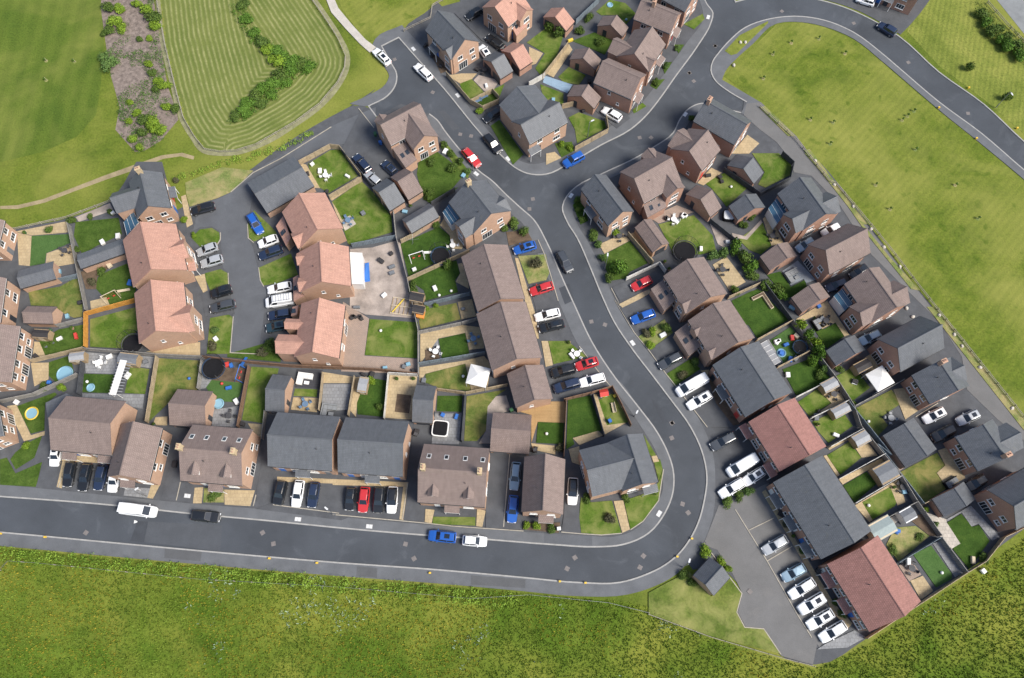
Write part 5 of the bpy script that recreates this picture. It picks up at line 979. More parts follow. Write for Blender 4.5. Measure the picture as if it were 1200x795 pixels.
('clutter', 'small blue box near grey roofed garage between vegetable beds and black hot tub', -9.66, 35.48, ('box', 'blue')),
('clutter', 'small grey box near black square hot tub with white rim on grey patio', -15.58, 42.04, ('box', 'grey')),
('clutter', 'plant in green pot near grey roofed garage between vegetable beds and black hot tub', -20.31, 42.36, ('pot', 'green')),
('clutter', 'plant in green pot near black square hot tub with white rim on grey patio', -17.42, 42.36, ('pot', 'green')),
('clutter', 'small black box near white swing frame and slide on middle lawn', -22.62, 66.83, ('box', 'black')),
('clutter', 'small white box near white swing frame and slide on middle lawn', -18.14, 63.58, ('box', 'white')),
('clutter', 'small white box near black flat shed at back of middle garden, upper one', -14.19, 59.76, ('box', 'white')),
('clutter', 'white ball near black flat shed at back of middle garden, upper one', -13.35, 58.38, ('ball', 'white')),
('clutter', 'white ball near dark blue trampoline on middle lawn behind upper slate house', -11.17, 59.24, ('ball', 'white')),
('clutter', 'small grey box near white swing frame and slide on middle lawn', -22.32, 64.11, ('box', 'grey')),
('clutter', 'small grey box near black flat shed at back of middle garden, upper one', -22.26, 62.88, ('box', 'grey')),
('clutter', 'small grey box near black shed with open orange door, middle gardens', -8.88, 55.66, ('box', 'grey')),
('clutter', 'small black box near grey roofed garage behind the upper slate house lawn', -24.46, 65.34, ('box', 'black')),
('clutter', 'small grey box near white corner sofa set on dark deck', -28.34, 56.0, ('box', 'grey')),
('clutter', 'small white box near black shed with open orange door, middle gardens', -23.45, 58.38, ('box', 'white')),
('clutter', 'small black box near terracotta roofed house on east side of close, uppermost of three', -28.69, 54.14, ('box', 'black')),
('clutter', 'small black box near dark blue trampoline on middle lawn behind upper slate house', -27.59, 54.14, ('box', 'black')),
('clutter', 'white ball near brown roofed double garage beside curved gravel path', 5.97, 32.47, ('ball', 'white')),
('clutter', 'small yellow box near brown roofed double garage beside curved gravel path', 18.13, 39.25, ('box', 'yellow')),
('clutter', 'plant in orange pot near lower brown roofed terrace block next to the white gazebo garden', 10.23, 49.18, ('pot', 'orange')),
('clutter', 'small white box near lower brown roofed terrace block next to the white gazebo garden', 10.63, 46.73, ('box', 'white')),
('clutter', 'small black box near long brown roofed garage beside garden path and junction slate house', 29.34, 74.33, ('box', 'black')),
('clutter', 'small white box near glass topped hot tub in dark shelter, island garden', 40.49, 69.24, ('box', 'white')),
('clutter', 'small white box near large black trampoline on the island lawn', 35.36, 67.8, ('box', 'white')),
('clutter', 'small white box near brown roofed garage behind the island lawn fence', 30.79, 73.96, ('box', 'white')),
('clutter', 'small white box near long brown roofed garage beside garden path and junction slate house', 31.24, 73.41, ('box', 'white')),
('clutter', 'small white box near grey roofed garage above glass topped hot tub shelter', 32.82, 74.88, ('box', 'white')),
('clutter', 'plant in orange pot near large black trampoline on the island lawn', 28.42, 65.14, ('pot', 'orange')),
('clutter', 'plant in orange pot near brown roofed semi-detached house with bulky black trampoline behind it', 29.12, 63.56, ('pot', 'orange')),
('clutter', 'small white box near small blue ball pool in toy garden', 47.62, 49.23, ('box', 'white')),
('clutter', 'small red box near blue trampoline in the toy strewn garden, right terrace gardens', 50.34, 50.05, ('box', 'red')),
('clutter', 'small blue box near small blue ball pool in toy garden', 49.11, 48.74, ('box', 'blue')),
('clutter', 'small blue box near blue trampoline in the toy strewn garden, right terrace gardens', 49.55, 45.98, ('box', 'blue')),
('clutter', 'small pale blue box near brown roofed garage beside the blue-grey lounge decking', 51.03, 55.9, ('box', 'paleblue')),
('clutter', 'small blue box near brown roofed garage beside the blue-grey lounge decking', 55.93, 56.24, ('box', 'blue')),
('clutter', 'small white box near blue trampoline in the toy strewn garden, right terrace gardens', 48.76, 43.09, ('box', 'white')),
('clutter', 'small tan box near blue trampoline in the toy strewn garden, right terrace gardens', 51.15, 50.38, ('box', 'tan')),
('clutter', 'small grey box near blue trampoline in the toy strewn garden, right terrace gardens', 50.49, 46.14, ('box', 'grey')),
('clutter', 'small black box near dark lounge on dug patio by sunken dark lawn', 57.15, 53.54, ('box', 'black')),
('clutter', 'small grey box near grey shed with blue door, second right terrace garden', 52.8, 35.41, ('box', 'grey')),
('clutter', 'plant in orange pot near grey shed with blue door, second right terrace garden', 52.92, 34.04, ('pot', 'orange')),
('clutter', 'white ball near pale grey shed in third right terrace garden', 61.8, 34.65, ('ball', 'white')),
('clutter', 'small white box near pale grey shed in third right terrace garden', 55.8, 32.21, ('box', 'white')),
('clutter', 'small black box near grey shed with blue door, second right terrace garden', 53.36, 36.34, ('box', 'black')),
('clutter', 'small black box near small black shed on the path by blue-grey alley fence', 60.44, 41.81, ('box', 'black')),
('clutter', 'white ball near pale green-grey summerhouse in weedy garden beside red terrace', 59.66, 20.22, ('ball', 'white')),
('clutter', 'plant in grey pot near dark grey square shed in fourth right terrace garden', 64.31, 23.23, ('pot', 'grey')),
('clutter', 'small pale blue box near white framed shed with dark flat roof in weedy garden', 65.93, 22.51, ('box', 'paleblue')),
('clutter', 'small blue box near pale green-grey summerhouse in weedy garden beside red terrace', 63.58, 15.99, ('box', 'blue')),
('clutter', 'small white box near large grey roofed garage beside pale slab terrace, right column', 63.58, 30.6, ('box', 'white')),
('clutter', 'white ball near white framed shed with dark flat roof in weedy garden', 69.92, 9.38, ('ball', 'white')),
('clutter', 'small tan box near lowest grey roofed garage of right column above dark lawn', 75.35, 11.36, ('box', 'tan')),
('clutter', 'small white box near pale green-grey summerhouse in weedy garden beside red terrace', 64.76, 11.14, ('box', 'white')),
('clutter', 'small white box near lowest grey roofed garage of right column above dark lawn', 76.7, 9.65, ('box', 'white')),
('clutter', 'small white box near double grey roofed garage north of the terracotta row', -38.98, 86.13, ('box', 'white')),
('clutter', 'small white box near terracotta roofed house on east side of close, uppermost of three', -37.35, 84.59, ('box', 'white')),
('clutter', 'small white box near grey roofed garage next to silver car in upper drive', -35.75, 83.44, ('box', 'white')),
('clutter', 'small white box near brown roofed garage beside lit back wing in upper corner garden', -31.91, 83.44, ('box', 'white')),
('clutter', 'small black box near double grey roofed garage north of the terracotta row', -35.65, 80.02, ('box', 'black')),
('clutter', 'small grey box near grey roofed garage next to silver car in upper drive', -28.4, 75.35, ('box', 'grey')),
('clutter', 'small black box near grey roofed garage next to silver car in upper drive', -39.64, 84.01, ('box', 'black')),
('clutter', 'small white box near grey roofed garage behind the upper slate house lawn', -13.11, 89.0, ('box', 'white')),
('clutter', 'small pale blue box near grey roofed garage next to silver car in upper drive', -20.44, 75.67, ('box', 'paleblue')),
('clutter', 'plant in grey pot near brown roofed garage beside lit back wing in upper corner garden', -19.34, 76.78, ('pot', 'grey')),
('clutter', 'small pale blue box near brown roofed garage beside lit back wing in upper corner garden', -9.46, 83.58, ('box', 'paleblue')),
('clutter', 'small white box near dark blue trampoline on middle lawn behind upper slate house', -20.27, 86.66, ('box', 'white')),
('clutter', 'small black box near grey roofed garage beside black hot tub furniture at top', -17.95, 114.5, ('box', 'black')),
('clutter', 'small black box near terracotta roofed house at top edge left of the small lawn', -16.44, 111.9, ('box', 'black')),
('clutter', 'small black box near terracotta roofed garage beside the top left garden', -14.59, 109.32, ('box', 'black')),
('clutter', 'small white box near grey roofed garage beside black hot tub furniture at top', -5.2, 104.46, ('box', 'white')),
('clutter', 'small black box near terracotta roofed garage under the top edge by dark bushes', -7.18, 108.47, ('box', 'black')),
('clutter', 'plant in grey pot near grey roofed garage beside black hot tub furniture at top', -2.59, 105.51, ('pot', 'grey')),
('clutter', 'small yellow box near terracotta roofed garage under the top edge by dark bushes', 12.12, 115.81, ('box', 'yellow')),
('clutter', 'small pale blue box near brown roofed garage with white estate car at its door', 8.29, 100.93, ('box', 'paleblue')),
('clutter', 'small black box near brown roofed garage, middle of three behind the curve houses', 15.71, 105.51, ('box', 'black')),
('clutter', 'small black box near brown roofed garage with white estate car at its door', 14.27, 98.46, ('box', 'black')),
('clutter', 'plant in green pot near brown roofed brick house with white estate car beside it', 29.37, 105.93, ('pot', 'green')),
('clutter', 'pale blue ball near brown roofed garage, uppermost of three behind the curve houses', 23.98, 121.14, ('ball', 'paleblue')),
('clutter', 'white ball near grey roofed garage by the dark curved garden fence', 42.28, 81.11, ('ball', 'white')),
('clutter', 'small black box near grey roofed garage by the dark curved garden fence', 40.3, 83.21, ('box', 'black')),
('clutter', 'small black box near brown roofed garage behind the island lawn fence', 40.55, 82.25, ('box', 'black')),
('clutter', 'small black box near large black trampoline on the island lawn', 29.38, 74.21, ('box', 'black')),
('clutter', 'small white box near grey roofed garage by the dark curved garden fence', 32.69, 74.76, ('box', 'white')),
('clutter', 'small black box near glass topped hot tub in dark shelter, island garden', 38.0, 83.59, ('box', 'black')),
('clutter', 'plant in grey pot near pale house cut by left edge above the bottom road', -86.54, 34.2, ('pot', 'grey')),
('clutter', 'small white box near multicoloured paddling pool in bottom left garden', -86.62, 38.11, ('box', 'white')),
('clutter', 'plant in grey pot near brown roofed garage behind the dormer house, left bottom row', -61.94, 34.05, ('pot', 'grey')),
('clutter', 'small black box near brown roofed house with two front dormers and two cream chimneys', -57.39, 27.15, ('box', 'black')),
('clutter', 'small black box near white square gazebo on the middle garden lawn', -16.42, 32.86, ('box', 'black')),
('clutter', 'small black box near brown roofed double garage beside curved gravel path', 3.59, 29.55, ('box', 'black')),
('clutter', 'small black box near lower brown roofed terrace block next to the white gazebo garden', 4.04, 29.7, ('box', 'black')),
('clutter', 'small black box near long slate grey terrace between the two red tiled terraces', 45.35, 18.17, ('box', 'black')),
('clutter', 'plant in green pot near long slate grey terrace between the two red tiled terraces', 46.43, 15.23, ('pot', 'green')),
('clutter', 'small black box near short red tiled terrace between the two slate grey terraces', 44.87, 19.01, ('box', 'black')),
('clutter', 'small white box near brown roofed semi-detached house with bulky black trampoline behind it', 35.16, 53.75, ('box', 'white')),
('clutter', 'small white box near slate grey house with white fascia beside two white vans', 27.16, 50.59, ('box', 'white')),
('clutter', 'small white box near dark lounge on dug patio by sunken dark lawn', 47.63, 49.44, ('box', 'white')),
('clutter', 'small blue box near slate grey house with white fascia beside two white vans', 47.99, 47.15, ('box', 'blue')),
('shrub', 'yellow bush at corner plot above black car', -6.49, 98.34, (1.1, 1.3, 'yellow')),
('shrub', 'yellow green bush, left one in narrow brown house front bed', 2.4, 16.81, (0.9, 1.1, 'yellow')),
('shrub', 'yellow green bush, right one in narrow brown house front bed', 4.16, 16.8, (1.0, 1.3, 'yellow')),
('shrub', 'dark bush right in narrow brown house front bed', 6.58, 16.54, (1.0, 1.0, 'mid')),
('shrub', 'yellow bush by substation hut', 31.48, 12.7, (1.3, 1.4, 'yellow')),
('shrub', 'yellow hedge bush along substation drive, upper', 34.18, 11.07, (1.0, 1.2, 'yellow')),
('shrub', 'yellow hedge bush along substation drive, lower', 35.2, 9.99, (1.0, 1.2, 'yellow')),
('shrub', 'dark bush left of substation hut', 28.01, 9.18, (1.2, 1.2, 'mid')),
('shrub', 'dark bush below substation hut', 29.17, 7.72, (1.0, 1.0, 'mid')),
('shrub', 'rounded green hedge bush between car park and white saloon, left', 35.88, 20.79, (1.3, 1.3, 'mid')),
('shrub', 'rounded green hedge bush between car park and white saloon, middle', 37.98, 21.65, (1.2, 1.3, 'mid')),
('shrub', 'pale green hedge end beside white hatchback', 39.95, 22.52, (1.2, 1.2, 'pale')),
('shrub', 'tall light tree in walled garden by main road', 19.33, 63.29, (2.4, 3.8, 'tree')),
('shrub', 'dense bush in corner of walled garden', 17.93, 61.45, (1.4, 2.0, 'mid')),
('shrub', 'hedge bush at pavement edge of walled garden, upper', 16.16, 68.6, (1.0, 1.5, 'pale')),
('shrub', 'hedge bush at pavement edge of walled garden, lower', 16.7, 65.76, (1.0, 1.5, 'pale')),
('shrub', 'bright hedge bush behind patio, walled garden', 19.67, 71.33, (1.1, 1.4, 'yellow')),
('shrub', 'row shrub left of island lawn back hedge', 37.32, 66.22, (1.4, 1.8, 'pale')),
('shrub', 'row shrub in island lawn back hedge, second', 39.28, 66.88, (1.6, 2.0, 'pale')),
('shrub', 'tree at corner of rockery garden, first', 41.67, 67.92, (1.8, 2.8, 'tree')),
('shrub', 'tree at corner of rockery garden, second', 42.9, 65.8, (1.8, 2.8, 'mid')),
('shrub', 'tree at corner of rockery garden, third', 43.98, 63.87, (1.8, 2.8, 'tree')),
('shrub', 'dark shrub below rockery trees', 44.27, 62.19, (1.4, 1.8, 'mid')),
('shrub', 'shrub behind rockery patio fence', 40.87, 59.17, (1.2, 1.4, 'mid')),
('shrub', 'low shrub by sunken dark lawn corner', 46.62, 60.46, (1.4, 1.8, 'mid')),
('shrub', 'big shrub beside blue-grey deck lawn', 48.33, 59.43, (1.8, 2.2, 'mid')),
('shrub', 'shrub corner of deck lawn', 49.48, 57.98, (1.3, 1.8, 'tree')),
('shrub', 'yellow green tree in hedge row, uppermost, right gardens', 51.87, 52.21, (1.4, 3.0, 'yellow')),
('shrub', 'yellow green tree in hedge row, second, right gardens', 52.99, 50.36, (1.5, 3.2, 'tree')),
('shrub', 'yellow green tree in hedge row, third, right gardens', 53.84, 48.57, (1.5, 3.2, 'yellow')),
('shrub', 'yellow green tree in hedge row, fourth and largest, right gardens', 54.31, 46.88, (1.9, 3.6, 'tree')),
('shrub', 'tree below hedge row over terrace lawn', 53.11, 45.61, (1.5, 2.6, 'tree')),
('shrub', 'pale shrub beside grey garage back, right gardens', 55.25, 44.33, (1.0, 1.6, 'pale')),
('shrub', 'dark shrub behind pale one, terrace lawn', 54.36, 43.09, (1.2, 1.4, 'mid')),
('shrub', 'shrub bed by island hot tub, upper', 45.57, 74.56, (1.1, 1.4, 'mid')),
('shrub', 'shrub bed by island hot tub, lower', 43.9, 72.55, (1.0, 1.4, 'mid')),
('shrub', 'bush beside path of island garden', 43.32, 72.99, (1.0, 1.3, 'mid')),
('shrub', 'round bush in yellow green front garden by grey car', 25.27, 51.25, (1.2, 1.3, 'yellow')),
('shrub', 'dark bush in front garden by bright blue car', 24.02, 50.94, (1.2, 1.2, 'dry')),
('shrub', 'light bush on front garden above grey car', 24.81, 48.64, (1.1, 1.2, 'yellow')),
('shrub', 'tall bush at house end of front garden above grey car', 27.74, 51.98, (1.3, 1.8, 'mid')),
('shrub', 'purple brown bush on lawn below grey car', 30.1, 43.01, (1.2, 1.2, 'dry')),
('shrub', 'small green bush beside front door of brown semi', 32.55, 45.53, (1.0, 1.4, 'pale')),
('shrub', 'shrub beside upper slate house, front corner', 0.22, 72.88, (1.6, 1.8, 'mid')),
('shrub', 'shrub below upper slate house front corner', 2.16, 71.48, (1.4, 1.6, 'mid')),
('shrub', 'shrub between soil bed and blue car', -1.41, 72.13, (1.1, 1.2, 'mid')),
('shrub', 'dry twiggy tree on olive front lawn', 4.66, 64.51, (1.5, 2.4, 'dry')),
('shrub', 'bush below trampoline fence, middle gardens', -12.03, 64.38, (1.4, 2.2, 'mid')),
('shrub', 'overgrown bush left of trampoline fence', -18.08, 59.84, (1.5, 1.6, 'mid')),
('shrub', 'small bush by black shed', -15.74, 55.84, (0.7, 1.2, 'yellow')),
('shrub', 'small round yellow plant on olive lawn', -13.9, 56.45, (0.6, 1.0, 'yellow')),
('shrub', 'hedge bush along red car garden, first', -13.27, 90.22, (1.0, 1.5, 'mid')),
('shrub', 'hedge bush along red car garden, second', -11.87, 88.26, (1.0, 1.5, 'mid')),
('shrub', 'hedge bush along red car garden, third', -10.15, 86.51, (1.0, 1.5, 'mid')),
('shrub', 'hedge bush along red car garden, fourth', -8.61, 84.39, (1.0, 1.5, 'pale')),
('shrub', 'large bush in garden behind red car', -11.45, 85.06, (1.5, 1.8, 'mid')),
('shrub', 'dark bush in upper corner garden centre', -15.85, 86.38, (1.3, 1.3, 'mid')),
('shrub', 'bush against slate house, upper corner garden', -15.58, 79.18, (1.5, 1.8, 'mid')),
('shrub', 'bush beside brown garage, upper corner garden', -16.96, 80.27, (1.0, 1.3, 'mid')),
('shrub', 'trailing shrub by slim grey garage', -14.57, 72.8, (1.2, 1.4, 'mid')),
('shrub', 'dark conifer behind terracotta garage at top, left', 7.84, 119.06, (1.4, 2.6, 'mid')),
('shrub', 'dark conifer behind terracotta garage at top, right', 9.75, 116.99, (1.6, 2.8, 'mid')),
('shrub', 'shrub in upper garden beside curved path', 14.27, 117.94, (1.4, 1.6, 'mid')),
('shrub', 'shrub by pale blue fence at top', 16.18, 121.5, (1.3, 1.6, 'mid')),
('shrub', 'leafy shrub between brown garages', 18.48, 115.39, (1.4, 1.4, 'mid')),
('shrub', 'front shrub of middle curve house', 31.63, 109.43, (1.0, 1.2, 'pale')),
('shrub', 'front shrub of white estate car house', 29.07, 104.99, (1.0, 1.2, 'mid')),
('shrub', 'front shrub of upper curve house', 34.24, 113.82, (0.9, 1.0, 'pale')),
('shrub', 'yellow hedge by lawn beside blue junction car, left', 9.76, 90.72, (0.9, 1.2, 'yellow')),
('shrub', 'yellow hedge by lawn beside blue junction car, right', 11.59, 89.74, (0.9, 1.2, 'yellow')),
('shrub', 'dark hedge beside junction slate house, upper', 12.61, 78.03, (0.9, 1.3, 'mid')),
('shrub', 'dark hedge beside junction slate house, middle', 12.56, 75.99, (0.9, 1.3, 'mid')),
('shrub', 'dark hedge beside junction slate house, lower', 13.32, 73.96, (0.9, 1.3, 'mid')),
('shrub', 'dark bush below junction slate house', 15.48, 70.66, (1.4, 1.4, 'mid')),
('shrub', 'hedge at corner of slate house by the green', 35.7, 96.44, (0.9, 1.4, 'mid')),
('shrub', 'bush at north house porch in close', -62.24, 73.88, (0.9, 1.2, 'yellow')),
('shrub', 'red leafed bush by north house of close', -65.02, 82.49, (0.9, 1.0, 'dry')),
('shrub', 'bush on island grass in close', -59.97, 70.8, (0.8, 1.0, 'yellow')),
('shrub', 'bush on lower grass strip in close', -53.47, 51.55, (1.0, 1.2, 'pale')),
('shrub', 'brown bare bush on lower grass strip in close', -53.72, 48.59, (1.2, 1.2, 'dry')),
('shrub', 'large bush left of bottom terracotta house', -43.17, 48.48, (1.8, 1.8, 'mid')),
('shrub', 'second bush left of bottom terracotta house', -44.32, 47.25, (1.4, 1.4, 'dry')),
('shrub', 'green shrub in left garden flower border, first', -83.63, 73.62, (1.2, 1.5, 'mid')),
('shrub', 'green shrub in left garden flower border, second', -87.6, 71.87, (1.0, 1.2, 'mid')),
('shrub', 'green shrub in left garden flower border, third', -80.16, 74.48, (0.8, 1.0, 'mid')),
('shrub', 'green shrub in left garden flower border, fourth', -76.59, 75.59, (0.8, 1.0, 'mid')),
('shrub', 'shrub by left fence of second lawn', -81.29, 67.56, (1.0, 1.2, 'mid')),
('shrub', 'shrubs in soil bed left garden', -76.0, 62.97, (1.2, 1.2, 'mid')),
('shrub', 'lower shrub in soil bed left garden', -77.59, 61.09, (1.1, 1.1, 'dry')),
('shrub', 'yellow bush in bottom left corner garden', -83.29, 30.33, (0.9, 1.2, 'yellow')),
('shrub', 'bush below curved grey fence left', -79.24, 40.75, (1.0, 1.2, 'yellow')),
('shrub', 'bush by blue tub in left garden', -82.26, 40.91, (1.1, 1.3, 'mid')),
('shrub', 'front bed bush of left dormer house', -50.13, 22.0, (1.5, 0.8, 'mid')),
('shrub', 'bush on corner lawn left by slate house', 12.55, 21.32, (1.1, 1.3, 'mid')),
('shrub', 'brown bush on corner lawn centre', 16.29, 17.91, (1.3, 1.4, 'dry')),
('shrub', 'bush on corner lawn right by porch', 19.05, 21.48, (0.9, 1.1, 'mid')),
('shrub', 'bush at east corner of slate corner house', 23.41, 22.6, (1.1, 1.4, 'mid')),
('shrub', 'bush beside soil bed small middle garden', 8.27, 29.84, (1.1, 1.1, 'dry')),
('shrub', 'yellow shrub at back of dark lawn garden with vegetable beds', -24.76, 41.9, (1.2, 1.3, 'yellow')),
('shrub', 'dark shrub in dark lawn garden with vegetable beds', -23.0, 37.23, (1.0, 1.2, 'mid')),
('shrub', 'yellow plant by white canopy garden corner', 59.29, 37.85, (1.0, 1.2, 'yellow')),
('shrub', 'yellow plant by olive lawn corner', 59.91, 36.64, (0.8, 1.0, 'yellow')),
('shrub', 'plants beside canopy garden garage', 58.09, 44.01, (1.0, 1.0, 'mid')),
('shrub', 'weedy tall plants in weedy garden, left', 62.28, 13.03, (1.2, 0.9, 'mid')),
('shrub', 'weedy tall plants in weedy garden, right', 67.43, 14.96, (1.0, 0.8, 'mid')),
('shrub', 'bush at bottom corner of dark lawn', 77.16, 11.65, (1.2, 1.2, 'mid')),
('shrub', 'plants along pale slabs, first', 69.07, 19.61, (0.7, 0.9, 'yellow')),
('shrub', 'plants along pale slabs, second', 70.34, 17.08, (0.7, 0.9, 'pale')),
('shrub', 'hedge below bottom red terrace path', 52.74, 2.88, (1.0, 1.0, 'mid')),
('shrub', 'front bed plants of bottom red terrace', 51.95, 4.97, (0.9, 0.9, 'mid')),
('shrub', 'front bed plants of long slate terrace, upper', 45.44, 17.15, (0.8, 0.9, 'dry')),
('shrub', 'front bed plants of long slate terrace, lower', 47.76, 12.99, (0.9, 1.0, 'mid')),
('shrub', 'small dark tree on verge by top right road, left', 93.47, 108.85, (1.1, 2.2, 'mid')),
('shrub', 'small dark tree on verge by top right road, right', 99.44, 101.38, (1.1, 2.2, 'mid')),
('shrub', 'uppermost hedge tree by the track in top right corner', 98.47, 122.32, (1.728, 2.16, 'mid')),
('shrub', 'second hedge tree by the track in top right corner', 98.91, 119.81, (1.584, 1.9800000000000002, 'tree')),
('shrub', 'third hedge tree by the track in top right corner', 99.88, 117.54, (1.728, 2.16, 'mid')),
('shrub', 'fourth hedge tree by the track in top right corner', 101.05, 115.8, (1.584, 1.9800000000000002, 'tree')),
('shrub', 'fifth hedge tree by the track in top right corner', 101.35, 118.42, (1.44, 1.8, 'mid')),
('shrub', 'sixth hedge tree by the track in top right corner', 102.09, 114.2, (1.8719999999999999, 2.3400000000000003, 'tree')),
('shrub', 'seventh hedge tree by the track in top right corner', 103.84, 113.92, (1.728, 2.16, 'mid')),
('shrub', 'eighth hedge tree by the track in top right corner', 104.11, 111.34, (1.8719999999999999, 2.3400000000000003, 'tree')),
('shrub', 'ninth hedge tree by the track in top right corner', 102.81, 116.67, (1.296, 1.62, 'mid')),
('shrub', 'first bush from top in hedge bank of the mown hollow', -56.81, 125.13, (1.71, 1.08, 'mid')),
('shrub', 'second bush from top in hedge bank of the mown hollow', -55.46, 121.26, (1.9, 1.2, 'tree')),
('shrub', 'third bush from top in hedge bank of the mown hollow', -53.65, 117.73, (1.9, 1.2, 'tree')),
('shrub', 'fourth bush from top in hedge bank of the mown hollow', -52.15, 115.5, (2.09, 1.32, 'mid')),
('shrub', 'fifth bush from top in hedge bank of the mown hollow', -50.5, 113.31, (2.1849999999999996, 1.38, 'yellow')),
('shrub', 'sixth bush from top in hedge bank of the mown hollow', -48.91, 112.95, (1.9, 1.2, 'tree')),
('shrub', 'seventh bush from top in hedge bank of the mown hollow', -48.08, 110.29, (2.28, 1.44, 'yellow')),
('shrub', 'eighth bush from top in hedge bank of the mown hollow', -46.81, 111.24, (1.9, 1.2, 'tree')),
('shrub', 'ninth bush from top in hedge bank of the mown hollow', -45.09, 110.24, (2.4699999999999998, 1.56, 'tree')),
('shrub', 'tenth bush from top in hedge bank of the mown hollow', -43.29, 109.44, (2.28, 1.44, 'mid')),
('shrub', 'eleventh bush from top in hedge bank of the mown hollow', -41.52, 109.07, (2.09, 1.32, 'tree')),
('shrub', 'twelfth bush from top in hedge bank of the mown hollow', -45.2, 107.54, (2.28, 1.44, 'tree')),
('shrub', 'thirteenth bush from top in hedge bank of the mown hollow', -47.23, 106.91, (2.28, 1.44, 'mid')),
('shrub', 'fourteenth bush from top in hedge bank of the mown hollow', -48.79, 105.08, (2.09, 1.32, 'tree')),
('shrub', 'fifteenth bush from top in hedge bank of the mown hollow', -50.39, 103.83, (2.09, 1.32, 'tree')),
('shrub', 'sixteenth bush from top in hedge bank of the mown hollow', -51.57, 101.98, (2.09, 1.32, 'mid')),
('shrub', 'seventeenth bush from top in hedge bank of the mown hollow', -52.79, 100.38, (1.9, 1.2, 'tree')),
('shrub', 'eighteenth bush from top in hedge bank of the mown hollow', -53.98, 98.76, (1.9, 1.2, 'tree')),
('shrub', 'nineteenth bush from top in hedge bank of the mown hollow', -55.18, 97.18, (1.71, 1.08, 'mid')),
('shrub', 'twentieth bush from top in hedge bank of the mown hollow', -45.89, 105.33, (1.9, 1.2, 'tree')),
('shrub', 'twenty-first bush from top in hedge bank of the mown hollow', -48.2, 102.43, (1.9, 1.2, 'tree')),
('shrub', 'twenty-second bush from top in hedge bank of the mown hollow', -50.56, 100.22, (1.71, 1.08, 'mid')),
('shrub', 'twenty-third bush from top in hedge bank of the mown hollow', -52.88, 97.83, (1.52, 0.96, 'tree')),
('shrub', 'first bush from top on the stony waste strip', -85.38, 124.19, (1.7600000000000002, 1.6500000000000001, 'mid')),
('shrub', 'second bush from top on the stony waste strip', -83.25, 120.49, (2.08, 1.9500000000000002, 'yellow')),
('shrub', 'third bush from top on the stony waste strip', -81.49, 118.92, (1.6, 1.5, 'yellow')),
('shrub', 'fourth bush from top on the stony waste strip', -83.91, 118.32, (1.4400000000000002, 1.35, 'mid')),
('shrub', 'fifth bush from top on the stony waste strip', -82.65, 123.81, (1.6, 1.5, 'yellow')),
('shrub', 'sixth bush from top on the stony waste strip', -77.11, 123.23, (1.92, 1.7999999999999998, 'yellow')),
('shrub', 'seventh bush from top on the stony waste strip', -75.36, 121.37, (2.08, 1.9500000000000002, 'mid')),
('shrub', 'eighth bush from top on the stony waste strip', -79.28, 125.0, (1.4400000000000002, 1.35, 'yellow')),
('shrub', 'ninth bush from top on the stony waste strip', -74.26, 119.36, (1.6, 1.5, 'yellow')),
('shrub', 'tenth bush from top on the stony waste strip', -84.56, 117.73, (1.2800000000000002, 1.2000000000000002, 'mid')),
('shrub', 'eleventh bush from top on the stony waste strip', -82.61, 109.45, (2.08, 1.9500000000000002, 'pale')),
('shrub', 'twelfth bush from top on the stony waste strip', -84.13, 111.54, (1.6, 1.5, 'pale')),
('shrub', 'thirteenth bush from top on the stony waste strip', -77.26, 116.11, (0.96, 0.8999999999999999, 'mid')),
('shrub', 'fourteenth bush from top on the stony waste strip', -75.3, 116.26, (1.1199999999999999, 1.0499999999999998, 'yellow')),
('shrub', 'fifteenth bush from top on the stony waste strip', -74.63, 109.75, (1.2800000000000002, 1.2000000000000002, 'yellow')),
('shrub', 'sixteenth bush from top on the stony waste strip', -73.43, 107.64, (1.2800000000000002, 1.2000000000000002, 'mid')),
('shrub', 'seventeenth bush from top on the stony waste strip', -71.86, 105.48, (1.4400000000000002, 1.35, 'yellow')),
('shrub', 'eighteenth bush from top on the stony waste strip', -70.46, 104.39, (1.6, 1.5, 'yellow')),
('shrub', 'nineteenth bush from top on the stony waste strip', -72.15, 103.52, (1.1199999999999999, 1.0499999999999998, 'mid')),
('shrub', 'twentieth bush from top on the stony waste strip', -76.85, 100.47, (1.04, 0.9750000000000001, 'yellow')),
('shrub', 'twenty-first bush from top on the stony waste strip', -74.96, 97.69, (1.4400000000000002, 1.35, 'yellow')),
('shrub', 'twenty-second bush from top on the stony waste strip', -72.95, 96.18, (1.7600000000000002, 1.6500000000000001, 'mid')),
('shrub', 'twenty-third bush from top on the stony waste strip', -71.03, 95.07, (2.08, 1.9500000000000002, 'yellow')),
('shrub', 'twenty-fourth bush from top on the stony waste strip', -69.77, 94.18, (1.7600000000000002, 1.6500000000000001, 'yellow')),
('shrub', 'twenty-fifth bush from top on the stony waste strip', -73.42, 93.3, (1.4400000000000002, 1.35, 'mid')),
('shrub', 'twenty-sixth bush from top on the stony waste strip', -75.06, 91.77, (1.2800000000000002, 1.2000000000000002, 'yellow')),
('shrub', 'twenty-seventh bush from top on the stony waste strip', -69.23, 99.31, (1.4400000000000002, 1.35, 'yellow')),
('shrub', 'twenty-eighth bush from top on the stony waste strip', -67.43, 98.7, (1.4400000000000002, 1.35, 'mid')),
('shrub', 'twenty-ninth bush from top on the stony waste strip', -76.47, 96.01, (1.04, 0.9750000000000001, 'yellow')),
('shrub', 'thirtieth bush from top on the stony waste strip', -73.27, 90.0, (1.2800000000000002, 1.2000000000000002, 'yellow')),
('sapling', 'first young staked tree on the open grass of the right green', 59.61, 96.55, ()),
('sapling', 'second young staked tree on the open grass of the right green', 64.06, 95.88, ()),
('sapling', 'third young staked tree on the open grass of the right green', 62.83, 90.92, ()),
('sapling', 'fourth young staked tree on the open grass of the right green', 58.03, 115.37, ()),
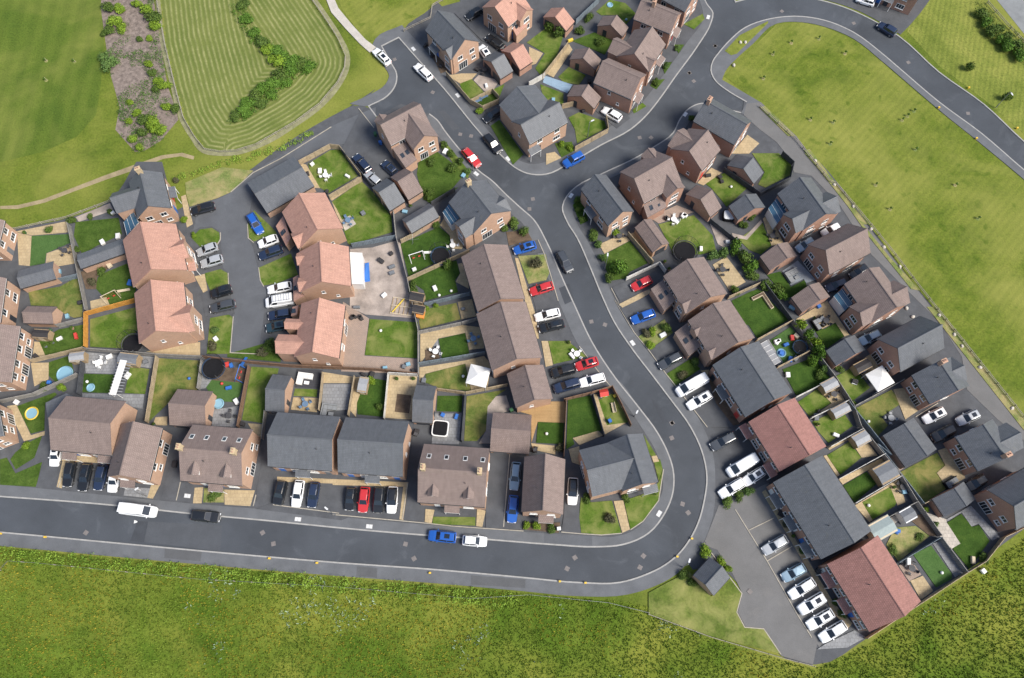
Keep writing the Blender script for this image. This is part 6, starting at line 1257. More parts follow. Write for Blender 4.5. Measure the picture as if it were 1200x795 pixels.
('sapling', 'fifth young staked tree on the open grass of the right green', 63.89, 116.45, ()),
('sapling', 'sixth young staked tree on the open grass of the right green', 68.81, 112.7, ()),
('sapling', 'seventh young staked tree on the open grass of the right green', 51.3, 106.47, ()),
('sapling', 'eighth young staked tree on the open grass of the right green', 53.87, 112.48, ()),
('sapling', 'ninth young staked tree on the open grass of the right green', 79.43, 89.61, ()),
('sapling', 'tenth young staked tree on the open grass of the right green', 70.37, 81.62, ()),
('sapling', 'eleventh young staked tree on the open grass of the right green', 72.28, 76.34, ()),
('sapling', 'twelfth young staked tree on the open grass of the right green', 85.77, 81.62, ()),
('sapling', 'thirteenth young staked tree on the open grass of the right green', 88.73, 74.32, ()),
('sapling', 'fourteenth young staked tree on the open grass of the right green', 80.67, 98.57, ()),
('sapling', 'fifteenth young staked tree on the open grass of the right green', 79.17, 97.42, ()),
('sapling', 'sixteenth young staked tree on the open grass of the right green', 77.92, 96.41, ()),
('sapling', 'seventeenth young staked tree on the open grass of the top left field', -90.04, 110.7, ()),
('sapling', 'eighteenth young staked tree on the open grass of the top left field', -95.93, 110.91, ()),
('sapling', 'nineteenth young staked tree on the open grass of the top left field', -94.99, 106.12, ()),
('manhole', 'square access cover in bottom road below narrow brown house, upper of pair', 10.32, 11.79, ()),
('manhole', 'square access cover in bottom road below narrow brown house, lower of pair', 9.01, 10.05, ()),
('manhole', 'pale access cover inside the road bend, left of pair', 21.6, 12.07, ()),
('manhole', 'pale access cover inside the road bend, right of pair', 20.94, 10.24, ()),
('manhole', 'pink access cover in main road by lamp post, upper of pair', 27.76, 34.45, ()),
('manhole', 'pink access cover in main road by lamp post, lower of pair', 27.58, 31.81, ()),
('manhole', 'access cover in bottom road left of the white panel van', -70.67, 15.8, ()),
('manhole', 'access cover in bottom road below left slate house, upper', -41.37, 15.8, ()),
('manhole', 'access cover in bottom road below left slate house, lower', -39.39, 14.01, ()),
('manhole', 'access cover in bottom road left of blue four-wheel-drive, upper', -17.58, 13.96, ()),
('manhole', 'access cover in bottom road left of blue four-wheel-drive, lower', -16.08, 11.64, ()),
('manhole', 'access cover in upper road left of red car, left of pair', -10.27, 93.24, ()),
('manhole', 'access cover in upper road by red car, right of pair', -8.11, 92.84, ()),
('manhole', 'access cover in junction beside upper slate house, upper of pair', 4.02, 78.65, ()),
('manhole', 'access cover in junction beside upper slate house, lower of pair', 3.34, 76.49, ()),
('manhole', 'access cover in road at the curve mouth', 42.2, 114.72, ()),
('manhole', 'access cover in road beside middle curve house, upper of pair', 36.27, 107.96, ()),
('manhole', 'access cover in road beside middle curve house, lower of pair', 37.07, 105.93, ()),
('manhole', 'access cover in road right of blue junction car, left of pair', 25.3, 92.46, ()),
('manhole', 'access cover in road right of blue junction car, right of pair', 27.57, 92.46, ()),
('manhole', 'access cover in top left turning between two white cars', -24.2, 111.34, ()),
('manhole', 'access cover in top left street below second white car', -16.07, 103.21, ()),
('manhole', 'access cover in main road opposite the blue drive car', 16.87, 52.75, ()),
('manhole', 'access cover in main road opposite two white vans', 27.86, 34.45, ()),
('manhole', 'access cover at right kerb of the bend, upper of pair', 28.63, 20.52, ()),
('manhole', 'access cover at right kerb of the bend, lower of pair', 29.47, 19.07, ()),
('manhole', 'access cover in curved road left of the green tip', 42.17, 114.73, ()),
('manhole', 'access cover in curved road near top edge, left', 57.06, 123.71, ()),
('manhole', 'access cover in curved road left of dark parked car', 71.8, 120.58, ()),
('manhole', 'access cover in straight road at top right, upper', 81.59, 110.57, ()),
('manhole', 'access cover in straight road at top right, lower', 91.48, 98.17, ()),
('manhole', 'access cover in side road by slate house at the green', 36.36, 107.95, ()),
('manhole', 'access cover in main road opposite walled drive', 14.42, 53.35, ()),
('manhole', 'access cover in right car park tarmac', 38.45, 6.45, ()),
('cabinet', 'white service cover in pavement of the bottom right bend', 24.56, 18.91, ()),
('cabinet', 'white service cover in pavement by yellow shrub front garden', 21.67, 49.18, ()),
('cabinet', 'white service cover in bottom pavement below black and red cars', -23.71, 16.8, ()),
('cabinet', 'white service cover in top left pavement by white car', -20.41, 113.85, ()),
('cabinet', 'white service cover in pavement above corner plot hedge', -10.98, 102.37, ()),
('cabinet', 'white service cover in pavement at junction slate house hedge', 11.36, 79.3, ()),
('cabinet', 'white service cover in pavement at slate house by the green', 34.7, 97.81, ()),
('cabinet', 'white service cover in pavement below left dormer house', -54.61, 21.85, ()),
('cabinet', 'white service cover beside red car in upper pavement', -6.96, 84.15, ()),
('cabinet', 'white service cover below black car in upper pavement', -0.79, 87.52, ()),
('cabinet', 'white service cover in bottom pavement before left slate house', -35.67, 17.98, ()),
('cabinet', 'white service cover in pavement at the curve mouth', 41.3, 122.03, ()),
('bollard', 'yellow marker on bottom pavement, second from left', -77.12, 15.06, ()),
('bollard', 'yellow marker on bottom pavement, third from left', -39.72, 11.64, ()),
('bollard', 'yellow marker on bottom pavement, fourth from left', -31.87, 10.92, ()),
('bollard', 'yellow marker on bottom pavement, fifth from left', -13.35, 9.35, ()),
('bollard', 'yellow marker on bottom pavement, sixth from left', 7.76, 8.02, ()),
('bollard', 'yellow marker on bottom pavement, rightmost before bend', 11.91, 7.8, ()),
('bollard', 'yellow marker on bottom pavement at left edge', -84.62, 15.61, ()),
('bollard', 'yellow marker on bend kerb above substation hut', 29.69, 14.81, ()),
('bollard', 'yellow marker on bend kerb left of substation hut', 27.08, 11.92, ()),
('bollard', 'yellow marker on green side of top right road, upper', 85.7, 99.32, ()),
('bollard', 'yellow marker on green side of top right road, lower', 91.83, 92.1, ()),
('bollard', 'yellow marker on verge side of top right road, lower', 100.39, 94.48, ()),
('bollard', 'yellow marker on verge side of top right road, upper', 92.63, 104.11, ()),
('stone', 'second boulder from the top along grass strip beside the green', 62.31, 81.64, ()),
('stone', 'third boulder from the top along grass strip beside the green', 65.29, 76.94, ()),
('stone', 'first boulder from the top along grass strip beside the green', 59.34, 87.03, ()),
('stone', 'fourth boulder from the top along grass strip beside the green', 68.0, 72.08, ()),
('stone', 'fifth boulder from the top along grass strip beside the green', 69.82, 68.29, ()),
('stone', 'sixth boulder from the top along grass strip beside the green', 72.15, 64.21, ()),
('stone', 'seventh boulder from the top along grass strip beside the green', 77.72, 54.51, ()),
('stone', 'eighth boulder from the top along grass strip beside the green', 79.75, 50.78, ()),
('stone', 'ninth boulder from the top along grass strip beside the green', 80.72, 48.54, ()),
('stone', 'tenth boulder from the top along grass strip beside the green', 83.16, 44.53, ()),
('stone', 'eleventh boulder from the top along grass strip beside the green', 87.29, 37.03, ()),
('stone', 'upper pale boulder outside brown house with two gabled wings', 71.98, 55.9, ()),
('stone', 'lower pale boulder outside brown house with two gabled wings', 72.86, 54.21, ()),
('stone', 'pale boulder at tip of the green', 45.54, 109.72, ()),
('stone', 'left pale boulder on small grass island by curve', 47.43, 115.45, ()),
('stone', 'right pale boulder on small grass island by curve', 48.44, 115.45, ())]
MARKS=[(-62.56,17.58),(-48.57,14.81),(-48.59,13.52)]
MEADOW=[(-92.84,13.65),(-84.34,13.38),(-56.85,10.93),(-27.76,8.51),(-12.04,7.32),(1.79,6.13),(11.01,5.34),(18.56,4.82),(21.95,4.03),(31.17,-0.6),(41.93,-3.75),(47.54,-5.12),(56.23,-1.62),(73.52,8.25),(94.43,20.34),(87.33,-9.54),(-87.33,-9.54)]
HEDGEROW=[(-92.84,13.65),(-84.31,13.24),(-70.06,12.15),(-56.85,10.93),(-41.77,9.72),(-27.76,8.51),(-12.04,7.32),(1.79,6.13),(2.76,5.6),(0.0,4.03),(-13.76,5.21),(-27.61,6.39),(-56.56,8.91),(-83.93,11.47),(-92.45,12.01)]
BASIN=[(-76.83,135.94),(-74.9,126.67),(-72.18,115.53),(-68.54,104.88),(-65.72,97.09),(-62.91,92.7),(-60.5,89.74),(-57.4,89.16),(-54.24,89.35),(-50.52,90.72),(-43.1,96.09),(-38.67,100.34),(-35.44,105.51),(-34.3,109.09),(-34.34,112.07),(-36.26,116.62),(-39.54,122.15),(-42.44,126.67),(-48.02,135.94)]
WASTE=[(-88.65,135.94),(-87.02,124.4),(-83.87,113.37),(-81.9,106.98),(-78.96,99.73),(-78.91,94.29),(-74.19,89.16),(-72.24,89.55),(-69.53,91.71),(-66.69,96.69),(-67.8,99.73),(-70.1,104.88),(-73.07,115.53),(-76.17,126.67),(-78.31,135.94)]
PITCH=[(-126.76,140.71),(-89.48,140.71),(-87.02,124.4),(-85.15,117.72),(-83.63,104.88),(-83.41,97.7),(-86.25,92.7),(-92.32,89.16),(-100.21,86.83),(-113.33,85.87)]
GREEN=[(43.35,107.12),(55.52,120.37),(60.93,120.74),(65.56,119.56),(71.04,116.26),(76.11,110.79),(80.9,104.47),(86.59,97.63),(92.18,91.31),(99.3,82.62),(107.11,73.7),(93.06,14.57),(89.02,35.03),(81.5,47.38),(75.03,60.14),(67.48,72.79),(61.75,82.37),(56.28,91.91),(49.97,100.41)]
VERGE=[(82.66,118.45),(86.44,126.67),(88.19,129.72),(97.31,129.72),(100.95,123.65),(106.09,114.09),(110.37,106.98),(105.92,87.47),(101.62,93.36),(95.32,101.44),(87.64,109.8)]
TRACK=[(101.26,128.19),(102.47,128.19),(107.31,116.99),(110.43,109.8),(113.23,122.15),(109.8,131.26)]
ISLET=[(44.02,113.37),(47.47,117.35),(53.8,121.04),(53.74,120.52),(46.43,112.65),(45.22,112.29)]
TOPGRASS=[(-39.71,135.94),(-36.11,124.4),(-30.15,115.53),(-28.43,116.41),(-23.08,119.93),(-17.17,124.85),(-16.25,135.94)]
BANK=[(-60.48,128.95),(-57.13,126.67),(-55.23,121.04),(-52.5,117.28),(-50.01,115.53),(-47.67,113.37),(-44.89,111.86),(-41.31,111.22),(-39.91,109.09),(-42.73,107.4),(-45.17,105.51),(-47.97,102.19),(-51.32,98.1),(-55.24,95.08),(-56.63,96.69),(-54.14,100.34),(-51.14,104.47),(-48.49,107.4),(-48.17,109.51),(-50.5,111.65),(-53.02,113.8),(-56.11,117.72),(-59.08,123.27)]
MOWLEFT=[(-80.16,140.71),(-58.72,140.71),(-57.0,125.53),(-52.72,115.97),(-47.34,109.94),(-55.43,96.69),(-57.24,87.8),(-66.94,87.8)]
SCRUB=[(98.34,126.29),(100.2,125.3),(101.75,121.71),(104.1,118.6),(107.29,115.53),(105.97,109.44),(103.94,112.29),(101.6,115.17),(98.79,118.82),(97.77,122.15)]
LANEHEDGE=[(-66.24,82.92),(-62.44,84.38),(-58.33,86.31),(-55.16,87.87),(-50.86,88.65),(-46.31,90.38),(-41.79,92.88),(-39.83,93.88),(-39.4,92.88),(-41.34,91.69),(-45.55,89.51),(-50.07,87.56),(-54.33,86.58),(-57.89,85.42),(-62.32,83.5),(-66.1,81.97)]
FLOWERS=[(-69.53,8.92),(-72.07,5.17),(-76.05,2.13),(-68.02,8.25),(-40.89,1.27),(-42.33,-2.12),(-49.29,2.99),(-46.24,0.42),(-48.07,7.81),(-49.09,-5.46),(-23.81,-2.96),(-16.14,-3.8),(-27.65,0.42),(-10.86,-0.43),(70.1,5.69),(-80.8,9.59)]
WHITES=[(-33.81,3.43),(-26.11,4.3),(-22.93,4.73),(-29.91,6.04),(-27.39,2.99),(-6.32,-1.28),(67.83,7.15)]
EDGES=[[(-1.39,16.72),(-0.4,29.0)],
[(-56.37,21.09),(-56.09,24.2)],
[(-76.61,23.24),(-76.31,24.92)],
[(-18.27,17.96),(-17.64,23.97)],
[(8.15,15.89),(11.42,15.61)],
[(37.34,19.59),(41.77,11.25),(45.7,2.98),(47.6,-0.51)],
[(39.31,16.21),(43.66,18.18)],
[(41.77,11.25),(46.12,13.58)],
[(12.07,48.55),(14.71,44.66),(17.32,41.09)],
[(18.29,59.94),(19.77,56.35),(18.79,57.51),(22.09,51.12),(24.53,47.77),(27.32,43.32),(28.98,40.94),(33.84,33.65)],
[(11.42,15.61),(14.83,15.41),(18.2,15.69)],
[(19.65,16.25),(21.84,17.65),(24.62,21.06),(25.77,26.34)],
[(-52.68,62.97),(-52.28,60.47)],
[(-50.7,54.33),(-50.43,47.32),(-45.33,47.06)],
[(-55.14,71.36),(-54.97,69.91),(-55.67,68.33)],
[(-47.15,64.1),(-46.56,61.51),(-45.79,60.26)],
[(-50.24,73.19),(-49.75,70.2),(-48.67,69.27)],
[(32.73,12.56),(37.15,6.17),(36.06,3.29),(37.1,1.02),(40.12,0.79),(42.43,-3.02)],
[(-54.23,80.06),(-50.39,84.37),(-45.35,87.54),(-35.97,94.87)],
[(70.21,35.51),(74.54,37.98)],
[(-30.84,99.28),(-27.46,94.62)],
[(-40.06,20.38),(-28.89,18.97)],
[(-43.37,20.15),(-43.1,22.04)],
[(4.91,69.84),(6.01,66.97),(7.07,62.92),(8.46,57.39)],
[(-29.92,18.75),(-18.68,17.74),(-14.95,17.4),(-9.79,16.84),(1.91,16.05)]]


# ------------------------------------------------------------------ the ground, roads, gardens
def structure(o, label=None):
    o['kind'] = 'structure'
    return o
def inside(poly, X, Y):
    n = len(poly); c = np.zeros(X.shape, bool)
    for i in range(n):
        x1, y1 = poly[i]; x2, y2 = poly[(i+1) % n]
        if y1 == y2: continue
        k = ((y1 > Y) != (y2 > Y)) & (X < (x2-x1)*(Y-y1)/(y2-y1)+x1)
        c ^= k
    return c
def seg_dist(P, X, Y):
    D = np.full(X.shape, 1e9)
    for (x1, y1), (x2, y2) in zip(P[:-1], P[1:]):
        dx, dy = x2-x1, y2-y1; L = dx*dx+dy*dy + 1e-9
        t = np.clip(((X-x1)*dx+(Y-y1)*dy)/L, 0, 1)
        D = np.minimum(D, np.hypot(X-x1-t*dx, Y-y1-t*dy))
    return D

def smooth(L,closed,thr=48,sub=4):
    n=len(L); A=[np.array(p) for p in L]; out_=[]
    def ang(i):
        a=A[i]-A[i-1]; b=A[(i+1)%n]-A[i]; return abs(math.degrees(math.atan2(a[0]*b[1]-a[1]*b[0],a@b)))
    sharp=[(not closed and i in (0,n-1)) or ang(i)>thr for i in range(n)]
    for i in range(n if closed else n-1):
        p1,p2=A[i],A[(i+1)%n]; d=np.linalg.norm(p2-p1)
        def tan(j):
            if sharp[j]: return (p2-p1)
            a=A[(j+1)%n]-A[j]; b=A[j]-A[j-1]; la,lb=np.linalg.norm(a),np.linalg.norm(b)
            t=a/la*lb+b/lb*la; return t/np.linalg.norm(t)*d
        m1,m2=tan(i),tan((i+1)%n)
        k=sub if d>2.5 else (2 if d>1.2 else 1)
        for q in range(k):
            t=q/k; out_.append(tuple(round(float(v),2) for v in (2*t**3-3*t**2+1)*p1+(t**3-2*t**2+t)*m1+(-2*t**3+3*t**2)*p2+(t**3-t**2)*m2))
    if not closed: out_.append(tuple(float(v) for v in A[-1]))
    return out_
ROAD = smooth(ROAD, 1); KERBS = [smooth(k, 0) for k in KERBS]; FOOTWAYS = [smooth(k, 1) for k in FOOTWAYS]; PLOTS = [smooth(k, 1) for k in PLOTS]
def strip(name, line, w0, w1, z0, z1, mat):
    P = [Vector((x, y)) for x, y in line]; mb = MB(); ring = []
    for i, p in enumerate(P):
        a = (P[i]-P[i-1]).normalized() if i else None; b = (P[i+1]-P[i]).normalized() if i < len(P)-1 else None
        t = (a+b).normalized() if a and b else (a or b)
        n = Vector((-t.y, t.x)); k = 1/max(.5, n.dot(Vector((-(a or b).y, (a or b).x))))
        A = p+n*w0*k; Bq = p+n*w1*k
        ring.append([(A.x, A.y, z0), (A.x, A.y, z1), (Bq.x, Bq.y, z1), (Bq.x, Bq.y, z0)])
    mb.rings(ring)
    return mb.build(name, mat)
S = 2500
gm = mesh('ground', [(-S, -S, 0), (S, -S, 0), (S, S, 0), (-S, S, 0)], [(0, 1, 2, 3)], G['field_grass'])
structure(obj('ground', gm))
structure(poly_slab('sports_field', PITCH, -.05, .02, G['pitch_grass']))
structure(poly_slab('green', GREEN, -.05, .03, G['green_grass']))
structure(poly_slab('verge', VERGE, -.05, .02, G['verge_grass']))
structure(poly_slab('verge', ISLET, -.05, .16, G['green_grass']))
structure(poly_slab('meadow', MEADOW, -.05, .02, G['meadow_soil']))
structure(poly_slab('waste_ground', WASTE, -.05, .03, G['waste']))
structure(poly_slab('track', TRACK, -.05, .04, G['track']))
structure(poly_slab('grass_verge', TOPGRASS, -.05, .024, G['green_grass']))

# mown hollow: stripes of cut grass follow its outline (distance to the fence kept as an attribute)
m, nt_, bs_ = newmat('mown_grass')
v_ = coords(nt_, 'world')
at = N(nt_, 'Attribute', attribute_name='mow')
sc = N(nt_, 'Math', operation='MULTIPLY'); nt_.links.new(at.outputs['Fac'], sc.inputs[0]); sc.inputs[1].default_value = 6.2
nz = noise(nt_, v_, .3, 5, .6)
ns = N(nt_, 'Math', operation='MULTIPLY_ADD'); nt_.links.new(nz, ns.inputs[0]); ns.inputs[1].default_value = 2.6; nt_.links.new(sc.outputs[0], ns.inputs[2])
sn = N(nt_, 'Math', operation='SINE'); nt_.links.new(ns.outputs[0], sn.inputs[0])
mr = N(nt_, 'MapRange'); mr.inputs[1].default_value = -1; nt_.links.new(sn.outputs[0], mr.inputs[0])
base = ramp(nt_, noise(nt_, v_, .12, 5, .6), [(.3, (.095, .128, .028)), (.7, (.142, .165, .044))])
cut = ramp(nt_, noise(nt_, v_, 1.5, 5, .7), [(.35, (.20, .215, .08)), (.7, (.32, .31, .14))])
fz = N(nt_, 'Math', operation='POWER'); nt_.links.new(mr.outputs[0], fz.inputs[0]); fz.inputs[1].default_value = 1.8
f2 = N(nt_, 'Math', operation='MULTIPLY'); nt_.links.new(fz.outputs[0], f2.inputs[0]); nt_.links.new(ramp(nt_, noise(nt_, v_, .35, 4, .6), [(.30, (.15, .15, .15)), (.62, (.85, .85, .85))]), f2.inputs[1])
col = mix(nt_, base, cut, f2.outputs[0])
fine = noise(nt_, v_, 4, 4, .7)
col = mix(nt_, col, ramp(nt_, fine, [(.3, (.7, .7, .7)), (.7, (1.2, 1.2, 1.15))]), .5, 'MULTIPLY')
nt_.links.new(col, bs_.inputs['Base Color']); bs_.inputs['Roughness'].default_value = .95; bs_.inputs['Specular IOR Level'].default_value = .15
bump(nt_, bs_, fz.outputs[0], .5, .1)
B = np.array(BASIN); x0, y0 = B.min(0); x1, y1 = B.max(0)
st = .45; xs = np.arange(x0, x1+st, st); ys = np.arange(y0, y1+st, st)
X, Y = np.meshgrid(xs, ys)
hed = [(x, y) for k, l, x, y, a in MISC if k == 'shrub' and 'mown hollow' in l]
inn = inside(BASIN, X, Y)
D1 = seg_dist(BASIN[1:-1], X, Y)
# hollow sinks gently towards the hedge bank
D2 = seg_dist(hed, X, Y)
Z = .04 - .9*np.clip(D1-1, 0, 9)/9*np.clip(1.2 - D2/26, 0, 1)
Z = np.where(D1 < 1, .04, Z)
idx = -np.ones(X.shape, int); idx[inn] = np.arange(inn.sum())
V = np.c_[X[inn], Y[inn], Z[inn]*0 + .04 + 0*Z[inn]]
q = inn[:-1, :-1] & inn[1:, :-1] & inn[:-1, 1:] & inn[1:, 1:]
F = np.c_[idx[:-1, :-1][q], idx[:-1, 1:][q], idx[1:, 1:][q], idx[1:, :-1][q]]
me = bpy.data.meshes.new('mown_hollow'); me.from_pydata(V.tolist(), [], F.tolist()); me.materials.append(m)
a = me.attributes.new('mow', 'FLOAT', 'POINT'); a.data.foreach_set('value', np.where(inside(MOWLEFT, X, Y), seg_dist(BASIN[:10], X, Y), seg_dist(BASIN[8:], X, Y))[inn].astype(np.float32))
structure(obj('mown_hollow', me))
structure(poly_slab('grass_verge', BASIN, -.05, .025, G['verge_grass']))

structure(strip('path', smooth(BASIN[1:-1], 0), -.9, .1, -.02, .05, G['worn_grass']))
# estate ground: tarmac between the houses, then pavements, carriageway, kerbs
for i, p in enumerate(PLOTS): structure(poly_slab('estate_ground', p, 0, .080 + .002*i, G['asphalt_drive']))
for i, p in enumerate(FOOTWAYS): structure(poly_slab('pavement', p, 0, .112 + .002*i, G['asphalt_foot']))
structure(poly_slab('road', ROAD, -.2, .012, G['asphalt']))
# the carriageway lies below the estate ground: kerb stones make the step
for i, k in enumerate(KERBS): structure(strip('kerb', k, -.12, .12, -.05, .135 + .001*i, G['kerb_concrete']))
CMAT = {'close': 'asphalt_close', 'private': 'asphalt_private', 'drive': 'asphalt_drive', 'whitepave': 'concrete_path', 'path2': 'dirt_path', 'patch': 'asphalt_patch', 'patch2': 'asphalt_close', 'roaddark': 'asphalt_trench', 'roadlight': 'asphalt_repair'}
CNAME = {'close': 'road', 'private': 'parking_court', 'drive': 'driveway', 'beige': 'patio', 'gravel': 'gravel_bed', 'soil': 'flower_bed', 'paving': 'patio', 'pale': 'patio', 'pinkpave': 'patio', 'decking': 'deck', 'darkdeck': 'deck', 'greydeck': 'deck', 'bluedeck': 'deck', 'whitepave': 'footpath', 'path2': 'path', 'patch': 'pavement_patch', 'patch2': 'pavement_patch', 'roaddark': 'road_repair', 'roadlight': 'road_repair'}
ROADFOOT = max(i for i, (k, p) in enumerate(COVERS) if k == 'roaddark')
for i, (k, p) in enumerate(COVERS):
    n = 'lawn' if k.startswith('lawn') else CNAME[k]
    z = .126 + i*.0004
    if k == 'path2': z = .03
    if k.startswith('road') and i != ROADFOOT: z = .016 + i*.0002
    structure(poly_slab(n, p, 0, z, G[CMAT.get(k, k)]))
# pale block edging between drives, bays and lawns
for i, e in enumerate(EDGES): structure(strip('edging', e, -.07, .07, .0, .215 + .0006*i, G['edging']))
for x, y in MARKS:
    o = obj('road_arrow', mesh('road_arrow', [(x-.4, y+.28, .016), (x-.4, y-.28, .016), (x+.4, y, .016)], [(0, 1, 2)], G['white_paint']))
    structure(o)

# ------------------------------------------------------------------ houses
def glazed(parent, name, w, h, P0, T, Nn, zc, kind='window', mat='white_trim', bars=1):
    """window or door with frame and pane set on a wall: P0 point on the wall line, T along it, Nn outwards"""
    def L(u, z, d): return (P0[0]+T[0]*u+Nn[0]*d, P0[1]+T[1]*u+Nn[1]*d, z)
    def bx(mb, u0, u1, z0, z1, d0, d1):
        V = [L(u0, z0, d0), L(u1, z0, d0), L(u1, z0, d1), L(u0, z0, d1), L(u0, z1, d0), L(u1, z1, d0), L(u1, z1, d1), L(u0, z1, d1)]
        mb.add(V, [(0, 3, 2, 1), (4, 5, 6, 7), (0, 1, 5, 4), (1, 2, 6, 5), (2, 3, 7, 6), (3, 0, 4, 7)])
    f = .09; mb = MB(); u0, u1, z0, z1 = -w/2, w/2, zc-h/2, zc+h/2
    bx(mb, u0, u1, z1-f, z1, -.05, .05); bx(mb, u0, u1, z0, z0+f, -.05, .05)
    bx(mb, u0, u0+f, z0+f, z1-f, -.05, .05); bx(mb, u1-f, u1, z0+f, z1-f, -.05, .05)
    for k in range(1, bars+1):
        u = u0 + w*k/(bars+1); bx(mb, u-f/3, u+f/3, z0+f, z1-f, -.05, .045)
    if kind == 'window': bx(mb, u0-.08, u1+.08, z0-.07, z0-.003, -.05, .12)
    fr = mb.build(kind, G[mat], parent)
    pb = MB(); bx(pb, u0+f*.9, u1-f*.9, z0+f*.9, z1-f*.9, -.04, .012)
    pb.build('pane', G['glass'], fr)
    return fr
def solid_door(parent, P0, T, Nn, w, h, mat, name='door', panels=0):
    def L(u, z, d): return (P0[0]+T[0]*u+Nn[0]*d, P0[1]+T[1]*u+Nn[1]*d, z)
    mb = MB()
    def bx(u0, u1, z0, z1, d0, d1):
        V = [L(u0, z0, d0), L(u1, z0, d0), L(u1, z0, d1), L(u0, z0, d1), L(u0, z1, d0), L(u1, z1, d0), L(u1, z1, d1), L(u0, z1, d1)]
        mb.add(V, [(0, 3, 2, 1), (4, 5, 6, 7), (0, 1, 5, 4), (1, 2, 6, 5), (2, 3, 7, 6), (3, 0, 4, 7)])
    bx(-w/2, w/2, .1, .1+h, -.04, .035)
    for k in range(panels):
        z = .1+h*(k+.15)/panels; bx(-w/2+.1, w/2-.1, z, z+h*.7/panels, .035, .06)
    return mb.build(name, G[mat], parent)
DOORS = ['door_dark', 'toy_red', 'toy_blue', 'white_trim', 'shed_grey']
def facade(parent, A, B, letter, he, units, rnd):
    """place openings on the wall from A to B (outside on its right hand)"""
    A = Vector(A); B = Vector(B); Ln = (B-A).length
    if Ln < 2.2: return
    T = (B-A).normalized(); Nn = Vector((T.y, -T.x))
    at = lambda t: A + T*Ln*t
    up = he - 1.25
    if letter == 'f' or letter == 'b':
        for k in range(units):
            lo = k/units; sp = 1/units
            for t in (.28, .74):
                glazed(parent, 'window', min(1.2, Ln*sp*.36), 1.15, at(lo+sp*t), T, Nn, up)
            if letter == 'f':
                td = .26 if k % 2 == 0 else .74
                solid_door(parent, at(lo+sp*td), T, Nn, .98, 2.05, rnd.choice(DOORS), 'door', 2)
                glazed(parent, 'window', min(1.7, Ln*sp*.42), 1.2, at(lo+sp*(1-td)), T, Nn, 1.45, bars=2)
            else:
                td = .68 if k % 2 == 0 else .32
                glazed(parent, 'french_door', min(2.0, Ln*sp*.45), 2.1, at(lo+sp*td), T, Nn, 1.17, 'french_door', bars=3)
                glazed(parent, 'window', min(1.1, Ln*sp*.3), 1.0, at(lo+sp*(1-td)), T, Nn, 1.6)
    elif letter == 's':
        glazed(parent, 'window', .65, .95, at(.42), T, Nn, up, bars=0)
        if Ln > 6: glazed(parent, 'window', .6, .8, at(.68), T, Nn, 1.6, bars=0)
    elif letter == 'g':
        for t in (.27, .73): glazed(parent, 'window', min(1.2, Ln*.24), 1.15, at(t), T, Nn, up)
        glazed(parent, 'french_door', min(2.2, Ln*.34), 2.1, at(.36), T, Nn, 1.17, 'french_door', bars=3)
        if Ln > 4.5: glazed(parent, 'window', 1.0, 1.0, at(.78), T, Nn, 1.6)
    elif letter == 'w':
        glazed(parent, 'window', min(1.6, Ln*.5), 1.15, at(.5), T, Nn, up, bars=2)
        glazed(parent, 'window', min(1.9, Ln*.6), 1.35, at(.5), T, Nn, 1.45, bars=2)

def roof_pair(parent, X0, X1, hw, he, rise, mat, xf=lambda p: p, th=.13, side='both', names=('roof_slope', 'ridge_tiles')):
    """two pitched slabs between X0 and X1 with ridge along x; xf maps local points"""
    for sg in (1, -1):
        mb = MB(); mb.slab([xf((X0, 0, he+rise)), xf((X1, 0, he+rise)), xf((X1, sg*hw, he)), xf((X0, sg*hw, he))], th)
        mb.build(names[0], mat, parent)
    mb = MB(); n = 5; r = .13
    ring = lambda x: [xf((x, r*math.cos(math.pi*i/n), he+rise-.03+r*.75*math.sin(math.pi*i/n))) for i in range(n+1)]
    mb.rings([ring(X0-.01), ring(X1+.01)]); mb.build(names[1], mat, parent)
def gutters(parent, X0, X1, hw, he, xf=lambda p: p):
    for sg in (1, -1):
        mb = MB(); y0, y1 = sorted((sg*(hw-.03), sg*(hw+.09)))
        V = [xf(p) for p in [(X0, y0, he-.24), (X1, y0, he-.24), (X1, y1, he-.24), (X0, y1, he-.24), (X0, y0, he-.14), (X1, y0, he-.14), (X1, y1, he-.14), (X0, y1, he-.14)]]
        mb.add(V, [(0, 3, 2, 1), (4, 5, 6, 7), (0, 1, 5, 4), (1, 2, 6, 5), (2, 3, 7, 6), (3, 0, 4, 7)])
        mb.build('gutter', G['gutter'], parent)
def fascias(parent, X0, X1, hw, he, xf=lambda p: p):
    for sg in (1, -1):
        mb = MB(); y0, y1 = sorted((sg*(hw-.16), sg*(hw-.035)))
        V = [xf(p) for p in [(X0, y0, he-.30), (X1, y0, he-.30), (X1, y1, he-.30), (X0, y1, he-.30), (X0, y0, he-.13), (X1, y0, he-.13), (X1, y1, he-.13), (X0, y1, he-.13)]]
        mb.add(V, [(0, 3, 2, 1), (4, 5, 6, 7), (0, 1, 5, 4), (1, 2, 6, 5), (2, 3, 7, 6), (3, 0, 4, 7)])
        mb.build('fascia', G['white_trim'], parent)
def gable_walls(parent, X0, X1, hw, zt, apex, mat, xf=lambda p: p, name='wall'):
    prof = [(-hw, 0), (hw, 0), (hw, zt), (0, apex), (-hw, zt)]
    mb = MB(); mb.rings([[xf((X0, y, z)) for y, z in reversed(prof)], [xf((X1, y, z)) for y, z in reversed(prof)]])
    return mb.build(name, mat, parent)

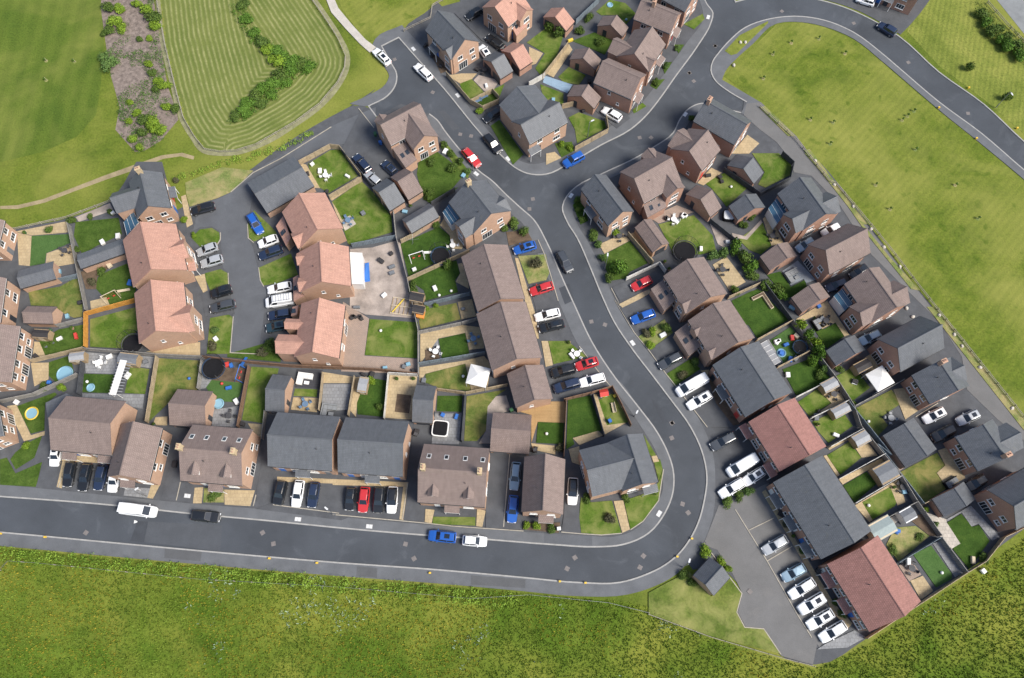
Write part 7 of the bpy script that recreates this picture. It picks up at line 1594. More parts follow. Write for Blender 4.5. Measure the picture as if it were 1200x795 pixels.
def house(row, garage=False):
    label, roof, wall, he, cx, cy, ang, L, W, rise, spec = row[:11]
    rnd = random.Random(label)
    o = empty('garage' if garage else 'house', (cx, cy, 0), ang)
    tag(o, label, 'garage' if garage else 'house', 'estate garages' if garage else 'estate houses')
    rm = G['roof_' + roof]; wm = G['brick_' + {'peach': 'peach', 'brick': 'red'}[wall]]
    hw = W/2; t = rise/hw; ov = .28 if not garage else .2
    gable_walls(o, -L/2+.07, L/2-.07, hw-ov, he+ov*t-.17, he+rise-.17, wm)
    roof_pair(o, -L/2, L/2, hw, he, rise, rm)
    gutters(o, -L/2+.05, L/2-.05, hw, he)
    if not garage: fascias(o, -L/2+.05, L/2-.05, hw, he)
    x0, x1, yA = -L/2+.07, L/2-.07, hw-ov
    sides = {'A': ((x1, yA), (x0, yA)), 'D': ((x0, -yA), (x1, -yA)), 'a': ((x0, yA), (x0, -yA)), 'b': ((x1, -yA), (x1, yA))}
    if garage:
        for k, s in zip('ADab', spec):
            if s == 'g':
                A, B = map(Vector, sides[k]); T = (B-A).normalized(); Nn = Vector((T.y, -T.x)); Ln = (B-A).length
                nd = 2 if Ln > 5.4 else 1
                for q in range(nd): solid_door(o, A+T*Ln*((q+.5)/nd), T, Nn, 2.3, 2.05, rnd.choice(['door_dark', 'door_dark', 'shed_grey']), 'garage_door', 4)
            elif s == 's':
                A, B = map(Vector, sides[k]); T = (B-A).normalized(); Nn = Vector((T.y, -T.x)); Ln = (B-A).length
                solid_door(o, A+T*Ln*.3, T, Nn, .85, 1.95, 'door_dark', 'door', 2)
        return o
    units, wings, ext, chim, skyl, dorm, porch = row[11:]
    for k, s in zip('ADab', spec):
        facade(o, *sides[k], s, he, units, rnd)
    # gabled wings
    for q1, q2 in wings:
        dx, dy = abs(q1[0]-q2[0]), abs(q1[1]-q2[1])
        if dx >= dy*.8:        # projects sideways from a long wall
            xc = (q1[0]+q2[0])/2; w = max(2.0, dx); yo = (q1[1]+q2[1])/2; sg = 1 if yo > 0 else -1
            yo = max(abs(yo), hw+.22); w = min(w, L*.95)
            xc = max(-L/2+w/2+.06, min(L/2-w/2-.06, xc))
            r2 = min(w/2*t, rise*.96); depth = yo-hw+r2/t
            xf = lambda p, xc=xc, yo=yo, sg=sg: (xc + (p[1] if sg < 0 else -p[1]), sg*(yo-p[0]), p[2])
            A, B = ((xc-w/2+.2, -yo+.1), (xc+w/2-.2, -yo+.1)) if sg < 0 else ((xc+w/2-.2, yo-.1), (xc-w/2+.2, yo-.1))
        else:                   # extends beyond a gable end
            yc = (q1[1]+q2[1])/2; w = max(2.0, dy); xo = (q1[0]+q2[0])/2; sg = 1 if xo > 0 else -1
            xo = max(abs(xo), L/2+.25); r2 = min(w/2*t, rise*.96); depth = xo-L/2+.4
            yc = max(-hw+w/2+.05, min(hw-w/2-.05, yc))
            xf = lambda p, yc=yc, xo=xo, sg=sg: (sg*(xo-p[0]), yc+(p[1] if sg > 0 else -p[1]), p[2])
            A, B = ((xo-.1, yc-w/2+.2), (xo-.1, yc+w/2-.2)) if sg > 0 else ((-xo+.1, yc+w/2-.2), (-xo+.1, yc-w/2+.2))
        hz = he - .012
        gable_walls(o, .1, depth, w/2-.2, hz+.2*r2/(w/2)-.17, hz+r2-.17, wm, xf, 'wing_wall')
        roof_pair(o, 0, depth, w/2, hz, r2, rm, xf, names=('wing_roof_slope', 'wing_ridge'))
        facade(o, A, B, 'w' if w < 5.5 else 'g', he, 1, rnd)
    # single storey lean-tos
    for rf, hh, pts, mono in ext:
        P = [Vector(p) for p in pts]
        c = sum(P, Vector((0, 0)))/4
        out = lambda p: max(abs(p.x)-L/2, abs(p.y)-hw)
        zs = [hh + (.75 if mono and out(p) < out(c) else 0) for p in P]
        ar = sum(P[i].x*P[(i+1) % 4].y-P[(i+1) % 4].x*P[i].y for i in range(4))
        if ar < 0: P.reverse(); zs.reverse()
        mb = MB(); inn = [c+(p-c)*.95 for p in P]
        mb.rings([[(p.x, p.y, 0) for p in inn], [(p.x, p.y, z-.14) for p, z in zip(inn, zs)]])
        mb.build('extension_wall', G['white_trim'] if rf in ('glass', 'white') else wm, o)
        mb = MB(); mb.rings([[(p.x, p.y, z-.13) for p, z in zip(P, zs)], [(p.x, p.y, z) for p, z in zip(P, zs)]])
        er = mb.build('extension_roof', {'glass': G['roof_glass'], 'white': G['white_fabric']}.get(rf) or G['roof_'+rf], o)
        if rf == 'glass':
            for k in range(4):
                f = k/3; a = P[0].lerp(P[1], f); b = P[3].lerp(P[2], f); za = zs[0]*(1-f)+zs[1]*f; zb = zs[3]*(1-f)+zs[2]*f
                m2 = MB(); m2.tube((a.x, a.y, za+.02), (b.x, b.y, zb+.02), .028); m2.build('glazing_bar', G['white_trim'], er)
        elif mono:
            for f in (.3, .7):
                a = P[0].lerp(P[1], f).lerp(P[3].lerp(P[2], f), .5); z = sum(zs)/4
                # small rooflight lying in the lean-to roof
                e1 = (P[1]-P[0]).normalized()*.35; e2 = (P[3]-P[0]).normalized()*.45
                g = lambda p: (p.x, p.y, zz(p))
                def zz(p):
                    d = [(p-q).length+1e-6 for q in P]; ww = [1/x**2 for x in d]; return sum(a_*b_ for a_, b_ in zip(ww, zs))/sum(ww)+.06
                m2 = MB(); m2.slab([g(a-e1-e2), g(a+e1-e2), g(a+e1+e2), g(a-e1+e2)], .07); m2.build('rooflight', G['glass'], er)
    # chimneys
    for u, _ in chim:
        x = -L/2 + .35 + u*(L-.7); mb = MB(); mb.box(x-.32, x+.32, -.45, .45, he+rise-.6, he+rise+1.15); mb.box(x-.38, x+.38, -.51, .51, he+rise+1.15, he+rise+1.3)
        ch = mb.build('chimney', G['brick_buff'] if wall == 'peach' else G['brick_peach'], o)
        for s in (-.2, .2):
            m2 = MB(); m2.cyl((x, s), .12, .10, he+rise+1.302, he+rise+1.65, 8); m2.build('chimney_pot', G['roof_terracotta'], ch)
    # rooflights
    for u, sd in skyl:
        sg = 1 if sd == 'A' else -1; x = -L/2+u*L
        x = max(-L/2+.6, min(L/2-.6, x))
        pt = lambda xx, f, e: (xx, sg*hw*f, he+rise*(1-f)+e)
        mb = MB(); mb.slab([pt(x-.36, .42, .07), pt(x+.36, .42, .07), pt(x+.36, .60, .07), pt(x-.36, .60, .07)], .1)
        rl = mb.build('rooflight', G['white_trim'], o)
        mb = MB(); mb.slab([pt(x-.27, .44, .085), pt(x+.27, .44, .085), pt(x+.27, .58, .085), pt(x-.27, .58, .085)], .03); mb.build('pane', G['glass'], rl)
    # gabled dormers
    for u, sd in dorm:
        sg = 1 if sd == 'A' else -1; x = -L/2+u*L; f0 = .80
        zb = he+rise*(1-f0); zt = zb+1.0; y0 = hw*f0; dw = .72; dr = .55
        run = (dr+1.0)/t
        xf = lambda p, x=x, y0=y0, sg=sg: (x+(p[1] if sg < 0 else -p[1]), sg*(y0-p[0]), p[2])
        prof = [(-dw, zb-.3), (dw, zb-.3), (dw, zt), (0, zt+dr-.05), (-dw, zt)]
        mb = MB(); mb.rings([[xf((.1, y, z)) for y, z in reversed(prof)], [xf((run, y, z)) for y, z in reversed(prof)]]); mb.build('dormer_wall', G['white_trim'], o)
        roof_pair(o, -.12, run+.1, dw+.15, zt-.1, dr+.1, rm, xf, .08, names=('dormer_roof', 'dormer_ridge'))
        A, B = ((x-dw, -y0+.1), (x+dw, -y0+.1)) if sg < 0 else ((x+dw, y0-.1), (x-dw, y0-.1))
        A = Vector(A); B = Vector(B); T = (B-A).normalized(); glazed(o, 'window', 1.0, .9, (A+B)/2, T, Vector((T.y, -T.x)), zb+.5, 'dormer_window')
    # porches
    for u, sd in porch:
        A, B = map(Vector, sides[sd]); T = (B-A).normalized(); Nn = Vector((T.y, -T.x)); c = A+(B-A)*u
        def L3(a, dd, z): p = c+T*a+Nn*dd; return (p.x, p.y, z)
        mb = MB(); mb.slab([L3(-1.25, 0, 3.05), L3(1.25, 0, 3.05), L3(1.25, 1.25, 2.55), L3(-1.25, 1.25, 2.55)], .1)
        pr = mb.build('porch_roof', rm, o)
        mb = MB()
        for a in (-1.15, 1.15): mb.tube(L3(a, 1.12, .1), L3(a, 1.12, 2.5), .06)
        mb.tube(L3(-1.2, 1.2, 2.45), L3(1.2, 1.2, 2.45), .07); mb.build('porch_frame', G['white_trim'], pr)
        solid_door(o, c, T, Nn, 1.0, 2.1, rnd.choice(DOORS), 'door', 2)
    # soil pipe vents on the roof
    mb = MB(); x = L*(rnd.random()-.5)*.6; y = -hw*.35; mb.cyl((x, y), .07, .07, he+rise*.5, he+rise*.65+.5, 6); mb.build('vent_pipe', G['gutter'], o)
    return o
for r in HOUSES: house(r)
for r in GARAGES: house(r, True)

# ------------------------------------------------------------------ cars
def body_mesh(kind):
    L, W, H, belt = {'hatch': (4.1, 1.78, 1.48, .92), 'estate': (4.55, 1.82, 1.48, .92), 'suv': (4.5, 1.88, 1.68, 1.05), 'van': (5.4, 2.0, 2.05, 1.15)}[kind]
    hl, hw = L/2, W/2
    # stations: x fraction, half width factor, height of the shoulder
    if kind == 'van': st = [(-1, .90, belt*.98), (-.96, .98, belt), (-.5, 1, belt), (0, 1, belt), (.5, 1, belt), (.78, .97, belt*.94), (.93, .88, belt*.82), (1, .70, belt*.62)]
    elif kind == 'suv': st = [(-1, .84, belt*.93), (-.95, .96, belt), (-.5, 1, belt), (0, 1, belt), (.4, 1, belt), (.6, .98, belt*.98), (.88, .92, belt*.88), (.97, .82, belt*.76), (1, .70, belt*.6)]
    else: st = [(-1, .80, belt*.88), (-.95, .93, belt*.97), (-.5, 1, belt), (0, 1, belt), (.36, 1, belt*.99), (.6, .98, belt*.91), (.86, .91, belt*.80), (.96, .78, belt*.68), (1, .62, belt*.55)]
    ring = lambda x, w, h: [(x, -w*hw*.94, .22), (x, -w*hw, .42), (x, -w*hw*.985, h*.86), (x, -w*hw*.86, h), (x, w*hw*.86, h), (x, w*hw*.985, h*.86), (x, w*hw, .42), (x, w*hw*.94, .22)]
    mb = MB(); mb.rings([[v for v in ring(f*hl, w, h)] for f, w, h in st][::-1])
    body = mesh(kind+'_body', mb.V, mb.F, G['paint_white'], smooth=False)
    # cabin: bottom and top rectangles
    if kind == 'hatch': bx0, bx1, tx0, tx1 = -.93*hl, .42*hl, -.76*hl, .08*hl
    elif kind == 'estate': bx0, bx1, tx0, tx1 = -.95*hl, .38*hl, -.84*hl, .06*hl
    elif kind == 'suv': bx0, bx1, tx0, tx1 = -.96*hl, .44*hl, -.87*hl, .12*hl
    else: bx0, bx1, tx0, tx1 = -.985*hl, .72*hl, -.96*hl, .42*hl
    wb, wt = hw*.90, hw*(.70 if kind != 'van' else .82)
    zb, zt = belt-.03, H
    xm = (tx0+tx1)/2
    top = [(tx0, -wt*.95, zt-.05), (xm, -wt, zt), (tx1, -wt*.93, zt-.04), (tx1, wt*.93, zt-.04), (xm, wt, zt), (tx0, wt*.95, zt-.05)]
    bot = [(bx0, -wb*.9, zb), (xm, -wb, zb), (bx1, -wb*.9, zb), (bx1, wb*.9, zb), (xm, wb, zb), (bx0, wb*.9, zb)]
    mid = [(tx0+.06, -wt*.78, zt+.0), (xm, -wt*.8, zt+.05), (tx1-.06, -wt*.78, zt+.01), (tx1-.06, wt*.78, zt+.01), (xm, wt*.8, zt+.05), (tx0+.06, wt*.78, zt+.0)]
    mb = MB(); mb.rings([bot, top, mid]); cab = mesh(kind+'_cabin', mb.V, mb.F, G['paint_white'])
    lerp = lambda a, b, f: tuple(a[i]+(b[i]-a[i])*f for i in range(3))
    def pane(q, u0, u1, v0, v1, off=.012):
        A, B, C, D = q   # A,B bottom; D,C top
        P = [lerp(lerp(A, B, u), lerp(D, C, u), v) for u, v in ((u0, v0), (u1, v0), (u1, v1), (u0, v1))]
        n = (Vector(P[1])-Vector(P[0])).cross(Vector(P[3])-Vector(P[0])).normalized()
        P = [tuple(Vector(p)+n*off) for p in P]; Q = [tuple(Vector(p)-n*.03) for p in P]
        m = MB(); m.rings([Q, P]); return m
    glass = {}
    glass['windscreen'] = pane((bot[2], bot[3], top[3], top[2]), .05, .95, .06, .97)
    if kind != 'van': glass['rear_window'] = pane((bot[5], bot[0], top[0], top[5]), .08, .92, .22, .93)
    g = []
    for q, (u0, u1) in (((bot[0], bot[1], top[1], top[0]), (.10, .94)), ((bot[1], bot[2], top[2], top[1]), (.03, .86))):
        if kind == 'van' and q[0] == bot[0]: continue
        if kind == 'van': u0 = .45
        g.append(pane(q, u0, u1, .12, .90))
    for q, (u0, u1) in (((bot[3], bot[4], top[4], top[3]), (.14, .97)), ((bot[4], bot[5], top[5], top[4]), (.06, .90))):
        if kind == 'van' and q[1] == bot[5]: continue
        if kind == 'van': u1 = .55
        g.append(pane(q, u0, u1, .12, .90))
    meshes = {'body': body, 'cabin': cab}
    for k, mbb in glass.items(): meshes[k] = mesh(kind+k, mbb.V, mbb.F, G['car_glass'])
    meshes['side'] = [mesh(kind+'side', x.V, x.F, G['car_glass']) for x in g]
    r = .32 if kind in ('hatch', 'estate') else .36
    mb = MB()
    f = lambda rr, y: [(rr*math.cos(2*math.pi*i/14), y, rr*math.sin(2*math.pi*i/14)) for i in range(14)]
    mb.rings([f(r*.92, -.11), f(r, -.07), f(r, .07), f(r*.92, .11)]); meshes['tyre'] = mesh('tyre', mb.V, mb.F, G['rubber'])
    mb = MB(); mb.rings([f(r*.62, -.118), f(r*.62, .118)]); meshes['rim'] = mesh('rim', mb.V, mb.F, G['rim'])
    hz = st[-1][2]; fx = hl*.955
    mb = MB(); mb.box(-.10, .10, -.17, .17, -.07, .07); meshes['headlight'] = mesh('headlight', mb.V, mb.F, G['lamp_lens'])
    mb = MB(); mb.box(-.04, .04, -.12, .12, -.12, .12); meshes['taillight'] = mesh('taillight', mb.V, mb.F, G['tail_lens'])
    mb = MB(); mb.box(-.07, .07, -.1, .1, -.06, .06); meshes['mirror'] = mesh('mirror', mb.V, mb.F, G['paint_white'])
    mb = MB(); mb.box(-.015, .015, -.26, .26, -.06, .06); meshes['plate'] = mesh('number_plate', mb.V, mb.F, G['white_trim'])
    mb = MB(); mb.box(-.42, .42, -.36, .36, -.01, .012); meshes['sunroof'] = mesh('sunroof', mb.V, mb.F, G['car_glass'])
    meshes['dim'] = (L, W, H, belt, hl, hw, r, tx0, tx1, bx1)
    return meshes
KINDS = {k: body_mesh(k) for k in ('hatch', 'estate', 'suv', 'van')}
def car(label, kind, colr, x, y, ang, Lm):
    M_ = KINDS[kind]; L, W, H, belt, hl, hw, r, tx0, tx1, bx1 = M_['dim']
    lim = (5.2, 6.1) if kind == 'van' else (3.85, 4.8)
    s = max(lim[0], min(lim[1], Lm))/L
    o = empty('van' if kind == 'van' else 'car', (x, y, .14), ang); o.scale = (s, 1, 1)
    rnd = random.Random(label)
    tag(o, label, 'van' if kind == 'van' else 'car', 'vehicles on the estate')
    pm = G['paint_'+colr]
    obj('body', M_['body'], o, pm)
    cab = obj('cabin', M_['cabin'], o, G['paint_black'] if 'black roof' in label or 'dark roof' in label else pm)
    obj('windscreen', M_['windscreen'], o)
    if 'rear_window' in M_: obj('rear_window', M_['rear_window'], o)
    for g in M_['side']: obj('side_window', g, o)
    for sx in (-.62, .64):
        for sy in (-1, 1):
            w = obj('wheel', M_['tyre'], o, None, (sx*hl, sy*(hw-.10), r)); obj('rim', M_['rim'], w)
    for sy in (-1, 1):
        obj('headlight', M_['headlight'], o, None, (hl*.945, sy*hw*.60, belt*.60))
        obj('taillight', M_['taillight'], o, None, (-hl*.985, sy*hw*.66, belt*.74))
        obj('mirror', M_['mirror'], o, pm, (bx1-.28, sy*(hw+.06), belt+.04))
    obj('number_plate', M_['plate'], o, None, (hl*1.0, 0, .40)); obj('number_plate', M_['plate'], o, None, (-hl*1.0, 0, .55))
    if kind != 'van' and ('sunroof' in label or 'glass roof' in label or rnd.random() < .25): obj('sunroof', M_['sunroof'], cab, None, ((tx0+tx1)/2, 0, H+.055))
    if 'ladder' in label:
        mb = MB()
        for yy in (-.6, .6): mb.tube((-2.3, yy, H+.2), (1.0, yy, H+.2), .04)
        for k in range(7): mb.tube((-2.2+k*.5, -.7, H+.2), (-2.2+k*.5, .7, H+.2), .03)
        mb.build('roof_rack', G['metal'], o)
    return o
for c_ in CARS: car(*c_)

# ------------------------------------------------------------------ fences
mb = MB(); mb.box(-.5, .5, -.02, .02, .12, 1.72); mb.box(-.5, .5, -.045, .045, 1.72, 1.76); mb.box(-.5, .5, -.05, -.02, .4, .48); mb.box(-.5, .5, -.05, -.02, 1.3, 1.38)
PANEL = mesh('panel', mb.V, mb.F, G['fence_grey'])
mb = MB(); mb.box(-.055, .055, -.055, .055, 0, 1.86); POST = mesh('post', mb.V, mb.F, G['fence_grey'])
mb = MB(); mb.box(-.5, .5, -.03, .03, .34, .46); mb.box(-.5, .5, -.03, .03, .72, .84); RAIL = mesh('rail', mb.V, mb.F, G['fence_rail'])
mb = MB(); mb.box(-.06, .06, -.06, .06, 0, .95); RPOST = mesh('post', mb.V, mb.F, G['fence_rail'])
mb = MB(); mb.box(-.5, .5, -.012, .012, .50, .53); mb.box(-.5, .5, -.012, .012, .78, .81); WIRE = mesh('wire', mb.V, mb.F, G['metal'])
for t, label, pts in FENCES:
    o = empty('fence', (pts[0][0], pts[0][1], 0)); tag(o, label, 'fence', 'fences of the estate')
    ox, oy = pts[0]; rail = t == 'rail'; m_ = G['fence_'+t]; stp = 2.4 if rail else 1.83
    pm, pp, nm = (RAIL, RPOST, 'rail') if rail else (PANEL, POST, 'panel')
    if 'wire' in label: pm, nm, stp = WIRE, 'wire', 3.0
    first = True
    for (xa, ya), (xb, yb) in zip(pts[:-1], pts[1:]):
        Ln = math.hypot(xb-xa, yb-ya)
        if Ln < .4: continue
        n = max(1, round(Ln/stp)); a = math.atan2(yb-ya, xb-xa)
        for i in range(n):
            f = (i+.5)/n
            p = obj(nm, pm, o, m_ if nm != 'wire' else None, (xa+(xb-xa)*f-ox, ya+(yb-ya)*f-oy, random.uniform(-.03, .03)), a); p.scale = (Ln/n-.08, 1, 1)
            if i or first:
                q_ = obj('post', pp, o, m_, (xa+(xb-xa)*i/n-ox, ya+(yb-ya)*i/n-oy, 0), a)
            first = False
    obj('post', pp, o, m_, (pts[-1][0]-ox, pts[-1][1]-oy, 0), 0)

# ------------------------------------------------------------------ vegetation
def leaf_mesh(name, n, seed, size=.22, hollow=.35, flat=1.0, lumps=7):
    """a crown in the unit ellipsoid (x,y in -1..1, z 0..1): leaf clusters on uneven lumps"""
    r = np.random.default_rng(seed)
    lc = r.normal(size=(lumps, 3)); lc /= np.linalg.norm(lc, axis=1)[:, None]; lc *= r.uniform(.25, .62, (lumps, 1))
    lc[:, 2] = np.abs(lc[:, 2])*.8; lr = r.uniform(.34, .55, lumps)
    lc[0] = (0, 0, .35); lr[0] = .6
    k = r.integers(0, lumps, n); d = r.normal(size=(n, 3)); d /= np.linalg.norm(d, axis=1)[:, None]
    rad = (hollow+(1-hollow)*r.random(n)**.5)
    P = lc[k]+d*(lr[k]*rad)[:, None]
    P[:, 2] = np.clip(P[:, 2]*.62+.36, .03, 1.1)
    nrm = d + r.normal(size=(n, 3))*.55 + np.array([0, 0, .35]); nrm /= np.linalg.norm(nrm, axis=1)[:, None]
    a = np.cross(nrm, r.normal(size=(n, 3))); a /= np.linalg.norm(a, axis=1)[:, None]; b = np.cross(nrm, a)
    s = size*r.uniform(.6, 1.25, n)[:, None]
    V = np.stack([P-a*s*.9, P-b*s*.55, P+a*s*.9, P+b*s*.55], 1).reshape(-1, 3)
    F = np.arange(4*n).reshape(-1, 4)
    me = bpy.data.meshes.new(name); me.from_pydata(V.tolist(), [], F.tolist()); me.materials.append(G['leaf_mid'])
    c = np.clip(r.random(n)*.75+r.random(lumps)[k]*.35, 0, 1)
    col = me.color_attributes.new('Col', 'FLOAT_COLOR', 'POINT')
    col.data.foreach_set('color', np.repeat(np.c_[c, c, c, np.ones(n)], 4, 0).astype(np.float32).ravel())
    return me
CROWNS = [leaf_mesh('crown', 1000, i, .105, .3, 1, 6+i) for i in range(8)]
mb = MB(); mb.rings([[(.06*math.cos(i*1.047), .06*math.sin(i*1.047), 0) for i in range(6)], [(.035*math.cos(i*1.047), .035*math.sin(i*1.047), .45) for i in range(6)], [(.015*math.cos(i*1.047)+.03, .015*math.sin(i*1.047), .8) for i in range(6)]])
for k in range(4):
    a = k*1.57+.4; mb.tube((0, 0, .3), (.5*math.cos(a), .5*math.sin(a), .62), .018, 5)
TRUNK = mesh('trunk', mb.V, mb.F, G['bark'])
def shrub(label, x, y, r, h, kind, name='shrub', cat='bush', group='shrubs and small trees of the estate'):
    o = empty(name, (x, y, .02)); tag(o, label, cat, group)
    rnd = random.Random(label)
    o.rotation_euler = (0, 0, rnd.random()*6.28); o.scale = (r*rnd.uniform(.85, 1.15), r*rnd.uniform(.85, 1.15), h*1.1)
    obj('crown', rnd.choice(CROWNS), o, G['leaf_'+kind]); obj('trunk', TRUNK, o)
    return o
# meadow: tufts of tall grass, one mass
def tufts(name, pts, h, w, seed, mat, jitter=.3, blades=3, cn=None):
    r = np.random.default_rng(seed); n = len(pts)
    P = np.repeat(np.c_[pts, np.zeros(n)], blades, 0); n2 = len(P)
    P[:, :2] += r.normal(size=(n2, 2))*w*.5
    a = r.uniform(0, 2*np.pi, n2); L = h*r.uniform(.5, 1.25, n2)*np.repeat(r.uniform(.6, 1.3, n), blades); ww = w*r.uniform(.5, 1.1, n2)
    t = np.c_[np.cos(a), np.sin(a), np.zeros(n2)]; lean = np.c_[-np.sin(a), np.cos(a), np.zeros(n2)]*(L*r.uniform(.2, .9, n2))[:, None]
    A = P-t*ww[:, None]*.5; Bq = P+t*ww[:, None]*.5; C = P+t*ww[:, None]*.35+lean+np.c_[np.zeros(n2), np.zeros(n2), L]; D = P-t*ww[:, None]*.35+lean+np.c_[np.zeros(n2), np.zeros(n2), L]
    V = np.stack([A, Bq, C, D], 1).reshape(-1, 3); F = np.arange(4*n2).reshape(-1, 4)
    me = bpy.data.meshes.new(name); me.from_pydata(V.tolist(), [], F.tolist()); me.materials.append(mat)
    c = np.clip(r.random(n2)*.7+np.repeat(r.random(n), blades)*.3, 0, 1)
    if cn is not None: c = np.clip(c*.4+np.repeat(cn, blades)*.65, 0, 1)
    col = me.color_attributes.new('Col', 'FLOAT_COLOR', 'POINT')
    col.data.foreach_set('color', np.repeat(np.c_[c, c, c, np.ones(n2)], 4, 0).astype(np.float32).ravel())
    return me
def vnoise(X, Y, s, seed):
    r = np.random.default_rng(seed); g = r.random((64, 64)); x = (X/s) % 63; y = (Y/s) % 63
    i = x.astype(int); j = y.astype(int); u = x-i; v = y-j; u = u*u*(3-2*u); v = v*v*(3-2*v)
    return g[j, i]*(1-u)*(1-v)+g[j, (i+1) % 64]*u*(1-v)+g[(j+1) % 64, i]*(1-u)*v+g[(j+1) % 64, (i+1) % 64]*u*v
rg = np.random.default_rng(3)
Mp = np.array(MEADOW); lo = Mp.min(0); hi = Mp.max(0); hi[1] = min(hi[1], 40)
nn = int((hi-lo).prod()*13)
pts = rg.uniform(lo, hi, (nn, 2)); pts = pts[inside(MEADOW, pts[:, 0], pts[:, 1])]
nz = np.clip(1.6*(.45*vnoise(pts[:, 0]+200, pts[:, 1]+200, 9, 1)+.30*vnoise(pts[:, 0]+200, pts[:, 1]+200, 2.6, 2)+.25*vnoise(pts[:, 0]+200, pts[:, 1]+200, .9, 4))-.35, 0, 1)
fl = vnoise(pts[:, 0]+300, pts[:, 1]+300, 13, 5)*.65+.35*vnoise(pts[:, 0]+300, pts[:, 1]+300, 3, 6)
wh = vnoise(pts[:, 0]+300, pts[:, 1]+300, 11, 8)*.6+.4*vnoise(pts[:, 0]+300, pts[:, 1]+300, 2, 9)
def near(C, r_): return np.max([np.exp(-((pts[:, 0]-a_)**2+(pts[:, 1]-b_)**2)/r_**2) for a_, b_ in C], 0)
fl = fl*.75+.42*near(FLOWERS, 4.5)-.02; wh = wh*.8+.38*near(WHITES, 4.5)
rr = rg.random(len(pts))
isf = (fl > .50) & (rr < .42); isw = (wh > .64) & (rr > .82) & ~isf
base = ~(isf | isw)
for nm, k, h_, w_, mt, bl in (('meadow_grass', base, .20, .17, 'meadow_leaf', 3), ('buttercups', isf, .22, .15, 'meadow_flower', 2), ('cow_parsley', isw, .4, .13, 'meadow_white', 2)):
    o = obj(nm, tufts(nm, pts[k], h_, w_, 11, G[mt], blades=bl, cn=nz[k])); tag(o, {'meadow_grass': 'tall uneven green grass of the bottom meadow', 'buttercups': 'yellow flower patches scattered through the meadow', 'cow_parsley': 'white flower heads scattered through the meadow'}[nm], 'grass', kind='stuff')
# hedgerows
def hedge(poly, label, dens, h0, h1, seed, mat, gapmin=0.0):
    rg = np.random.default_rng(seed)
    Hp = np.array(poly); lo = Hp.min(0); hi = Hp.max(0)
    hp = rg.uniform(lo, hi, (int((hi-lo).prod()*dens), 2)); hp = hp[inside(poly, hp[:, 0], hp[:, 1])]
    gap = .6*vnoise(hp[:, 0]+300, hp[:, 1]+300, 4.2, seed+1)+.4*vnoise(hp[:, 0]+300, hp[:, 1]+300, 1.7, seed+2)
    hp = hp[gap > gapmin]; gap = gap[gap > gapmin]
    n = len(hp)*16; k = np.repeat(np.arange(len(hp)), 16)
    hgt = (h0+h1*np.clip(gap-.2, 0, 1))[k]; wid = (.30+.45*gap)[k]
    d_ = rg.normal(size=(n, 3)); d_ /= np.linalg.norm(d_, axis=1)[:, None]
    P = np.c_[hp[k], hgt*.6]+d_*np.c_[wid, wid, hgt*.45]
    nr = d_+rg.normal(size=(n, 3))*.5+np.array([0, 0, .4]); nr /= np.linalg.norm(nr, axis=1)[:, None]
    a_ = np.cross(nr, rg.normal(size=(n, 3))); a_ /= np.linalg.norm(a_, axis=1)[:, None]; b_ = np.cross(nr, a_); s_ = rg.uniform(.07, .17, n)[:, None]
    V = np.stack([P-a_*s_, P-b_*s_*.6, P+a_*s_, P+b_*s_*.6], 1).reshape(-1, 3)
    me = bpy.data.meshes.new('hedgerow'); me.from_pydata(V.tolist(), [], np.arange(4*n).reshape(-1, 4).tolist()); me.materials.append(G[mat])
    c = np.clip(rg.random(n)*.6+.7*vnoise(hp[:, 0]+100, hp[:, 1]+100, 2.2, seed+3)[k]-.15, 0, 1); ca = me.color_attributes.new('Col', 'FLOAT_COLOR', 'POINT')
    ca.data.foreach_set('color', np.repeat(np.c_[c, c, c, np.ones(n)], 4, 0).astype(np.float32).ravel())
    return tag(obj('hedgerow', me), label, 'hedge')
hedge(HEDGEROW, 'bright green overgrown hedgerow between bottom road and meadow', 3.0, .5, 2.4, 21, 'hedge_leaf', .2)
hedge(BANK, 'rough green vegetation along the hedge bank of the mown hollow', 2.2, .35, 1.3, 61, 'leaf_tree', .15)
wd = hedge(WASTE, 'sparse low weeds on the stony waste strip', 2.4, .12, .5, 81, 'leaf_pale', .53); wd.name = 'weeds'; wd['kind'] = 'stuff'
hedge(SCRUB, 'continuous scrubby hedge beside the track in top right corner', 2.2, .5, 2.2, 91, 'leaf_mid', .15)
hedge(LANEHEDGE, 'low yellow green hedge between the close lane and open field', 3.4, .3, 1.1, 41, 'hedge_leaf', .12)

# ------------------------------------------------------------------ small things
UP = {'white': 'white_trim', 'dark': 'chair_dark', 'blue': 'chair_blue', 'grey': 'chair_grey', 'black': 'black', 'paleblue': 'shed_pale'}
mb = MB(); mb.cyl((0, 0), .55, .55, .72, .77, 14); TT = (mb.V, mb.F)
def ring(mb, r0, z, th, n=20):
    a = [[((r0+th*math.cos(t))*math.cos(2*math.pi*i/n), (r0+th*math.cos(t))*math.sin(2*math.pi*i/n), z+th*math.sin(t)) for t in (0, 1.57, 3.14, 4.71)] for i in range(n)]
    for i in range(n):
        p, q = a[i], a[(i+1) % n]; mb.add(p+q, [(j, (j+1) % 4, 4+(j+1) % 4, 4+j) for j in range(4)])
def chair(parent, x, y, a, mat):
    mb = MB(); mb.box(-.24, .24, -.24, .24, .42, .47); mb.box(-.24, -.19, -.24, .24, .47, .92)
    for sx in (-.2, .2):
        for sy in (-.2, .2): mb.tube((sx, sy, 0), (sx, sy, .42), .025, 4)
    o = mb.build('chair', G[mat], parent); o.location = (x, y, 0); o.rotation_euler = (0, 0, a); return o
counts = {}
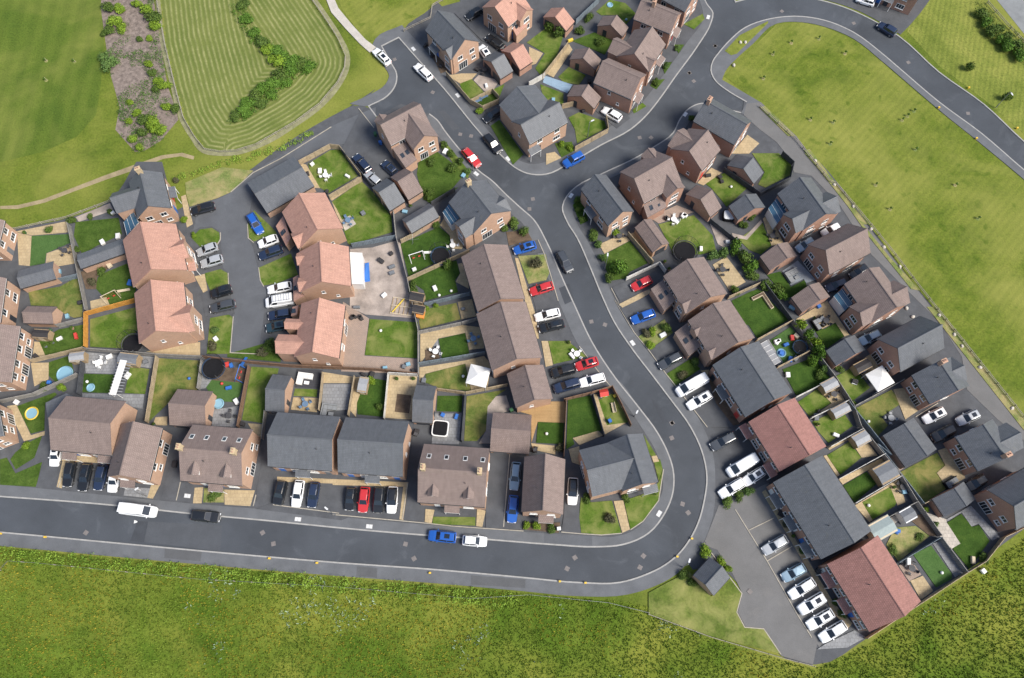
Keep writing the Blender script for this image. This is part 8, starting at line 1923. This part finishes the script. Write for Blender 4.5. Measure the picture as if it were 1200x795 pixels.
for kind, label, x, y, a in MISC:
    rnd = random.Random(label + str(x)); gz = .15
    counts[kind] = counts.get(kind, 0)+1
    if kind == 'shrub':
        r_, h_, k_ = a; shrub(label, x, y, r_, h_, k_, 'tree' if h_ > 2.3 and 'tree' in label else 'shrub', 'tree' if h_ > 2.3 and 'tree' in label else 'bush')
    elif kind == 'sapling':
        o = empty('sapling', (x, y, .03)); tag(o, label, 'tree', 'young staked trees'); mb = MB(); mb.tube((.15, 0, 0), (.15, 0, .95), .035); mb.build('stake', G['timber_pale'], o)
        mb = MB(); mb.tube((0, 0, 0), (0, 0, .9), .025); mb.build('trunk', G['bark'], o)
        c_ = obj('crown', rnd.choice(CROWNS), o, G['leaf_tree'], (0, 0, .5)); c_.scale = (.34, .34, .5)
        mb = MB(); mb.cyl((0, 0), .42, .36, -.03, .03, 10); mb.build('mulch', G['lawny'], o)
    elif kind == 'trampoline':
        r_, cl = a; o = empty('trampoline', (x, y, gz)); tag(o, label, 'trampoline', 'garden trampolines')
        mb = MB(); mb.cyl((0, 0), r_*.82, r_*.82, .78, .80, 24); mb.build('mat', G['black'], o)
        mb = MB(); ring(mb, r_*.92, .82, .10, 24); mb.build('pad', G['navy_fabric' if cl == 'navy' else 'chair_dark'], o)
        for i in range(6):
            t = i*math.pi/3; p = (r_*1.02*math.cos(t), r_*1.02*math.sin(t)); mb = MB(); mb.tube((*p, 0), (*p, 2.5), .035); mb.build('pole', G['metal'], o)
        mb = MB(); ring(mb, r_*1.0, 2.48, .035, 24)
        for z in (1.2, 1.7, 2.1): ring(mb, r_*1.0, z, .012, 24)
        for i in range(24):
            t = i*math.pi/12; mb.tube((r_*math.cos(t), r_*math.sin(t), .85), (r_*math.cos(t), r_*math.sin(t), 2.46), .012, 4)
        mb.build('safety_net', G['black'], o)
    elif kind == 'canopy':
        s_, an, cl = a; o = empty('gazebo', (x, y, gz), R(an)); tag(o, label, 'gazebo'); h_ = s_/2
        mb = MB(); ring0 = [(-h_, -h_, 2.15), (h_, -h_, 2.15), (h_, h_, 2.15), (-h_, h_, 2.15)]; r1 = [(p[0], p[1], 2.35) for p in ring0]; r2 = [(p[0]*.04, p[1]*.04, 3.05) for p in ring0]
        mb.rings([ring0, r1, r2]); mb.build('canopy', G['white_fabric'], o)
        for sx in (-1, 1):
            for sy in (-1, 1): mb = MB(); mb.tube((sx*(h_-.08), sy*(h_-.08), 0), (sx*(h_-.08), sy*(h_-.08), 2.2), .04); mb.build('leg', G['white_trim'], o)
    elif kind == 'shed':
        l_, w_, h_, an, cl = a; o = empty('shed', (x, y, gz), R(an)); tag(o, label, 'shed', 'garden sheds')
        mt = {'black': 'shed_black', 'grey': 'shed_grey', 'paleshed': 'shed_pale', 'greenshed': 'shed_green'}[cl]
        mb = MB(); mb.box(-l_/2+.08, l_/2-.08, -w_/2+.08, w_/2-.08, 0, h_-.12); mb.build('wall', G['white_trim' if 'white framed' in label else ('timber_pale' if cl == 'greenshed' else 'timber')], o)
        mb = MB(); mb.slab([(-l_/2, -w_/2, h_-.2), (l_/2, -w_/2, h_-.2), (l_/2, 0, h_+.18), (-l_/2, 0, h_+.18)], .05); mb.build('roof_slope', G[mt], o)
        mb = MB(); mb.slab([(-l_/2, 0, h_+.18), (l_/2, 0, h_+.18), (l_/2, w_/2, h_-.2), (-l_/2, w_/2, h_-.2)], .05); mb.build('roof_slope', G[mt], o)
        for sx in (-1, 1): mb = MB(); xx = sx*(l_/2-.09); mb.add([(xx, -w_/2+.1, h_-.2), (xx, w_/2-.1, h_-.2), (xx, 0, h_+.12), (xx-.03*sx, -w_/2+.1, h_-.2), (xx-.03*sx, w_/2-.1, h_-.2), (xx-.03*sx, 0, h_+.12)], [(0, 1, 2), (3, 5, 4), (0, 3, 4, 1), (1, 4, 5, 2), (2, 5, 3, 0)]); mb.build('gable_board', G['timber'], o)
        solid_door(o, Vector((0, -w_/2+.08)), Vector((1, 0)), Vector((0, -1)), .8, 1.5, 'toy_blue' if 'blue' in label else ('toy_orange' if 'orange' in label else 'timber_pale'), 'door', 1)
    elif kind == 'pergola':
        w_, l_, h_, an = a; o = empty('pergola', (x, y, gz), R(an)); tag(o, label, 'pergola')
        mb = MB(); mb.box(-w_/2+.25, w_/2-.25, -l_/2, l_/2, h_, h_+.06); mb.build('roof', G['white_fabric'], o)
        for i in range(12): mb = MB(); yy = -l_/2+.25+i*(l_-.5)/11; mb.box(-w_/2, w_/2+.6, yy-.05, yy+.05, h_-.12, h_-.003); mb.build('beam', G['shed_pale'], o)
        for sx in (-1, 1):
            for sy in (-1, 1): mb = MB(); mb.tube((sx*(w_/2-.1), sy*(l_/2-.2), 0), (sx*(w_/2-.1), sy*(l_/2-.2), h_-.05), .06); mb.build('post', G['white_trim'], o)
    elif kind == 'hottub':
        s_, = a; o = empty('hot_tub', (x, y, gz), R(-6)); tag(o, label, 'hot tub'); h_ = s_/2
        n = 24; sq = lambda k, z: [(k*h_*math.copysign(abs(math.cos(2*math.pi*i/n))**.35, math.cos(2*math.pi*i/n)), k*h_*math.copysign(abs(math.sin(2*math.pi*i/n))**.35, math.sin(2*math.pi*i/n)), z) for i in range(n)]
        mb = MB(); mb.rings([sq(.95, 0), sq(1, .75), sq(.98, .85), sq(.86, .86), sq(.82, .4)]); mb.build('shell', G['white_trim' if 'rim' in label else 'black'], o)
        mb = MB(); mb.rings([sq(.84, .78), sq(.83, .88), sq(.6, .93)]); mb.build('cover', G['black' if 'rim' in label else 'cover_pale'], o)
    elif kind == 'greenhouse':
        w_, l_, an = a; o = empty('glazed_shelter', (x, y, gz), R(an)); tag(o, label, 'shelter')
        for i in range(5): mb = MB(); x0 = -l_/2+i*l_/5; mb.slab([(x0+.04, -w_/2, 2.0), (x0+l_/5-.04, -w_/2, 2.0), (x0+l_/5-.04, w_/2, 2.4), (x0+.04, w_/2, 2.4)], .04); mb.build('roof_pane', G['shed_pale'], o)
        for i in range(6): mb = MB(); x0 = -l_/2+i*l_/5; mb.tube((x0, -w_/2, 2.02), (x0, w_/2, 2.42), .04); mb.tube((x0, -w_/2, 0), (x0, -w_/2, 2.0), .035); mb.build('frame', G['white_trim'], o)
    elif kind == 'pool':
        r_, cl = a; o = empty('paddling_pool', (x, y, gz)); tag(o, label, 'paddling pool'); mb = MB(); ring(mb, r_*.9, .12, .14, 22); mb.build('rim', G['white_trim' if rnd.random() < .5 else 'toy_yellow'] if 'multi' in label else G['pool_blue'], o)
        mb = MB(); mb.cyl((0, 0), r_*.84, r_*.84, .02, .10, 22); mb.build('water', G['pool_blue' if cl == 'paleblue' else 'toy_blue'], o)
    elif kind == 'tableset':
        mt = UP[a[0]]; o = empty('garden_table_set', (x, y, gz), rnd.random()*6); tag(o, label, 'garden furniture', 'garden furniture sets')
        mb = MB(); mb.add(*TT); mb.cyl((0, 0), .05, .05, .04, .72, 8); mb.cyl((0, 0), .3, .3, 0, .04, 10); mb.build('table', G[mt], o)
        for i in range(4): t = i*math.pi/2+.3; chair(o, .95*math.cos(t), .95*math.sin(t), t+math.pi, mt)
        if 'star' in label:
            mb = MB(); mb.tube((0, 0, .7), (0, 0, 2.4), .03); mb.build('parasol_pole', G['metal'], o)
            mb = MB(); n = 8; mb.rings([[(1.35*math.cos(2*math.pi*i/n), 1.35*math.sin(2*math.pi*i/n), 2.05) for i in range(n)], [(.05*math.cos(2*math.pi*i/n), .05*math.sin(2*math.pi*i/n), 2.5) for i in range(n)]]); mb.build('parasol_canopy', G['chair_grey' if mt != 'white_trim' else 'white_fabric'], o)
    elif kind == 'sofa':
        an, cl = a; mt = UP[cl]; o = empty('corner_sofa', (x, y, gz), R(an)); tag(o, label, 'garden sofa')
        mb = MB(); mb.box(-1.2, 1.2, -.4, .4, .1, .42); mb.box(-1.2, 1.2, .4, .58, .1, .75); mb.box(-1.4, -1.203, -1.6, .58, .1, .75); mb.box(-1.2, -.42, -1.6, -.403, .1, .42); mb.build('base', G[mt], o)
        for q in ((-1.15, -.42, -1.5, -.45), (-1.15, -.42, -.4, .38), (-.38, .38, -.38, .38), (.42, 1.15, -.38, .38)): mb = MB(); mb.box(q[0], q[1], q[2], q[3], .423, .54); mb.build('cushion', G['chair_grey' if cl != 'white' else 'white_fabric'], o)
        mb = MB(); mb.box(-.1, .8, -1.4, -.8, .3, .4); mb.box(0, .7, -1.3, -.9, 0, .297); mb.build('table', G[mt], o)
    elif kind == 'swing':
        o = empty('swing_frame', (x, y, gz), R(a[0])); tag(o, label, 'swing'); mt = G['toy_blue' if 'blue' in label else ('timber_pale' if 'wooden' in label else 'white_trim')]
        mb = MB()
        for sx in (-1.3, 1.3): mb.tube((sx, -.8, 0), (sx, 0, 2.1), .06); mb.tube((sx, .8, 0), (sx, 0, 2.1), .06)
        mb.tube((-1.4, 0, 2.1), (1.4, 0, 2.1), .07); mb.build('frame', mt, o)
        for sx in (-.6, .5): mb = MB(); mb.tube((sx-.18, 0, 2.05), (sx-.18, 0, .5), .015, 4); mb.tube((sx+.18, 0, 2.05), (sx+.18, 0, .5), .015, 4); mb.box(sx-.22, sx+.22, -.1, .1, .45, .5); mb.build('seat', G['toy_red'], o)
        mb = MB(); mb.slab([(1.5, -.25, 1.3), (1.5, .25, 1.3), (3.4, .25, .15), (3.4, -.25, .15)], .05); mb.tube((1.5, -.25, 0), (1.5, -.25, 1.3), .04); mb.tube((1.5, .25, 0), (1.5, .25, 1.3), .04); mb.build('slide', mt, o)
    elif kind == 'dryer':
        o = empty('rotary_dryer', (x, y, gz)); tag(o, label, 'clothes dryer'); mb = MB(); mb.tube((0, 0, 0), (0, 0, 1.9), .03); mb.build('pole', G['metal'], o)
        for i in range(4): t = i*1.57; mb = MB(); mb.tube((0, 0, 1.4), (1.2*math.cos(t), 1.2*math.sin(t), 1.9), .025); mb.build('arm', G['metal'], o)
    elif kind == 'sandpit':
        o = empty('fire_pit', (x, y, gz), R(27)); tag(o, label, 'fire pit'); mb = MB(); ring(mb, .55, .25, .14, 4); mb.build('rim', G['white_trim'], o); mb = MB(); mb.box(-.35, .35, -.35, .35, 0, .2); mb.build('bowl', G['black'], o)
    elif kind == 'planter':
        o = empty('raised_planter', (x, y, gz), R(27)); tag(o, label, 'planter'); mb = MB(); mb.box(-2.3, .3, -.3, .3, 0, .5); mb.box(-.3, .3, -3.2, -.302, 0, .5); mb.build('box', G['timber_pale'], o)
        mb = MB(); mb.box(-2.2, .2, -.2, .2, .5, .56); mb.box(-.2, .2, -3.1, -.202, .5, .56); mb.build('soil', G['soil'], o)
    elif kind == 'bench':
        o = empty('bench', (x, y, gz), R(a[0])); tag(o, label, 'bench'); mt = G['chair_blue' if 'blue' in label else 'timber_pale']
        for i in range(4): mb = MB(); mb.box(-.9, .9, -.28+i*.14, -.17+i*.14, .42, .47); mb.build('slat', mt, o)
        mb = MB(); mb.box(-.9, .9, .28, .34, .47, .9); mb.build('backrest', mt, o)
        for sx in (-.8, .75): mb = MB(); mb.box(sx, sx+.06, -.26, .3, 0, .417); mb.build('leg', mt, o)
    elif kind == 'playhouse':
        o = empty('playhouse', (x, y, gz), R(a[0])); tag(o, label, 'playhouse'); c1 = 'toy_orange' if 'orange' in label else 'white_trim'
        mb = MB(); mb.box(-.6, .6, -.5, .5, 0, 1.0); mb.build('wall', G[c1], o)
        mb = MB(); mb.slab([(-.75, -.65, 1.0), (.75, -.65, 1.0), (.75, 0, 1.5), (-.75, 0, 1.5)], .06); mb.slab([(-.75, 0, 1.5), (.75, 0, 1.5), (.75, .65, 1.0), (-.75, .65, 1.0)], .06); mb.build('roof', G['toy_red' if 'red' in label else 'toy_orange'], o)
        solid_door(o, Vector((0, -.5)), Vector((1, 0)), Vector((0, -1)), .45, .75, 'toy_yellow', 'door')
    elif kind == 'bin':
        mt = {'grey': 'chair_dark', 'green': 'bin_green', 'blue': 'toy_blue', 'white': 'white_trim'}[a[0]]; o = empty('wheelie_bin', (x, y, gz), rnd.random()*6); tag(o, label, 'bin', 'wheelie bins')
        mb = MB(); mb.rings([[(-.2, -.24, .06), (.2, -.24, .06), (.2, .24, .06), (-.2, .24, .06)], [(-.27, -.3, .98), (.27, -.3, .98), (.27, .3, .98), (-.27, .3, .98)]]); mb.build('body', G[mt], o)
        mb = MB(); mb.rings([[(-.3, -.34, .985), (.3, -.34, .985), (.3, .33, .985), (-.3, .33, .985)], [(-.26, -.28, 1.07), (.26, -.28, 1.07), (.26, .3, 1.1), (-.26, .3, 1.1)]]); mb.build('lid', G[mt], o)
        for sx in (-.25, .25): mb = MB(); mb.rings([[(sx-.03, .24+.1*math.cos(i*.785), .1+.1*math.sin(i*.785)) for i in range(8)], [(sx+.03, .24+.1*math.cos(i*.785), .1+.1*math.sin(i*.785)) for i in range(8)]]); mb.build('wheel', G['rubber'], o)
    elif kind == 'lamp':
        o = empty('street_lamp', (x, y, gz), rnd.random()*6); tag(o, label, 'street lamp', 'street lamps'); mb = MB(); mb.cyl((0, 0), .10, .09, 0, 1.2, 10); mb.cyl((0, 0), .065, .05, 1.202, 5.0, 10); mb.tube((0, 0, 4.98), (.5, 0, 5.08), .04); mb.build('column', G['metal'], o)
        mb = MB(); mb.rings([[(.3, -.12, 5.03), (.95, -.1, 5.08), (.95, .1, 5.08), (.3, .12, 5.03)], [(.3, -.14, 5.13), (.95, -.12, 5.16), (.95, .12, 5.16), (.3, .14, 5.13)]]); mb.build('lantern', G['cover_pale'], o)
    elif kind == 'manhole':
        o = empty('manhole_cover', (x, y, .016), rnd.random()*3); tag(o, label, 'manhole cover', 'access covers in the tarmac'); mb = MB(); mb.box(-.36, .36, -.36, .36, -.01, .006 if inside(ROAD, np.array([x]), np.array([y]))[0] else .18)
        mb.build('frame', G['cover_metal'], o); mb = MB(); mb.box(-.28, .28, -.28, .28, 0, .012 if inside(ROAD, np.array([x]), np.array([y]))[0] else .19); mb.build('lid', G['cover_metal'], o)
    elif kind == 'cabinet':
        best = min(((math.hypot((p_[0]+q_[0])/2-x, (p_[1]+q_[1])/2-y), math.atan2(q_[1]-p_[1], q_[0]-p_[0])) for k_ in KERBS for p_, q_ in zip(k_[:-1], k_[1:])), key=lambda e: e[0])
        o = empty('service_cover', (x, y, .125), best[1]); tag(o, label, 'service cover', 'white service covers in the pavements'); mb = MB(); mb.box(-.55, .55, -.36, .36, 0, .05); mb.build('frame', G['kerb_concrete'], o)
        for sx in (-.26, .26): mb = MB(); mb.box(sx-.235, sx+.235, -.30, .30, .04, .058); mb.build('lid', G['cover_pale'], o)
    elif kind == 'bollard':
        o = empty('marker_post', (x, y, .1)); tag(o, label, 'marker post', 'yellow kerb markers'); mb = MB(); mb.box(-.16, .16, -.12, .12, 0, .35); mb.build('post', G['yellow_paint'], o); mb = MB(); mb.box(-.18, .18, -.14, .14, .352, .42); mb.build('cap', G['yellow_paint'], o)
    elif kind == 'stone':
        o = empty('boulder', (x, y, .1), rnd.random()*6); tag(o, label, 'boulder', 'pale marker boulders'); mb = MB(); n = 7
        mb.rings([[(.42*rnd.uniform(.8, 1.1)*math.cos(6.28*i/n), .34*rnd.uniform(.8, 1.1)*math.sin(6.28*i/n), 0) for i in range(n)], [(.40*rnd.uniform(.8, 1.1)*math.cos(6.28*i/n), .32*rnd.uniform(.8, 1.1)*math.sin(6.28*i/n), .25) for i in range(n)], [(.2*math.cos(6.28*i/n), .18*math.sin(6.28*i/n), .42) for i in range(n)]]); mb.build('rock', G['stone'], o)
    elif kind == 'clutter':
        ty, cl = a; mt = {'white': 'white_trim', 'black': 'shed_black', 'blue': 'toy_blue', 'paleblue': 'pool_blue', 'grey': 'shed_grey', 'red': 'toy_red', 'orange': 'toy_orange', 'green': 'bin_green', 'yellow': 'toy_yellow', 'tan': 'timber_pale'}[cl]
        if ty == 'box':
            o = empty('storage_box', (x, y, gz), rnd.random()*3); tag(o, label, 'storage box', 'small boxes in the gardens'); l_, w_ = rnd.uniform(.3, .6), rnd.uniform(.22, .38)
            mb = MB(); mb.box(-l_, l_, -w_, w_, 0, .5); mb.build('body', G[mt], o); mb = MB(); mb.rings([[(-l_-.03, -w_-.03, .503), (l_+.03, -w_-.03, .503), (l_+.03, w_+.03, .503), (-l_-.03, w_+.03, .503)], [(-l_+.05, -w_+.05, .6), (l_-.05, -w_+.05, .6), (l_-.05, w_-.05, .6), (-l_+.05, w_-.05, .6)]]); mb.build('lid', G[mt], o)
        elif ty == 'ball':
            mb = MB(); mb.rings([[(.28*math.sin(p)*math.cos(i*.628), .28*math.sin(p)*math.sin(i*.628), .28-.28*math.cos(p)) for i in range(10)] for p in (.25, .8, 1.3, 1.8, 2.3, 2.9)])
            o = mb.build('ball', G[mt], None, True); o.location = (x, y, gz); tag(o, label, 'ball', 'balls on the lawns')
        else:
            o = empty('plant_pot', (x, y, gz)); tag(o, label, 'plant pot', 'plant pots in the gardens'); mb = MB(); mb.cyl((0, 0), .2, .3, 0, .45, 10); mb.build('pot', G['roof_terracotta' if cl == 'orange' else mt], o)
            c_ = obj('foliage', rnd.choice(CROWNS), o, G['leaf_mid'], (0, 0, .3)); c_.scale = (.45, .45, .6)
    elif kind == 'frame':
        o = empty('timber_frame', (x, y, gz), R(-8)); tag(o, label, 'timber frame')
        for i in range(6): mb = MB(); mb.box(-2.0+i*.78, -1.88+i*.78, -1.6, 1.6, .0, .15); mb.build('joist', G['timber'], o)
        for yy in (-1.6, -.05, 1.5): mb = MB(); mb.box(-2.0, 2.05, yy, yy+.12, .152, .25); mb.build('beam', G['timber_pale'], o)
        mb = MB(); mb.slab([(-1.7, -1.3, .27), (-1.5, -1.4, .27), (.2, 1.5, .29), (0, 1.6, .29)], .03); mb.build('plank', G['toy_yellow'], o)
    elif kind == 'tarp':
        o = empty('tarpaulin', (x, y, gz), R(5)); tag(o, label, 'tarpaulin'); mb = MB(); mb.rings([[(-.7, -2.0, 0), (.6, -1.9, 0), (.5, 2.0, 0), (-.3, 1.9, 0)], [(-.5, -1.7, .5), (.3, -1.6, .35), (.2, 1.6, .55), (-.2, 1.7, .4)]]); mb.build('sheet', G['toy_blue'], o)
